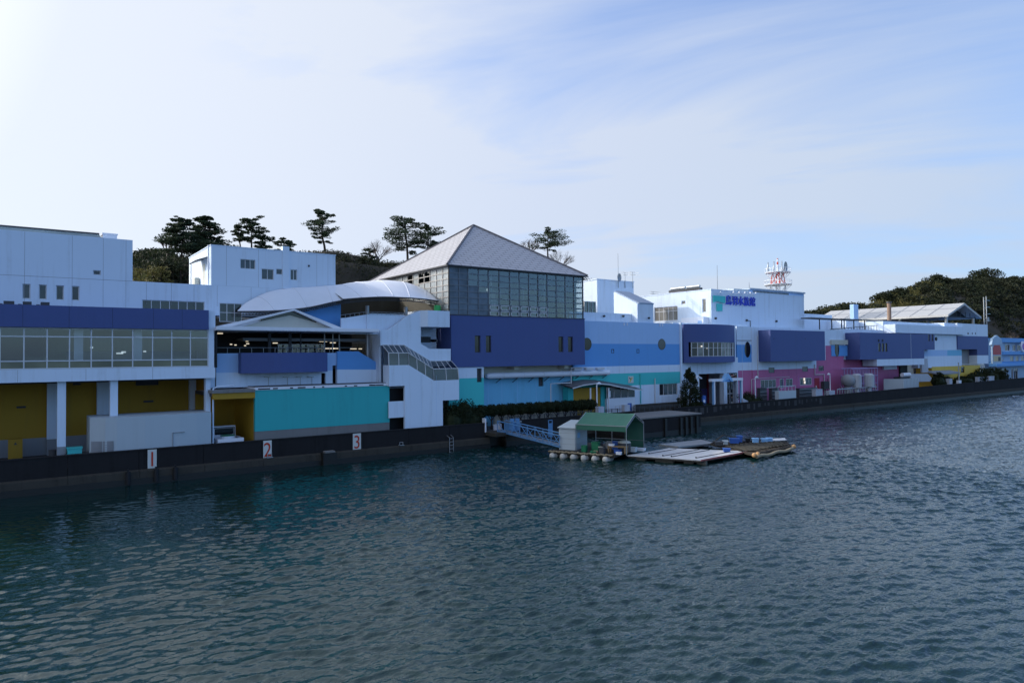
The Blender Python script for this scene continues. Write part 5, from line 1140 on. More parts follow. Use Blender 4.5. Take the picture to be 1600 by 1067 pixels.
def bare_tree(label, px, vy, pyb, pyt, wpx, seed, group='leafless trees on the ridge'):
    rg = random.Random(seed); x, zb = W(px, pyb, vy); zt = Zt(px, pyt, vy); H = zt-zb; Rm = (U(px+wpx/2, vy, pyb)-U(px-wpx/2, vy, pyb))/2
    t = thing('bare_tree', label, 'bare tree', (x, vy, zb-3), group); tr = MB(); tr.tube([(x, vy, zb-3), (x, vy, zb+H*.3)], [.2, .13], 6); tw = MB()
    def br(p, d, L_, r_, k):
        e = p+d*L_; (tr if k < 2 else tw).tube([p, e], [r_, r_*.6], 4 if k < 2 else 3, cap=False)
        if k < 4:
            for _ in range(3):
                nd = (d+Vector((rg.uniform(-.8, .8), rg.uniform(-.8, .8), rg.uniform(-.15, .5)))).normalized(); br(p+d*L_*rg.uniform(.5, 1), nd, L_*rg.uniform(.6, .8), r_*.55, k+1)
    for q in range(6):
        a = q*1.05+rg.random(); br(Vector((x, vy, zb+H*.12*rg.random())), Vector((math.cos(a)*Rm/H*1.3, math.sin(a)*.4, .9)).normalized(), H*.38, .09, 0)
    tr.build('trunk', barkp, t); tw.build('twigs', twigf, t); return t
vy = 92
pine('cedar_tree', 'dense dark cedar, left of the two joined crowns behind the rooftop block', 284, vy, 398, 341, 70, 0, 2, 'cedar', 'cedar', 20, .05)
pine('cedar_tree', 'dense dark cedar, right of the two joined crowns behind the rooftop block', 319, vy+2, 398, 339.5, 68, .05, 3, 'cedar', 'cedar', 20, .05)
pine('pine_tree', 'dark irregular pine leaning right above the middle of the rooftop block', 393, vy, 390, 341.5, 44, .04, 21, 'pine', 'pine tree', 14, .2)
pine('pine_tree', 'thin pine with an upswept bent trunk left of the taller dark pine', 376, vy+3, 392, 352, 22, -.15, 5, 'pine', 'pine tree', 8, .3)
pine('pine_tree', 'low spreading pine top, left one above the right half of the rooftop block', 414, vy, 398, 370, 32, .0, 6, 'pine', 'pine tree', 8, .1)
pine('pine_tree', 'low flat pine top beside the rooftop block chimney', 442, vy, 400, 375.5, 38, .1, 7, 'pine', 'pine tree', 8, .1)
pine('pine_tree', 'lone tall airy pine with a bent bare trunk standing on the bank', 508, vy, 397, 329.5, 46, -.12, 8, 'pine', 'pine tree', 15, .28)
pine('pine_tree', 'broad layered pine with flat dark plates left of the pyramid roof', 637, vy, 405, 340, 58, -.06, 9, 'pine', 'pine tree', 18, .15)
pine('pine_tree', 'smaller dark pine touching the slope of the pyramid roof', 668, vy-3, 398, 354, 44, .04, 10, 'pine', 'pine tree', 13, .1)
pine('pine_tree', 'flat topped pine above the right slope of the pyramid roof', 856, vy, 408, 360.5, 46, -.0, 12, 'pine', 'pine tree', 12, .35)
pine('pine_tree', 'small dark pine tip at the right foot of the pyramid roof', 893, vy, 440, 425, 22, 0, 13, 'pine', 'pine tree', 5, .1)
pine('pine_tree', 'small round pine on the bank left of the leafless tree', 577, vy, 418, 389, 22, 0, 14, 'pine', 'pine tree', 7, .2)
bare_tree('pale leafless tree on the bank left of the broad layered pine', 590, vy-1, 412, 373, 44, 3)
bare_tree('pale leafless tree above the pyramid roof, left of the flat topped pine', 829, vy+4, 400, 369, 28, 4)
bare_tree('pale leafless tree above the pyramid roof, right of the flat topped pine', 876, vy+2, 424, 388, 42, 5)
bare_tree('thin leafless tree at the left foot of the dense cedars', 262, vy+3, 398, 366, 30, 6)

# ------------------------------------------------------------------ hills
def hill(name, crest, vc, v0, z0, back=60, label=None, nz=14, bump=1.2, seed=1):
    rg = random.Random(seed); m_ = MB(); rows = []
    X0, X1 = crest[0][0], crest[-1][0]; n_ = int((X1-X0)/4)+2
    for i in range(n_):
        x = X0+(X1-X0)*i/(n_-1); zc = np.interp(x, [q[0] for q in crest], [q[1] for q in crest]); r = []
        for j in range(nz+1):
            t = j/nz; y = v0+(vc-v0)*t; r.append((x, y, z0+(zc-z0)*math.sin(t*math.pi/2)+rg.uniform(-bump, bump)*.5*(0 < j)))
        r.append((x, vc+6, zc-1.5)); r.append((x, vc+back*.45, zc*.35)); r.append((x, vc+back, GZ-1)); rows.append(r)
    surf(rows, m_); return m_, rows
cl = [(W(px, py, 92)) for px, py in ((-40, 430), (120, 425), (207, 420), (262, 402), (300, 398), (345, 396), (450, 395), (520, 394), (560, 401), (600, 412), (650, 410), (740, 405), (830, 405), (885, 425), (930, 452), (1010, 480), (1100, 500))]
cl = [(a, z-.5) for a, z in cl]
m_, hr = hill('bank', cl, 92, 76, 4, 40, seed=4); m_.build('hillside', hillm, None, True, kind='structure')
fo = MB(); rg = random.Random(8)
for i in range(1100):
    x = rg.uniform(cl[1][0], cl[-3][0]); t = rg.random()**.8; zc = np.interp(x, [q[0] for q in cl], [q[1] for q in cl]); z = 4+(zc-4)*math.sin(t*1.5708); y = 76+16*t
    s_ = rg.uniform(.7, 1.5)*(.55 if t > .85 else 1); tufts(fo, (x, y, z+.1), (s_*1.4, s_*1.2, s_*.7), 55, .34, 1, 0, rg=rg)
for i in range(900):
    x = rg.uniform(cl[4][0], cl[-3][0]); zc = np.interp(x, [q[0] for q in cl], [q[1] for q in cl]); tufts(fo, (x, 91.5, zc+.05), (.9, .8, rg.choice((.3, .45, .8))), 30, .3, 1, 0, rg=rg)
fo.build('bank_scrub', forestf, None, kind='stuff', label='dark scrub covering the bank behind the buildings', category='scrub')
# bamboo thicket and distant hill seen between the left buildings
def round_tree(name, label, cat, cx, cy, zb, H, R, leaf, seed, n_=26, s=.45, trunk=bark, group=None, dens=70, tb=.25):
    rg = random.Random(seed); t = thing(name, label, cat, (cx, cy, zb), group); tr = MB(); lf = MB()
    tr.tube([(cx, cy, zb), (cx+.05*H*rg.uniform(-1, 1), cy, zb+H*.5)], [.03*H, .018*H], 7)
    for i in range(n_):
        a = rg.random()*6.28; e = rg.random()**.6; f = rg.random(); rr_ = R*math.sqrt(max(.05, 1-(f*2-1)**2))*e
        c_ = (cx+math.cos(a)*rr_, cy+math.sin(a)*rr_, zb+H*(tb+(1-tb)*f*.9)); q = R*rg.uniform(.25, .42)
        tr.tube([(cx, cy, zb+H*.35), c_], [.012*H, .004*H], 4); tufts(lf, c_, (q, q, q*.75), int(dens*max(.5, q)), s, 1, rg=rg)
    tr.build('trunk', trunk, t); lf.build('crown', leaf, t); return t
for k, (px, vv, py, R, sd) in enumerate(((216, 84, 416, 2.4, 1), (240, 82, 402, 3.0, 2), (262, 83, 398, 3.2, 3), (286, 82, 399, 3.0, 4), (228, 79, 428, 2.2, 5))):
    x, zt = W(px, py, vv); labs = ['yellow green bamboo clump nearest the left wing wall', 'tall olive bamboo clump in the gap between left wing and rooftop block', 'dark green bamboo clump under the dense cedars', 'dark clump right against the rooftop block side wall', 'low yellowish bamboo clump at the roof edge in the gap']
    round_tree('bamboo_clump', labs[k], 'bamboo', x, vv, zt-11, 11, R, bamboof if k in (0, 1, 4) else oakf, sd, 34, .38, group='bamboo clumps in the gap', dens=90)
cl2 = [W(px, py, 210) for px, py in ((150, 400), (200, 388), (222, 381), (240, 379.5), (262, 388), (300, 400), (360, 420))]
cl2 = [(a, z-3.0) for a, z in cl2]
m_, _ = hill('far', cl2, 210, 150, 2, 60, seed=9); m_.build('far_hill', hillm, None, True, kind='structure')
fo = MB(); rg = random.Random(81)
for i in range(420):
    x = rg.uniform(cl2[0][0], cl2[-1][0]); t = rg.random()**.5; zc = np.interp(x, [q[0] for q in cl2], [q[1] for q in cl2]); z = 2+(zc-2)*math.sin(t*1.5708); s_ = rg.uniform(1.2, 2.2)
    tufts(fo, (x, 150+60*t, z), (s_*1.5, s_*1.4, s_*.8), 40, .9, 1, 0, rg=rg)
fo.build('far_hill_wood', oakf, None, kind='stuff', label='dim wooded hilltop far behind, left of the cedars', category='wood')
# right hill
VC = 135
cr_ = [W(px, py, VC) for px, py in ((1100, 515), (1180, 498), (1256, 482), (1285, 475), (1320, 473), (1355, 475), (1381, 462), (1403, 455), (1436, 441), (1460, 436), (1490, 436), (1510, 433), (1536, 432), (1552, 435), (1578, 438), (1600, 437), (1660, 430), (1760, 440))]
cr_ = [(a, z-3.2) for a, z in cr_]
m_, _ = hill('right', cr_, VC, 84, 2, 80, seed=5, nz=18); m_.build('wooded_hill', hillm, None, True, kind='structure')
fo = MB(); rg = random.Random(17)
for i in range(1250):
    x = rg.uniform(cr_[1][0], cr_[-2][0]); t = rg.random()**.62; t = 1.0 if i % 7 == 0 else t; zc = np.interp(x, [q[0] for q in cr_], [q[1] for q in cr_]); z = 2+(zc-2)*math.sin(t*1.5708); y = 84+(VC-84)*t
    px_b = (x/y); bam = 1 if rg.random() < .75*math.exp(-((px_b-2.2)/.22)**2)*(t > .45) else 0
    s_ = rg.uniform(2.6, 4.6) if i % 3 else rg.uniform(1.4, 2.4)
    if i % 7 == 0: s_ *= .7
    if bam:
        for q in range(3): tufts(fo, (x+rg.uniform(-2.5, 2.5), y+rg.uniform(-1, 1), z+.8), (.9, .9, 2.8), 60, .75, 1.5, 1, rg=rg)
    else:
        mm_ = 0 if rg.random() < .55 else 2
        for q in range(int(150*(s_/3)**1.6)):
            a = rg.random()*6.283; e = rg.random(); rr_ = s_*math.sqrt(1-e*e)*rg.uniform(.85, 1.08)*(1+.16*math.sin(3*a+i)); tufts(fo, (x+math.cos(a)*rr_, y+math.sin(a)*rr_, z-.6+s_*e*.85*rg.uniform(.9, 1.08)), (.35, .35, .3), 1, 1.0, .8, mm_, rg=rg)
fo.build('hill_forest', [forestf, bamboof, oakf], None, kind='stuff', label='thick evergreen and bamboo wood covering the hill at right', category='wood')
for k, (px, py, R, lab) in enumerate(((1537, 419.5, 7.0, 'big round dark evergreen crowning the right hill summit'), (1403, 450, 5.5, 'round evergreen on the left shoulder of the right hill crest'), (1462, 430, 6.0, 'broad evergreen on the crest above the white gabled roof'), (1584, 432, 6.5, 'round evergreen on the crest near the right picture edge'), (1381, 457, 4.5, 'smaller evergreen left on the rising crest of the right hill'))):
    vv = VC-2; x, zt = W(px, py, vv); round_tree('evergreen_tree', lab, 'evergreen tree', x, vv, zt-R*1.9, R*1.9, R, oakf, 60+k, 46, .9, group='round crowns on the right hill', dens=60)
bare_tree('large spreading leafless tree on the hill foot above the seafront shop', 1580, 76, 535, 512, 50, 44, None)

# ------------------------------------------------------------------ street side planting, arch, signs, lamps
hx0, hx1 = U(752, 54.9, 640), U(922, 54.9, 630)
n_ = 13; tops = []
for i in range(n_):
    px = 752+170*i/(n_-1); x = hx0+(hx1-hx0)*i/(n_-1); zt = Zt(px, 631.5-9*i/(n_-1), 54.9); R = (hx1-hx0)/(n_-1)*.56; rg = random.Random(90+i)
    t = thing('clipped_tree', 'clipped round-topped street tree, number %s from the left in the row before the pale blue wall' % ['first', 'second', 'third', 'fourth', 'fifth', 'sixth', 'seventh', 'eighth', 'ninth', 'tenth', 'eleventh', 'twelfth', 'last'][i] if False else '%s clipped dome of the low tree row under the white duct, counted from the left' % ['first', 'second', 'third', 'fourth', 'fifth', 'sixth', 'seventh', 'eighth', 'ninth', 'tenth', 'eleventh', 'twelfth', 'last'][i], 'tree', (x, 54.9, GZ), 'row of clipped street trees')
    tr = MB(); tr.tube([(x, 54.9, GZ), (x+.05, 54.9, zt-1.2)], [.09, .06], 6)
    for a in (-.5, .5): tr.tube([(x, 54.9, zt-1.7), (x+a, 54.9, zt-1.0)], [.05, .02], 4)
    tr.build('trunk', bark, t); lf = MB()
    tufts(lf, (x, 54.9, zt-.66), (R*1.06, .95, .62), 1000, .2, 1, shell=1.0, rg=rg); lf.ball((x, 54.9, zt-.66), R*.86, nu=14, nv=8, zs=.52/(R*.86)); lf.build('crown', hedgef, t)
def bush(name, label, cat, x, y, zb, R, H, seed, leaf=hedgef, n=None, s=.22):
    rg = random.Random(seed); lf = MB()
    for i in range(n or 14):
        a = rg.random()*6.28; e = R*rg.random()**.5*.7; f = rg.random()
        tufts(lf, (x+math.cos(a)*e, y+math.sin(a)*e*.7, zb+H*(.15+.75*f)), (R*.42, R*.42, H*.22), 150, s, 1, shell=.9, rg=rg)
    lf.ball((x, y, zb+H*.42), R*.62, nu=10, nv=7, zs=H*.42/(R*.62)); return lf.build(name, leaf, None, label=label, category=cat)
x = U(706, 54.6, 640); bush('shrub', 'large dark shrub under the stair tower overhang', 'shrub', x, 54.6, GZ, 1.5, 2.5, 1)
x = U(724, 55.0, 640); bush('shrub', 'ragged dark bush with raised tips in front of the sea green end wall', 'shrub', x, 54.9, GZ, 1.4, 3.3, 2)
x = U(741, 54.4, 640); bush('shrub', 'low dark bush at the start of the clipped tree row', 'shrub', x, 54.6, GZ, 1.3, 2.2, 3)
# conifer by the entrance
x, zb = U(1078, 54.6, 600), GZ; zt = Zt(1079, 574, 54.6); H = zt-zb
t = thing('conifer', 'dark ragged conifer beside the white banner sign at the entrance', 'conifer', (x, 54.6, GZ)); tr = MB(); tr.tube([(x, 54.6, GZ), (x, 54.6, zt-.3)], [.14, .03], 6); lf = MB(); rg = random.Random(4)
for i in range(60):
    f = rg.random(); R = 1.65*(1-f)**.55*(.7+.3*min(1, f*6)); a = rg.random()*6.28; c_ = (x+math.cos(a)*R*.75, 54.6+math.sin(a)*R*.75, zb+H*(.04+.9*f)); tufts(lf, c_, (R*.38+.1, R*.38+.1, .42), 90, .26, 1, rg=rg); tr.tube([(x, 54.6, c_[2]-.1), c_], [.04, .015], 4)
tufts(lf, (x, 54.6, zt-.3), (.2, .2, .4), 60, .22, rg=rg); tr.build('trunk', bark, t); lf.build('crown', hedgef, t)
for k, (px, vv, R, H, lab) in enumerate(((1070, 55.5, 1.0, 1.6, 'low shrub left of the conifer trunk'), (1090, 54.3, 1.6, 1.3, 'low dark shrub bed in front of the conifer'), (1166, 54.8, 1.5, 1.9, 'dark shrub just right of the blue and white arch'), (1178, 54.4, 1.9, 1.3, 'low hedge at the foot of the lamp post right of the arch'))):
    bush('shrub', lab, 'shrub', U(px, vv, 620), vv, GZ, R, H, 30+k)
for k, (px, w_, vv, pt, lab) in enumerate(((1466, 6, 55.2, 584, 'dark rounded shrub left of the ochre wall'), (1478, 5, 55.4, 590, 'low dark shrub under the grey porch roof'), (1505, 9, 55.6, 587, 'dark hedge in front of the ochre wall'), (1523, 9, 55.6, 581, 'tall dark hedge at the end block corner'), (1541, 10, 56, 576.5, 'tall dark clipped hedge between the end block and the seafront shop'), (1557, 8, 57, 577, 'rounded end of the dark hedge beside the seafront shop'))):
    x = U(px, vv, 590); R = (U(px+w_, vv, 590)-U(px-w_, vv, 590))/2; zt = Zt(px, pt, vv); bush('hedge', lab, 'hedge', x, vv, 1.8, R*1.1, zt-1.8, 50+k, s=.45)
blockm = paint('dull_white_block', (.42, .46, .54), .7, .5, .2)
# low fence rail in front of the clipped trees
c = MB(); xa_, xb_ = U(786, 53.9, 655), U(1062, 53.9, 640)
for i in range(31): x = xa_+(xb_-xa_)*i/30; c.box(x-.03, x+.03, 53.88, 53.94, GZ, 2.65)
c.tube([(xa_, 53.91, 2.6), (xb_, 53.91, 2.6)], .03, 5); c.tube([(xa_, 53.91, 2.45), (xb_, 53.91, 2.45)], .025, 5); c.build('railing', dgrey, None, label='dark post and rail fence along the quay behind the raft', category='railing')
c = MB(); xa_, xb_ = U(775, 55.9, 650), U(905, 55.9, 650); c.box(xa_, xb_, 56.3, 56.42, GZ, 3.0)
for i in range(14): x = xa_+(xb_-xa_)*i/13; c.box(x-.05, x+.05, 56.27, 56.3, GZ, 3.05, 1)
c.build('low_wall', [cream, grey], None, label='low pale wall seen between the clipped tree trunks', category='wall')
for px, py, lab in ((937, 641, 'white box block on the sea wall, left one by the kiosk canopy'), (977.5, 638, 'white box block on the sea wall, right one beneath the blue panel')):
    x, z = W(px, py, 53.6); c = MB(); c.box(x-.42, x+.42, 53.35, 53.8, GZ, z+.35); c.box(x-.45, x+.45, 53.33, 53.82, z+.35, z+.40); c.build('white_block', blockm, None, label=lab, category='concrete block')
c = MB(); x = U(981, 54.2, 630); c.prism_y([(x-.6, 2.3), (x+.5, 2.3), (x+.5, 3.1), (x, 3.1)], 54.1, 54.2); c.box(x+.4, x+.46, 54.1, 54.2, GZ, 3.1); c.build('blue_board', bluetub, None, label='slanted blue board standing behind the right white block', category='board')
# kiosk with curved canopy
KI = thing('ticket_kiosk', 'small ochre and teal kiosk under a curved grey sheet canopy', 'kiosk', (56, 56.5, GZ))
P = [W(a, b_, 55.6) for a, b_ in ((888, 601.5), (905, 598), (925, 595.5), (945, 596), (965, 599), (985, 602.2), (997, 603.8))]
fr_ = [(p[0], 54.9, p[1]-.28+.12*math.sin(i)) for i, p in enumerate(P)]; bk_ = [(p[0]+.2, 57.4, p[1]+.15) for p in P]
mm = MB(); n_ = len(P)
for sgn, dz in ((0, 0), (1, -.12)):
    b0 = len(mm.v)
    for q in (fr_, bk_): mm.v += [(p[0], p[1], p[2]+dz) for p in q]
    for i in range(n_-1): mm.f.append((b0+i, b0+i+1, b0+n_+i+1, b0+n_+i)); mm.m.append(0)
for i in range(n_-1): mm.face([fr_[i], fr_[i+1], (*fr_[i+1][:2], fr_[i+1][2]-.12), (*fr_[i][:2], fr_[i][2]-.12)], 1)
mm.build('canopy', [roofgrey, framew], KI)
xa_, xb_ = U(896, 56.6, 620), U(938, 56.6, 620); c = MB(); c.box(xa_, xb_, 56.6, 57.5, GZ, Zt(915, 606, 56.6), 0); c.box(xb_, U(946, 56.6), 56.5, 57.5, GZ, Zt(940, 604, 56.6), 1); c.box(U(887, 56.6), xa_, 56.6, 57.5, GZ, Zt(890, 605, 56.6), 1); c.box(U(930, 56.5), U(932, 56.5), 56.48, 56.6, GZ, Zt(930, 606, 56.6), 2); c.build('wall', [yellow, teal, wood], KI)
x0, x1 = U(948, 56.2, 610), U(992, 56.2, 610); z0, z1 = Zt(970, 622, 56.2), Zt(970, 604.5, 56.2)
window(KI, x0, x1, z0, z1, 56.2, 4, 1, gdark, rec=0, fw=.06); c = MB(); c.box(x0, x1, 56.2, 57.2, GZ, z0, 0); c.box(x0+.2, x0+.5, 56.1, 56.19, z0+.2, z0+.9, 0); c.build('counter', whitep, KI)
for px in (922.5, 951): x = U(px, 55.2, 610); c = MB(); c.tube([(x, 55.2, GZ), (x, 55.2, Zt(px, 606, 55.2))], .09, 8); c.build('post', whitep, KI)
c = MB(); x0, x1 = U(962, 55, 628), U(992, 55, 626); 
for z in (1.9, 2.35, 2.8): c.tube([(x0, 55, z), (x1, 55, z)], .03, 5)
for i in range(6): x = x0+(x1-x0)*i/5; c.tube([(x, 55, GZ), (x, 55, 2.85)], .03, 5)
c.build('railing', framew, None, label='short pale railing in front of the kiosk counter', category='railing')
c = MB(); x0, x1 = U(991, 55.5, 630), U(1063, 55.5, 630); 
for i in range(26): x = x0+(x1-x0)*i/26; c.box(x, x+(x1-x0)/26-.03, 55.5, 55.6, GZ, 2.75)
c.build('board_fence', dwood, None, label='dark upright board fence below the striped hall window', category='fence')
c = MB(); c.box(U(1061, 55.3), U(1071.5, 55.3), 55.2, 55.5, GZ, Zt(1066, 616.5, 55.2)); a = U(1071.5, 54.9); c.prism_y([(a, GZ), (a+2.6, GZ), (a+2.6, 1.7), (a, 3.1)], 54.7, 54.9); c.build('ramp_wall', blockm, None, label='sloping white ramp wall left of the conifer', category='wall')
a = U(1160, 54.2, 628); c = MB(); c.prism_y([(a, GZ), (a+2.2, GZ), (a+2.2, 1.95), (a, 2.75)], 54.1, 54.25); c.build('ramp_wall', blockm, None, label='sloping white ramp wall right of the blue arch', category='wall')
# arch
AR = thing('entrance_arch', 'blue and white entrance arch with a triangular pediment', 'arch', (73.5, 54.4, GZ)); v = 54.4
for a, e_ in ((1112.3, 1117.3), (1155.5, 1160.2)):
    x0, x1 = U(a, v, 615), U(e_, v, 615); c = MB(); c.box(x1-.24, x1, v, v+.26, GZ, 5.05, 0); c.box(x1-.2, x1+.02, v-.03, v-.001, GZ, 5.05, 1); c.build('post', [lblue, whitep], AR)
x0, x1 = U(1112, v, 598), U(1160.5, v, 598); z0, z1 = 5.05, 5.05+.33; c = MB(); c.box(x0, x1, v-.05, v+.45, z0, z1); c.build('beam', whitep, AR)
xa_, xm_, xb_ = U(1127.5, v, 599), U(1135.8, v, 590), U(1144.5, v, 599); zt = Zt(1135.5, 583.5, v); c = MB()
c.prism_y([(xa_, z0-.08), (xa_+.35, z0-.08), (xm_, zt-.6), (xb_-.35, z0-.08), (xb_, z0-.08), (xm_+.1, zt), (xm_-.1, zt)], v-.2, v+.3, 0); c.prism_y([(xa_+.35, z0-.08), (xb_-.35, z0-.08), (xm_, zt-.6)], v-.1, v+.2, 1)
c.build('pediment', [lblue, midblue], AR)
c = MB(); zc = z0+.55; xm2 = xm_
for a, e_ in ((30, 320),): c.tube([(xm2+.32*math.cos(rad(q)), v-.13, zc+.32*math.sin(rad(q))) for q in range(a, e_, 20)], .05, 4)
c.prism_y([(xm2-.1, zc-.1), (xm2+.18, zc-.04), (xm2+.05, zc+.2)], v-.16, v-.11); c.build('emblem', whitep, AR)
BN = thing('banner_sign', 'tall white upright sign with dark letters beside the conifer', 'sign', (U(1090, 54.5, 600), 54.5, GZ)); x0, x1 = U(1087.6, 54.5, 610), U(1092.2, 54.5, 610); z0, z1 = 1.7, Zt(1090, 591.5, 54.5)
c = MB(); c.box(x0, x1, 54.45, 54.6, GZ, z1); c.tube([(x0, 54.5, z1), ((x0+x1)/2, 54.5, z1+.3), (x1+.5, 54.5, z1)], .12, 6); c.build('panel', whitep, BN)
c = MB(); rg = random.Random(2); z = z1-.45; xm_ = (x0+x1)/2
for k in range(6):
    for q in range(3): zz_ = z-.13*q; c.box(xm_-.16+.03*(q % 2), xm_+.14-.05*(k % 3), 54.43, 54.45, zz_, zz_+.05)
    c.box(xm_-.03, xm_+.02, 54.425, 54.43, z-.3, z+.08); z -= .58
c.build('lettering', black, BN)
x = U(1099.5, 54.2, 625); c = MB(); c.box(x-.33, x+.3, 54.1, 54.35, GZ, Zt(1099, 618, 54.2), 0); c.tube([(x-.02, 54.09, 2.75), (x-.02, 54.1, 2.75)], .2, 12, 1); c.build('blue_sign', [bluetub, whitep], None, label='small upright blue sign with a pale round mark left of the arch', category='sign')
def lamp(px, pyt, vv, label, flip=1, base=False):
    x = U(px, vv, pyt+10); zt = Zt(px, pyt, vv); t = thing('street_lamp', label, 'street lamp', (x, vv, GZ), 'quay street lamps')
    c = MB(); c.tube([(x, vv, GZ), (x, vv, zt-.15), (x+.05*flip, vv, zt)], [.08, .06, .05], 8); c.build('pole', whitep, t); c = MB(); P = [(x, vv, zt), (x+.35*flip, vv, zt+.08), (x+.7*flip, vv, zt-.02)]; c.tube(P, [.07, .16, .05], 8); c.build('lamp_head', whitep, t)
    if base: c = MB(); c.box(x-.75, x+.75, vv-.3, vv+.3, GZ, 2.95); c.build('base_block', blockm, t)
lamp(932.5, 600, 54.3, 'white street lamp in front of the kiosk canopy'); lamp(1180, 590, 54.3, 'white street lamp right of the arch against the magenta wall'); lamp(1297, 585, 54.3, 'white street lamp on a white block between the red door and the tanks', -1, True)
c = MB(); x0, x1 = U(1215, 54.2, 620), U(1242, 54.2, 618); c.box(x0, x1, 54.0, 54.6, GZ, 3.35)
for i in range(6): x = x0+(x1-x0)*i/5; c.tube([(x, 54.1, 3.35), (x, 54.1, 4.0)], .04, 5)
c.tube([(x0, 54.1, 4.0), (x1, 54.1, 4.0)], .05, 5); c.build('railed_block', shedm, None, label='pale low block with a rail before the magenta wall shop windows', category='platform')
x = U(1278, 54.2, 614); c = MB(); c.box(x-.9, x+.9, 54, 54.6, GZ, 3.2); c.box(x-.95, x+.95, 53.97, 54.63, 3.2, 3.27); c.build('white_block', blockm, None, label='white block on the sea wall below the red door', category='concrete block')
for k, (px, pt, w_, lab) in enumerate(((1192, 606, .8, 'dark vending stand right of the lamp by the arch'), (1211, 606, .9, 'dark upright board beside the magenta shopfront'), (1262, 606, 2.4, 'dark rack of goods outside the lit shop window'))):
    x = U(px, 56.4, 615); zt = Zt(px, pt, 56.4); c = MB(); c.box(x-w_, x+w_, 56.3, 56.8, GZ, zt-.1); c.box(x-w_-.05, x+w_+.05, 56.25, 56.85, zt-.1, zt)
    for i in range(4): c.box(x-w_, x+w_, 56.22, 56.3, GZ+.3+i*.5, GZ+.36+i*.5, 1)
    c.build('display_stand', [dgrey, steel], None, label=lab, category='stand')
# tanks and purple scaffold
tankm = paint('grey_white_tank', (.40, .43, .48), .6, .5, .2)
SC = thing('tank_scaffold', 'lilac steel scaffold around the white filter tanks', 'scaffold', (112, 56, GZ))
v = 55.0; x0, x1 = U(1330.5, v, 590), U(1371, v, 588); zt = Zt(1350, 575.5, v); c = MB()
nx = 9
for i in range(nx+1):
    x = x0+(x1-x0)*i/nx
    for y in (v, v+1.6): c.tube([(x, y, GZ), (x, y, zt if i not in (0,) else zt-1)], .09, 5)
for z in (zt-3.6, zt-2.4, zt-1.2, zt):
    for y in (v, v+1.6): c.tube([(x0, y, z), (x1, y, z)], .08, 5)
for i in range(nx+1): x = x0+(x1-x0)*i/nx; c.tube([(x, v, zt-1.2), (x, v+1.6, zt-1.2)], .08, 5)
c.build('frame', paint('lilac_paint', (.30, .22, .42), .5, .1), SC)
for a, e_, pt, pb_, lab in ((1334.5, 1342, 586.5, 606, 'white upright filter tank, left one in the lilac scaffold'), (1352.5, 1361, 586, 604, 'white upright filter tank, right one in the lilac scaffold')):
    xa_, xb_ = U(a, 54.8, 595), U(e_, 54.8, 595); z0, z1 = Zt(a, pb_, 54.8), Zt(a, pt, 54.8); x = (xa_+xb_)/2; r_ = (xb_-xa_)/2; c = MB(); c.tube([(x, 54.8, GZ), (x, 54.8, z0)], r_*.5, 10); c.tube([(x, 54.8, z0), (x, 54.8, z1), (x, 54.8, z1+.25)], [r_, r_, r_*.6], 16); c.build('filter_tank', tankm, None, label=lab, category='tank', group='white filter tanks')
x, z = W(1325, 594.5, 55.5); c = MB(); c.ball((x, 55.5, z), 1.05, 0, 16, 10, .95); c.tube([(x, 55.5, GZ), (x, 55.5, z-1)], .6, 10); c.tube([(x-1.4, 55.5, z-1.2), (x+1.5, 55.5, z-1.2)], .12, 6, 1); c.build('round_tank', [grey, dgrey], None, True, label='silver round tank left of the white filter tanks', category='tank')
c = MB(); rg = random.Random(12)
for i in range(16): x = U(1308+i*4, 54.6, 606); c.tube([(x, 54.6, GZ), (x, 54.6, 2.7+rg.random()*.8)], .08, 5)
c.tube([(U(1308, 54.6, 606), 54.6, 3.0), (U(1370, 54.6, 604), 54.6, 3.0)], .09, 5); c.build('pipe_rack', steel, None, label='low grey pipe rack in front of the tanks', category='pipes')
# corrugated fence, porch, stairs
v = 54.6; xm_ = U(1412, v, 600); xa_ = U(1381, 57, 595); xb_ = U(1436, v, 597); zt = Zt(1424, 591.3, v)
c = MB()
for i in range(22): x = xm_+(xb_-xm_)*i/22; c.box(x+.02, x+(xb_-xm_)/22-.02, v+(.05 if i % 2 else 0), v+.12, GZ, zt)
for i in range(14):
    a = i/14; x = xm_+(xa_-xm_)*a; y = v+(57-v)*a; x2 = xm_+(xa_-xm_)*(a+.06); y2 = v+(57-v)*(a+.06); c.prism_z([(x, y), (x2, y2), (x2, y2+.1), (x, y+.1)], GZ, zt)
c.build('corrugated_fence', shedm, None, label='white corrugated sheet fence enclosing a yard beside the lilac scaffold', category='fence')
c = MB(); x = U(1415, 56, 589); c.box(x-2.2, x+1.6, 55.8, 57, 3, zt+.25, 0); c.tube([(x-1.5, 55.9, zt+.6), (x+1.2, 55.9, zt+.6)], .35, 10, 1); c.build('yard_machinery', [dgrey, whitep], None, label='white and grey machinery showing over the corrugated fence', category='machinery')
c = MB(); vv = 55.6; P = [W(a, e_, vv) for a, e_ in ((1423, 584), (1450, 584), (1456, 591), (1453, 596), (1423, 596))]; c.prism_y(P, vv, vv+.3); c.box(P[0][0], P[3][0], vv+.3, 57.1, P[3][1], P[3][1]+.2); a = W(1439, 571, 57)[0]; c.prism_y([(a, P[0][1]), (a+2.5, P[0][1]), (a+2.2, 7.3), (a, 7.3)], 56.8, 57.1); c.build('outside_stair', tankm, None, label='white outside stair block under the far wing', category='stairs')
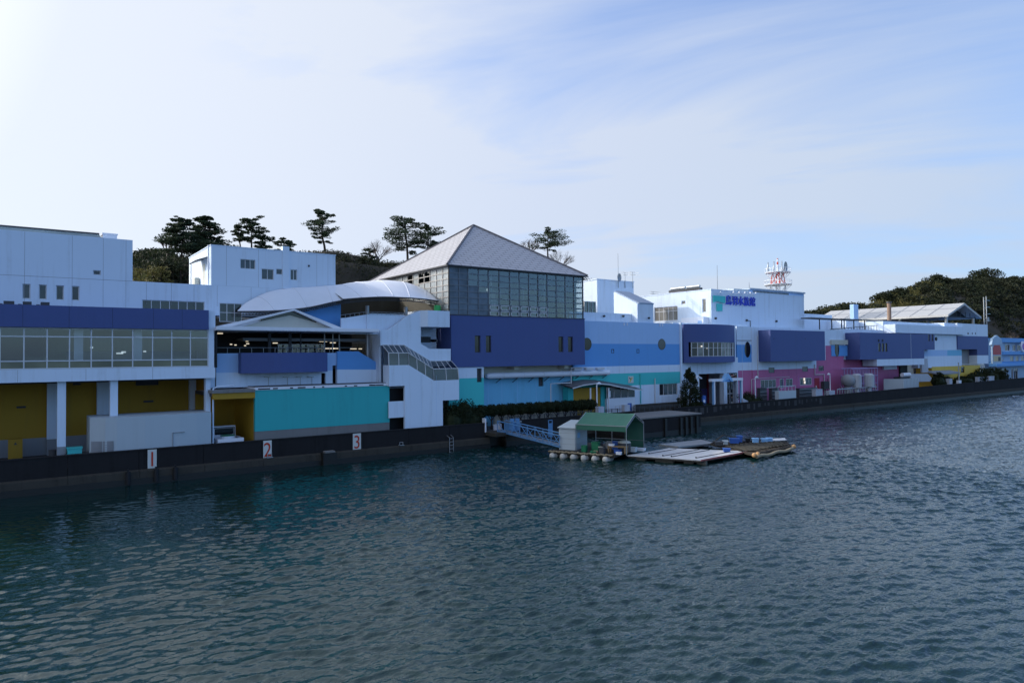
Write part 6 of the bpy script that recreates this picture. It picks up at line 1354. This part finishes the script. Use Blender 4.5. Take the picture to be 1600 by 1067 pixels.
PO = thing('porch_roof', 'flat grey porch roof on slim posts before the ochre wall', 'porch', (U(1480, 55.6, 590), 55.6, GZ)); x0, x1 = U(1463, 55.4, 581), U(1499, 55.4, 582); z = Zt(1480, 582.5, 55.4); c = MB(); c.prism_x([(55.2, z-.25), (57.1, z+.15), (57.1, z+.4), (55.2, z)], x0, x1); c.build('roof', grey, PO)
for px in (1466, 1498): x = U(px, 55.5, 590); c = MB(); c.tube([(x, 55.5, GZ), (x, 55.5, z-.1)], .14, 6); c.build('post', steel, PO)
x = U(1498, 54.4, 585); c = MB(); c.tube([(x, 54.4, GZ), (x, 54.4, Zt(1498, 566, 54.4))], .09, 6); c.box(x-.6, x+.6, 54.2, 54.6, GZ, 3.2, 1); c.build('sign_post', [steel, whitep], None, label='thin grey post on a pale block in front of the ochre wall', category='post')
for px, w_, lab in ((1483, .6, 'small white box on the sea wall below the porch roof'), (1533, 2.0, 'long pale planter on the far sea wall'), (1547, 1.3, 'pale low block at the far end of the sea wall')):
    x = U(px, 54.2, 595); c = MB(); c.box(x-w_, x+w_, 53.9, 54.5, GZ, 3.55); c.box(x-w_-.04, x+w_+.04, 53.86, 54.54, 3.55, 3.62); c.build('white_block', blockm, None, label=lab, category='concrete block')

# ------------------------------------------------------------------ gangway and quay platform
xg = 36.3
gwblue = paint('gangway_blue', (.10, .26, .50), .5, .4, .2)
PL = MB(); PL.box(35.3, 37.9, 51.2, 53.4, 1.15, 1.45, 0); PL.box(35.28, 35.4, 52.9, 53.4, 1.4, 2.7, 1); PL.build('landing_platform', [quaym2, whitep], None, label='small concrete landing platform at the head of the blue gangway', category='platform')
GW = thing('gangway', 'light blue trussed gangway sloping down to the raft', 'gangway', (xg, 48, 0))
A_, B_ = (xg, 52.4, 1.5), (37.3, 44.6, .75)
for s_ in (0, 1.0):
    c = MB(); lp = lambda t, h: (A_[0]+(B_[0]-A_[0])*t+s_, A_[1]+(B_[1]-A_[1])*t+s_*.12, A_[2]+(B_[2]-A_[2])*t+h)
    c.tube([lp(0, 0), lp(1, 0)], .055, 5); c.tube([lp(0, .95), lp(1, .95)], .05, 5); c.tube([lp(0, .15), lp(1, .15)], .03, 5)
    for i in range(9): c.tube([lp(i/8, 0), lp(i/8, .95)], .035, 5)
    for i in range(8): c.tube([lp(i/8, 0 if i % 2 else .95), lp((i+1)/8, .95 if i % 2 else 0)], .03, 5)
    c.build('truss_rail', gwblue, GW)
c = MB(); lp = lambda t, h, s_: (A_[0]+(B_[0]-A_[0])*t+s_, A_[1]+(B_[1]-A_[1])*t+s_*.12, A_[2]+(B_[2]-A_[2])*t+h)
c.face([lp(0, .06, 0), lp(1, .06, 0), lp(1, .06, 1), lp(0, .06, 1)]); c.face([lp(0, 0, 0), lp(0, 0, 1), lp(1, 0, 1), lp(1, 0, 0)]); c.build('deck', steel, GW)
c = MB(); x, z = W(860, 668, 49.5); 
for q in (-.22, .22): c.tube([(x+q, 49.5, .9), (x+q, 49.5, Zt(860, 656.5, 49.5))], .04, 5)
c.box(x-.2, x+.2, 49.48, 49.5, .95, 2.2); c.tube([(x-.22, 49.5, Zt(860, 656.5, 49.5)), (x+.22, 49.5, Zt(860, 656.5, 49.5))], .04, 5); c.build('gate_frame', gwblue, None, label='narrow blue gate frame standing beyond the lower end of the gangway', category='gate')
x0, x1 = U(793, 52.2, 665), U(810, 52.2, 665); c = MB(); c.box(x0, x1, 51.9, 52.6, 1.47, Zt(800, 659.5, 52.2), 0); c.box(x0-.1, x1+.1, 51.8, 52.7, Zt(800, 659.5, 52.2), Zt(800, 658, 52.2)+.02, 1); c.tube([(x0+.3, 51.89, 1.5), (x0+.3, 51.89, 2.6)], .22, 10); c.tube([(x0+.9, 51.89, 1.5), (x0+.9, 51.89, 2.6)], .22, 10); c.build('blue_cabinet', [gwblue, steel], None, label='light blue double cabinet at the head of the gangway', category='cabinet')
c = MB(); x0, x1 = U(772, 54, 660), U(784, 54, 660); c.box(x0, x1, 54, 54.15, GZ, Zt(778, 663.5, 54)); c.box(x0-.03, x1+.03, 53.97, 54.18, Zt(778, 663.5, 54), Zt(778, 663.5, 54)+.05); c.build('notice_board', whitep, None, label='small white board behind the gap in the sea wall', category='board')

# ------------------------------------------------------------------ raft with shed and green canopy
def nrm(a): L_ = math.hypot(*a); return (a[0]/L_, a[1]/L_)
e1 = nrm((.42, -.91)); e2 = nrm((.91, .42))       # e1 along the front edge (left to right), e2 inland
R0 = G(857.5, 704.6, .5)
def loc(a, c_): return (R0[0]+e1[0]*a+e2[0]*c_, R0[1]+e1[1]*a+e2[1]*c_)
RF = thing('raft', 'long dark wooden raft on white floats carrying the shed and green canopy', 'raft', (*R0, 0))
fe = G(1036, 699, .5); wv_ = (fe[0]-R0[0], fe[1]-R0[1]); LF = 5.6; 
fr1 = G(962, 709.5, .5); LF = (fr1[0]-R0[0])*e1[0]+(fr1[1]-R0[1])*e1[1]; DP = 6.4
c = MB(); nb_ = 16
for i in range(nb_): c.obox(R0, e1, e2, (LF*i/nb_+.02, LF*(i+1)/nb_-.02), (.25, DP), .42, .50+random.uniform(0, .01))
c.build('deck_planks', dwood, RF)
c = MB(); c.obox(R0, e1, e2, (-.1, LF+.1), (0, .16), .36, .52); c.obox(R0, e1, e2, (0, LF), (.3, DP-.3), .22, .42); c.obox(R0, e1, e2, (LF, LF+.15), (0, DP), .30, .50); c.build('edge_beam', dwood, RF)
c = MB(); rg = random.Random(6); n_ = 42; P = []
for i in range(n_): t = i/(n_-1); P.append((*loc(LF*t, -.05+.03*math.sin(i*2.1)), .50+.035*math.sin(i*1.7)))
for i in range(n_-1): c.tube([P[i], P[i+1]], .05+.02*(i % 2), 5)
c.build('rope_edging', rope, RF)
for i, px in enumerate((861, 877, 893, 909.5, 927, 943.5)):
    q = LF*(i+.35)/6; p = loc(q, .18); c = MB(); c.tube([(p[0]-e2[0]*.1, p[1]-e2[1]*.1, .12), (p[0]+e2[0]*1.0, p[1]+e2[1]*1.0, .12)], [.29, .29], 14); c.ball((p[0]-e2[0]*.1, p[1]-e2[1]*.1, .12), .29, 0, 14, 8); c.build('float', buoyw, RF, True)
# shed
s0 = G(873.4, 702.4, .5); sa = (s0[0]-R0[0])*e1[0]+(s0[1]-R0[1])*e1[1]; sb = (s0[0]-R0[0])*e2[0]+(s0[1]-R0[1])*e2[1]; sb = max(.35, sb)
s1 = G(899, 703, .5); swd = (s1[0]-s0[0])*e1[0]+(s1[1]-s0[1])*e1[1]
# width so that the front spans the surveyed columns
def pxof(p, z): d = Vector((p[0], p[1], z-CH)); return 800+FPX*d.dot(_r2)/d.dot(_f), 533.5+FPX*d.dot(_d2)/d.dot(_f)
def solve_a(px, c_, z=.5):
    lo, hi = -3, 12
    for _ in range(40):
        m2 = (lo+hi)/2
        if pxof(loc(m2, c_), z)[0] < px: lo = m2
        else: hi = m2
    return lo
def top_z(p, py):
    lo, hi = 0, 8
    for _ in range(40):
        m2 = (lo+hi)/2
        if pxof(p, m2)[1] > py: lo = m2
        else: hi = m2
    return lo
a0_, a1_ = solve_a(873.6, sb), solve_a(898.6, sb); zf = top_z(loc(a0_, sb), 667.5)
SH = thing('raft_shed', 'pale grey panelled shed with a lean-to roof at the left end of the raft', 'shed', (*loc((a0_+a1_)/2, sb+1), .5))
sd_ = 2.6; c = MB(); c.obox(R0, e1, e2, (a0_, a1_), (sb, sb+sd_), .53, zf); 
for k in range(1, 4): z = .53+(zf-.53)*k/4; c.obox(R0, e1, e2, (a0_-.004, a1_+.004), (sb-.006, sb+sd_), z, z+.018, 1)
c.build('wall', [shedm, grey], SH)
P = [(*loc(a0_-.08, sb-.12), zf+.02), (*loc(a1_+.08, sb-.12), zf+.02), (*loc(a1_+.08, sb+sd_+.1), zf+.42), (*loc(a0_-.08, sb+sd_+.1), zf+.42)]
c = MB(); c.face(P); c.face([(p[0], p[1], p[2]-.07) for p in P][::-1])
for i in range(4): p, q = P[i], P[(i+1) % 4]; c.face([p, (p[0], p[1], p[2]-.07), (q[0], q[1], q[2]-.07), q])
c.face([(*loc(a1_, sb), zf), (*loc(a1_, sb+sd_), zf), (*loc(a1_, sb+sd_), zf+.38)]); c.build('roof', shedm, SH)
c = MB(); p = loc(a1_+.01, sb+.5); c.obox(p, e1, e2, (0, .02), (0, .5), 1.5, 1.95); c.build('notice', lblue, SH)
# green canopy tent
ta0, ta1 = a1_+.35, solve_a(979, .45); tb0 = .45
pe = loc(ta1, tb0); ze = top_z(pe, 666.5)
TN = thing('canopy_tent', 'green fabric canopy tent on a steel frame over the raft deck', 'tent', (*loc((ta0+ta1)/2, 3), .5))
tw_ = 4.3; zr_ = ze+.85
def tp(a, b2, z): return (*loc(a, b2), z)
c = MB(); nn = 12
for (b0_, z0_, b1_, z1_) in ((tb0, ze, tb0+tw_/2, zr_), (tb0+tw_/2, zr_, tb0+tw_, ze)):
    rows = []
    for i in range(nn+1):
        a = ta0+(ta1-ta0)*i/nn; rows.append([tp(a, b0_+(b1_-b0_)*t, z0_+(z1_-z0_)*t-.035*math.sin(i*math.pi/3)**2*math.sin(math.pi*t)) for t in (0, .25, .5, .75, 1)])
    surf(rows, c)
c.face([tp(ta0, tb0-.01, ze), tp(ta1, tb0-.01, ze), tp(ta1, tb0-.01, ze-.42), tp(ta0, tb0-.01, ze-.42)])
c.face([tp(ta0, tb0+tw_, ze), tp(ta1, tb0+tw_, ze), tp(ta1, tb0+tw_, .55), tp(ta0+(ta1-ta0)*.62, tb0+tw_, .55), tp(ta0+(ta1-ta0)*.62, tb0+tw_, ze-.7), tp(ta0, tb0+tw_, ze-.7)])
gr = paint('green_tarpaulin', (.03, .125, .09), .5, .2, .25); c.build('fabric_cover', gr, TN)
c = MB()
for a in (ta0+.05, ta1):
    for b2 in (tb0, tb0+tw_): c.tube([tp(a, b2, .5), tp(a, b2, ze)], .035, 6)
    for dz in (0, -.16): c.tube([tp(a, tb0, ze+dz-.0), tp(a, tb0+tw_/2, zr_+dz), tp(a, tb0+tw_, ze+dz)], .03, 5)
    for i in range(8): t = (i+.5)/8; zq = ze+(zr_-ze)*(1-abs(2*t-1)); c.tube([tp(a, tb0+tw_*t, zq), tp(a, tb0+tw_*t+.05, zq-.16)], .018, 4)
for t in (.36, .66): c.tube([tp(ta0+(ta1-ta0)*t, tb0+tw_-.1, .5), tp(ta0+(ta1-ta0)*t, tb0+tw_-.1, ze)], .03, 5)
c.tube([tp(ta0, tb0, ze), tp(ta1, tb0, ze)], .03, 5); c.tube([tp(ta0, tb0+tw_, 1.2), tp(ta1, tb0+tw_, 1.2)], .025, 5); c.build('frame', steel, TN)
# gear on the raft
def rb(name, label, cat, a, b2, w_, d, z0, z1, mt, rim=True, taper=.0, grp=None):
    c = MB(); c.obox(R0, e1, e2, (a+taper, a+w_-taper), (b2+taper, b2+d-taper), z0, z0+(z1-z0)*.5, 0); c.obox(R0, e1, e2, (a+taper/2, a+w_-taper/2), (b2+taper/2, b2+d-taper/2), z0+(z1-z0)*.5, z1-.04, 0)
    if rim: c.obox(R0, e1, e2, (a-.02, a+w_+.02), (b2-.02, b2+d+.02), z1-.04, z1, 0)
    k = dict(label=label, category=cat)
    if grp: k['group'] = grp
    return c.build(name, mt, None, **k)
tl = ta1-ta0
rb('fish_crate', 'green plastic bin beside the shed door', 'bin', ta0+.1*tl, .6, .4, .4, .52, 1.05, greenp)
rb('fish_crate', 'tall green plastic bin with a blue lid, behind the first one', 'bin', ta0+.24*tl, 1.3, .6, .5, .52, 1.3, greenp)
rb('fish_crate', 'low green basket at the front edge of the raft', 'basket', ta0+.3*tl, .35, .5, .3, .52, .68, greenp)
rb('bucket', 'pale yellow bucket in the middle of the raft', 'bucket', ta0+.42*tl, .9, .28, .28, .52, .98, cream, True, .04)
rb('metal_drum', 'dark grey square drum at the front of the raft', 'drum', ta0+.47*tl, .4, .42, .4, .52, .98, dgrey)
rb('tool_box', 'small white box near the canopy front post', 'box', ta0+.80*tl, .42, .4, .28, .52, .72, whitep)
rb('plastic_tub', 'grey plastic tub behind the timber bench', 'tub', ta0+.9*tl, 2.4, .5, .4, .52, .9, shedm)
rb('plastic_tub', 'low white tub on the right side of the raft deck', 'tub', ta0+.93*tl, 3.3, .8, .5, .52, .72, whitep)
rb('coil_box', 'small dark box at the shed end of the raft front', 'box', ta0+.02*tl, .32, .3, .25, .52, .66, dgrey)
rb('foam_box', 'white foam box on top of the timber bench', 'box', ta0+.60*tl, 1.1, .4, .3, 1.085, 1.25, whitep)
rb('fish_crate', 'blue crate under the timber bench', 'crate', ta0+.70*tl, 1.15, .5, .4, .52, .82, bluetub)
for k_, (a_, b_) in enumerate(((.12, 3.2), (.34, 3.4), (.50, 3.1))):
    rb('stacked_crate', ['dark crate at the back of the raft nearest the shed', 'grey crate at the back of the raft, middle of three', 'blue crate at the back of the raft behind the vat'][k_], 'crate', ta0+a_*tl, b_, .6, .45, .52, 1.0+.1*k_, [dgrey, grey, bluetub][k_])
c = MB(); P = [(*loc(LF*.70+.25*math.cos(q*.7)*(1-q*.012), .62+.2*math.sin(q*.7)), .54+q*.004) for q in range(36)]; c.tube(P, .035, 5); c.build('rope_coil', rope, None, label='coil of pale rope lying at the raft front edge', category='rope')
BE = thing('timber_bench', 'raw timber work bench under the green canopy', 'bench', (*loc(ta0+.75*tl, 1.2), .52)); c = MB()
b0_ = ta0+.58*tl
for k in range(3): c.obox(R0, e1, e2, (b0_, b0_+1.6), (1.0+.22*k, 1.18+.22*k), 1.02, 1.08)
c.build('bench_top', wood, BE)
for a in (.05, 1.45):
    for q in (1.02, 1.5): c = MB(); c.obox(R0, e1, e2, (b0_+a, b0_+a+.1), (q, q+.1), .52, 1.02); c.build('leg', wood, BE)
c = MB(); p = loc(ta0+.8*tl, 2.4); c.tube([(*p, .52), (*p, 1.25)], .55, 14, 1); c.ball((*p, 1.25), .55, 0, 14, 6, .35); c.build('covered_vat', [cream, dgrey], None, label='round covered vat behind the timber bench', category='vat')
# dark working raft behind, then white topped raft
for (Pq, z, nm, lab, mts) in ((((980, 711), (1095, 718.6), (1169, 704.7), (1045, 700)), .42, 'white_raft', 'flat white topped raft floating in front of the pier block', 'w'),
                              (((1176, 710), (1237, 698), (1226, 686.5), (1110, 693.5)), .42, 'dark_raft', 'dark netting raft carrying blue tubs at the right', 'd')):
    C4 = [G(a, b_, z) for a, b_ in Pq]; cx, cy = sum(p[0] for p in C4)/4, sum(p[1] for p in C4)/4
    t = thing(nm, lab, 'raft', (cx, cy, 0)); c = MB()
    shr = lambda k: [(cx+(p[0]-cx)*k, cy+(p[1]-cy)*k) for p in C4]
    if mts == 'w':
        c.prism_z(C4, z-.07, z, 0); c.build('deck_sheet', paint('white_deck_sheet', (.50, .51, .53), .6, .3, .1), t)
        c = MB(); c.prism_z(shr(.985), z-.2, z-.071); c.build('frame', dwood, t)
        c = MB(); q = [C4[1], C4[2]]; n2 = nrm((q[1][0]-q[0][0], q[1][1]-q[0][1])); o2 = (n2[1], -n2[0]); L_ = math.dist(*q); c.obox(q[0], n2, o2, (0, L_), (0, .05), z-.1, z+.02); c.build('red_edge', paint('faded_red_edge', (.32, .10, .09)), t)
        lp2 = lambda s_, r_: tuple((C4[0][k]*(1-s_)+C4[1][k]*s_)*(1-r_)+(C4[3][k]*(1-s_)+C4[2][k]*s_)*r_ for k in (0, 1))
        for s_, r0, r1 in ((.15, .25, .9), (.42, .12, .95), (.55, .1, .95), (.86, .12, .85)): c = MB(); c.tube([(*lp2(s_, r0), z+.03), (*lp2(s_, r1), z+.03)], .025, 5); c.ball((*lp2(s_, r0), z+.06), .06, 0, 8, 6); c.build('tie_pole', black, t)
        for s_ in (.14, .4, .52, .78, .95):
            p = lp2(s_, .1); c = MB(); d1 = nrm((C4[1][0]-C4[0][0], C4[1][1]-C4[0][1])); c.tube([(p[0]-d1[0]*.35, p[1]-d1[1]*.35, .06), (p[0]+d1[0]*.35, p[1]+d1[1]*.35, .06)], .24, 12); c.build('float', paint('algae_float', (.10, .10, .085), .7, .5) if 'algae_float' not in MATS else MATS['algae_float'], t)
        wr = C4; lw = lp2
    else:
        c.prism_z(C4, z-.12, z-.02, 0); lp2 = lambda s_, r_: tuple((C4[0][k]*(1-s_)+C4[1][k]*s_)*(1-r_)+(C4[3][k]*(1-s_)+C4[2][k]*s_)*r_ for k in (0, 1))
        c.build('frame', dwood, t); c = MB()
        for i in range(22): s_ = i/21; c.tube([(*lp2(s_, 0), z), (*lp2(s_, 1), z+.02)], .04, 4)
        for i in range(5): r_ = i/4; c.tube([(*lp2(0, r_), z+.05), (*lp2(1, r_), z+.05)], .05, 4)
        c.build('pole_grid', dwood, t)
        c = MB(); rg = random.Random(9)
        P = []
        for i in range(120): s_, r_ = .04+.86*i/119, .45+.32*math.sin(i*1.9)+rg.uniform(-.06, .06); p = lp2(s_, r_); P.append((p[0], p[1], z+.05+rg.random()*.07))
        c.tube(P, .035, 5)
        c.build('net_heap', paint('netting', (.045, .045, .04), .9), t)
        c = MB(); c.prism_z([lp2(.78, .75), lp2(1, .7), lp2(1, 1), lp2(.75, 1)], z+.1, z+.16); c.build('pale_board', framew, t)
        c = MB(); P = [(*lp2(s_, -.08), .30+.05*math.sin(s_*14)) for s_ in [k/24 for k in range(25)]]; P.append((*lp2(1.08, .05), .35))
        c.tube(P, .13, 8); c.build('rope_boom', rope, t)
        for s_ in (-.03, .06, 1.05): c = MB(); c.ball((*lp2(s_, -.06), .45), .2, 0, 10, 7); c.build('orange_float', paint('faded_orange', (.48, .28, .13)) if 'faded_orange' not in MATS else MATS['faded_orange'], t)
        ld = lp2
def tub(name, px, py, w_, d, h_, mt, lab, zb=.5, ang=.3, cat='tub', grp='tubs on the working raft'):
    p = G(px, py, zb); c = MB(); ex = (math.cos(-ang-.5), math.sin(-ang-.5)); ey = (-ex[1], ex[0])
    c.obox(p, ex, ey, (-w_/2+.04, w_/2-.04), (0, d), zb, zb+h_*.5); c.obox(p, ex, ey, (-w_/2+.02, w_/2-.02), (-.02, d+.02), zb+h_*.5, zb+h_-.05); c.obox(p, ex, ey, (-w_/2-.02, w_/2+.02), (-.05, d+.05), zb+h_-.05, zb+h_); return c.build(name, mt, None, label=lab, category=cat, group=grp)
tub('plastic_tub', 1136, 706, .58, .45, .28, bluetub, 'bright blue tub standing alone on the white raft', .44)
tub('plastic_tub', 1134, 694.5, .45, .4, .34, shedm, 'pale grey crate, leftmost on the dark raft')
tub('plastic_tub', 1148, 692.5, .85, .6, .42, bluetub, 'large blue tub draped with a sheet on the dark raft')
tub('plastic_tub', 1156, 690.5, .5, .5, .55, bluetub, 'stacked blue tub behind the large one')
tub('plastic_tub', 1169, 690, .45, .4, .3, black, 'small black tub between the blue tubs')
tub('plastic_tub', 1181, 691.5, .55, .45, .38, lblue, 'single light blue tub in the middle of the dark raft')
tub('plastic_tub', 1195, 690.5, .6, .45, .30, lblue, 'light blue tub, left of the right-hand pair')
tub('plastic_tub', 1203, 689.8, .5, .45, .32, lblue, 'light blue tub, right of the right-hand pair')
tub('plastic_tub', 1124, 696, .7, .5, .32, dgrey, 'dark grey crate at the left end of the dark raft')
c = MB(); a, b2 = G(1112, 692, .6), G(1130, 684, .9); c.tube([(*a, .55), (*b2, 1.15)], .07, 6); q = G(1152, 686, .8); c.tube([(*b2, 1.15), (*q, .95)], .04, 5); c.build('boom_pole', dwood, None, label='slanting dark pole at the left end of the dark raft', category='pole')
c = MB(); p4 = [G(a, b_, .45) for a, b_ in ((1030, 694), (1060, 697.5), (1118, 692), (1095, 686.5))]; c.prism_z(p4, .3, .45); c.build('walkway_raft', steel, None, label='grey plank walkway linking the rafts below the pier block', category='walkway')
c = MB(); p = loc(ta0+tl, 4.5)
c = MB(); p = G(842.5, 762, 0); c.ball((p[0], p[1], .04), .13, 0, 10, 7); c.build('mooring_buoy', dgrey, None, label='tiny dark buoy floating alone in front of the raft', category='buoy')
# person by the arch
def person(px, py, vv, label, shirt, trous, hgt=1.65, ang=0):
    x = U(px, vv, py); me = bpy.data.meshes.new('person'); s_ = hgt/1.7
    V = [(0, 0, .95), (0, 0, 1.15), (0, 0, 1.38), (0, .0, 1.48), (0, -.02, 1.56), (0, -.02, 1.66), (.10, 0, .88), (.11, -.04, .48), (.12, 0, .08), (.12, -.14, .03), (-.10, 0, .88), (-.11, .03, .48), (-.12, .08, .08), (-.12, -.06, .03), (.19, 0, 1.38), (.24, .02, 1.1), (.22, -.08, .86), (.21, -.11, .78), (-.19, 0, 1.38), (-.24, .02, 1.1), (-.22, -.05, .86), (-.21, -.08, .78)]
    E_ = [(0, 1), (1, 2), (2, 3), (3, 4), (4, 5), (0, 6), (6, 7), (7, 8), (8, 9), (0, 10), (10, 11), (11, 12), (12, 13), (2, 14), (14, 15), (15, 16), (16, 17), (2, 18), (18, 19), (19, 20), (20, 21)]
    r_ = [.15, .14, .15, .06, .10, .085, .10, .065, .04, .035, .10, .065, .04, .035, .06, .045, .03, .025, .06, .045, .03, .025]
    me.from_pydata([(a*s_, b2*s_, c2*s_) for a, b2, c2 in V], E_, []); o = bpy.data.objects.new('person', me); COL.objects.link(o)
    sk = o.modifiers.new('s', 'SKIN'); me.skin_vertices.new() if not me.skin_vertices else None
    for i, rr2 in enumerate(r_): me.skin_vertices[0].data[i].radius = (rr2*s_, rr2*s_*.8)
    me.skin_vertices[0].data[0].use_root = True; sb_ = o.modifiers.new('b', 'SUBSURF'); sb_.levels = 1; sb_.render_levels = 1
    bpy.context.view_layer.update(); m2 = bpy.data.meshes.new_from_object(o.evaluated_get(bpy.context.evaluated_depsgraph_get())); bpy.data.objects.remove(o)
    for mt in (shirt, trous, MATS['skin'], black): m2.materials.append(mt)
    for p in m2.polygons: z = p.center.z/s_; p.material_index = 3 if (z > 1.6 or z < .08) else 2 if z > 1.46 or (z < .86 and abs(p.center.x) > .19*s_) else 0 if z > .92 else 1; p.use_smooth = True
    o = bpy.data.objects.new('person', m2); COL.objects.link(o); o.location = (x, vv, GZ); o.rotation_euler = (0, 0, ang); o['label'] = label; o['category'] = 'person'
paint('skin', (.45, .28, .20), .6, 0)
person(1143.5, 625, 55.6, 'person in a dark jacket standing between the posts of the blue arch', dgrey, shedm, 1.6, .6)
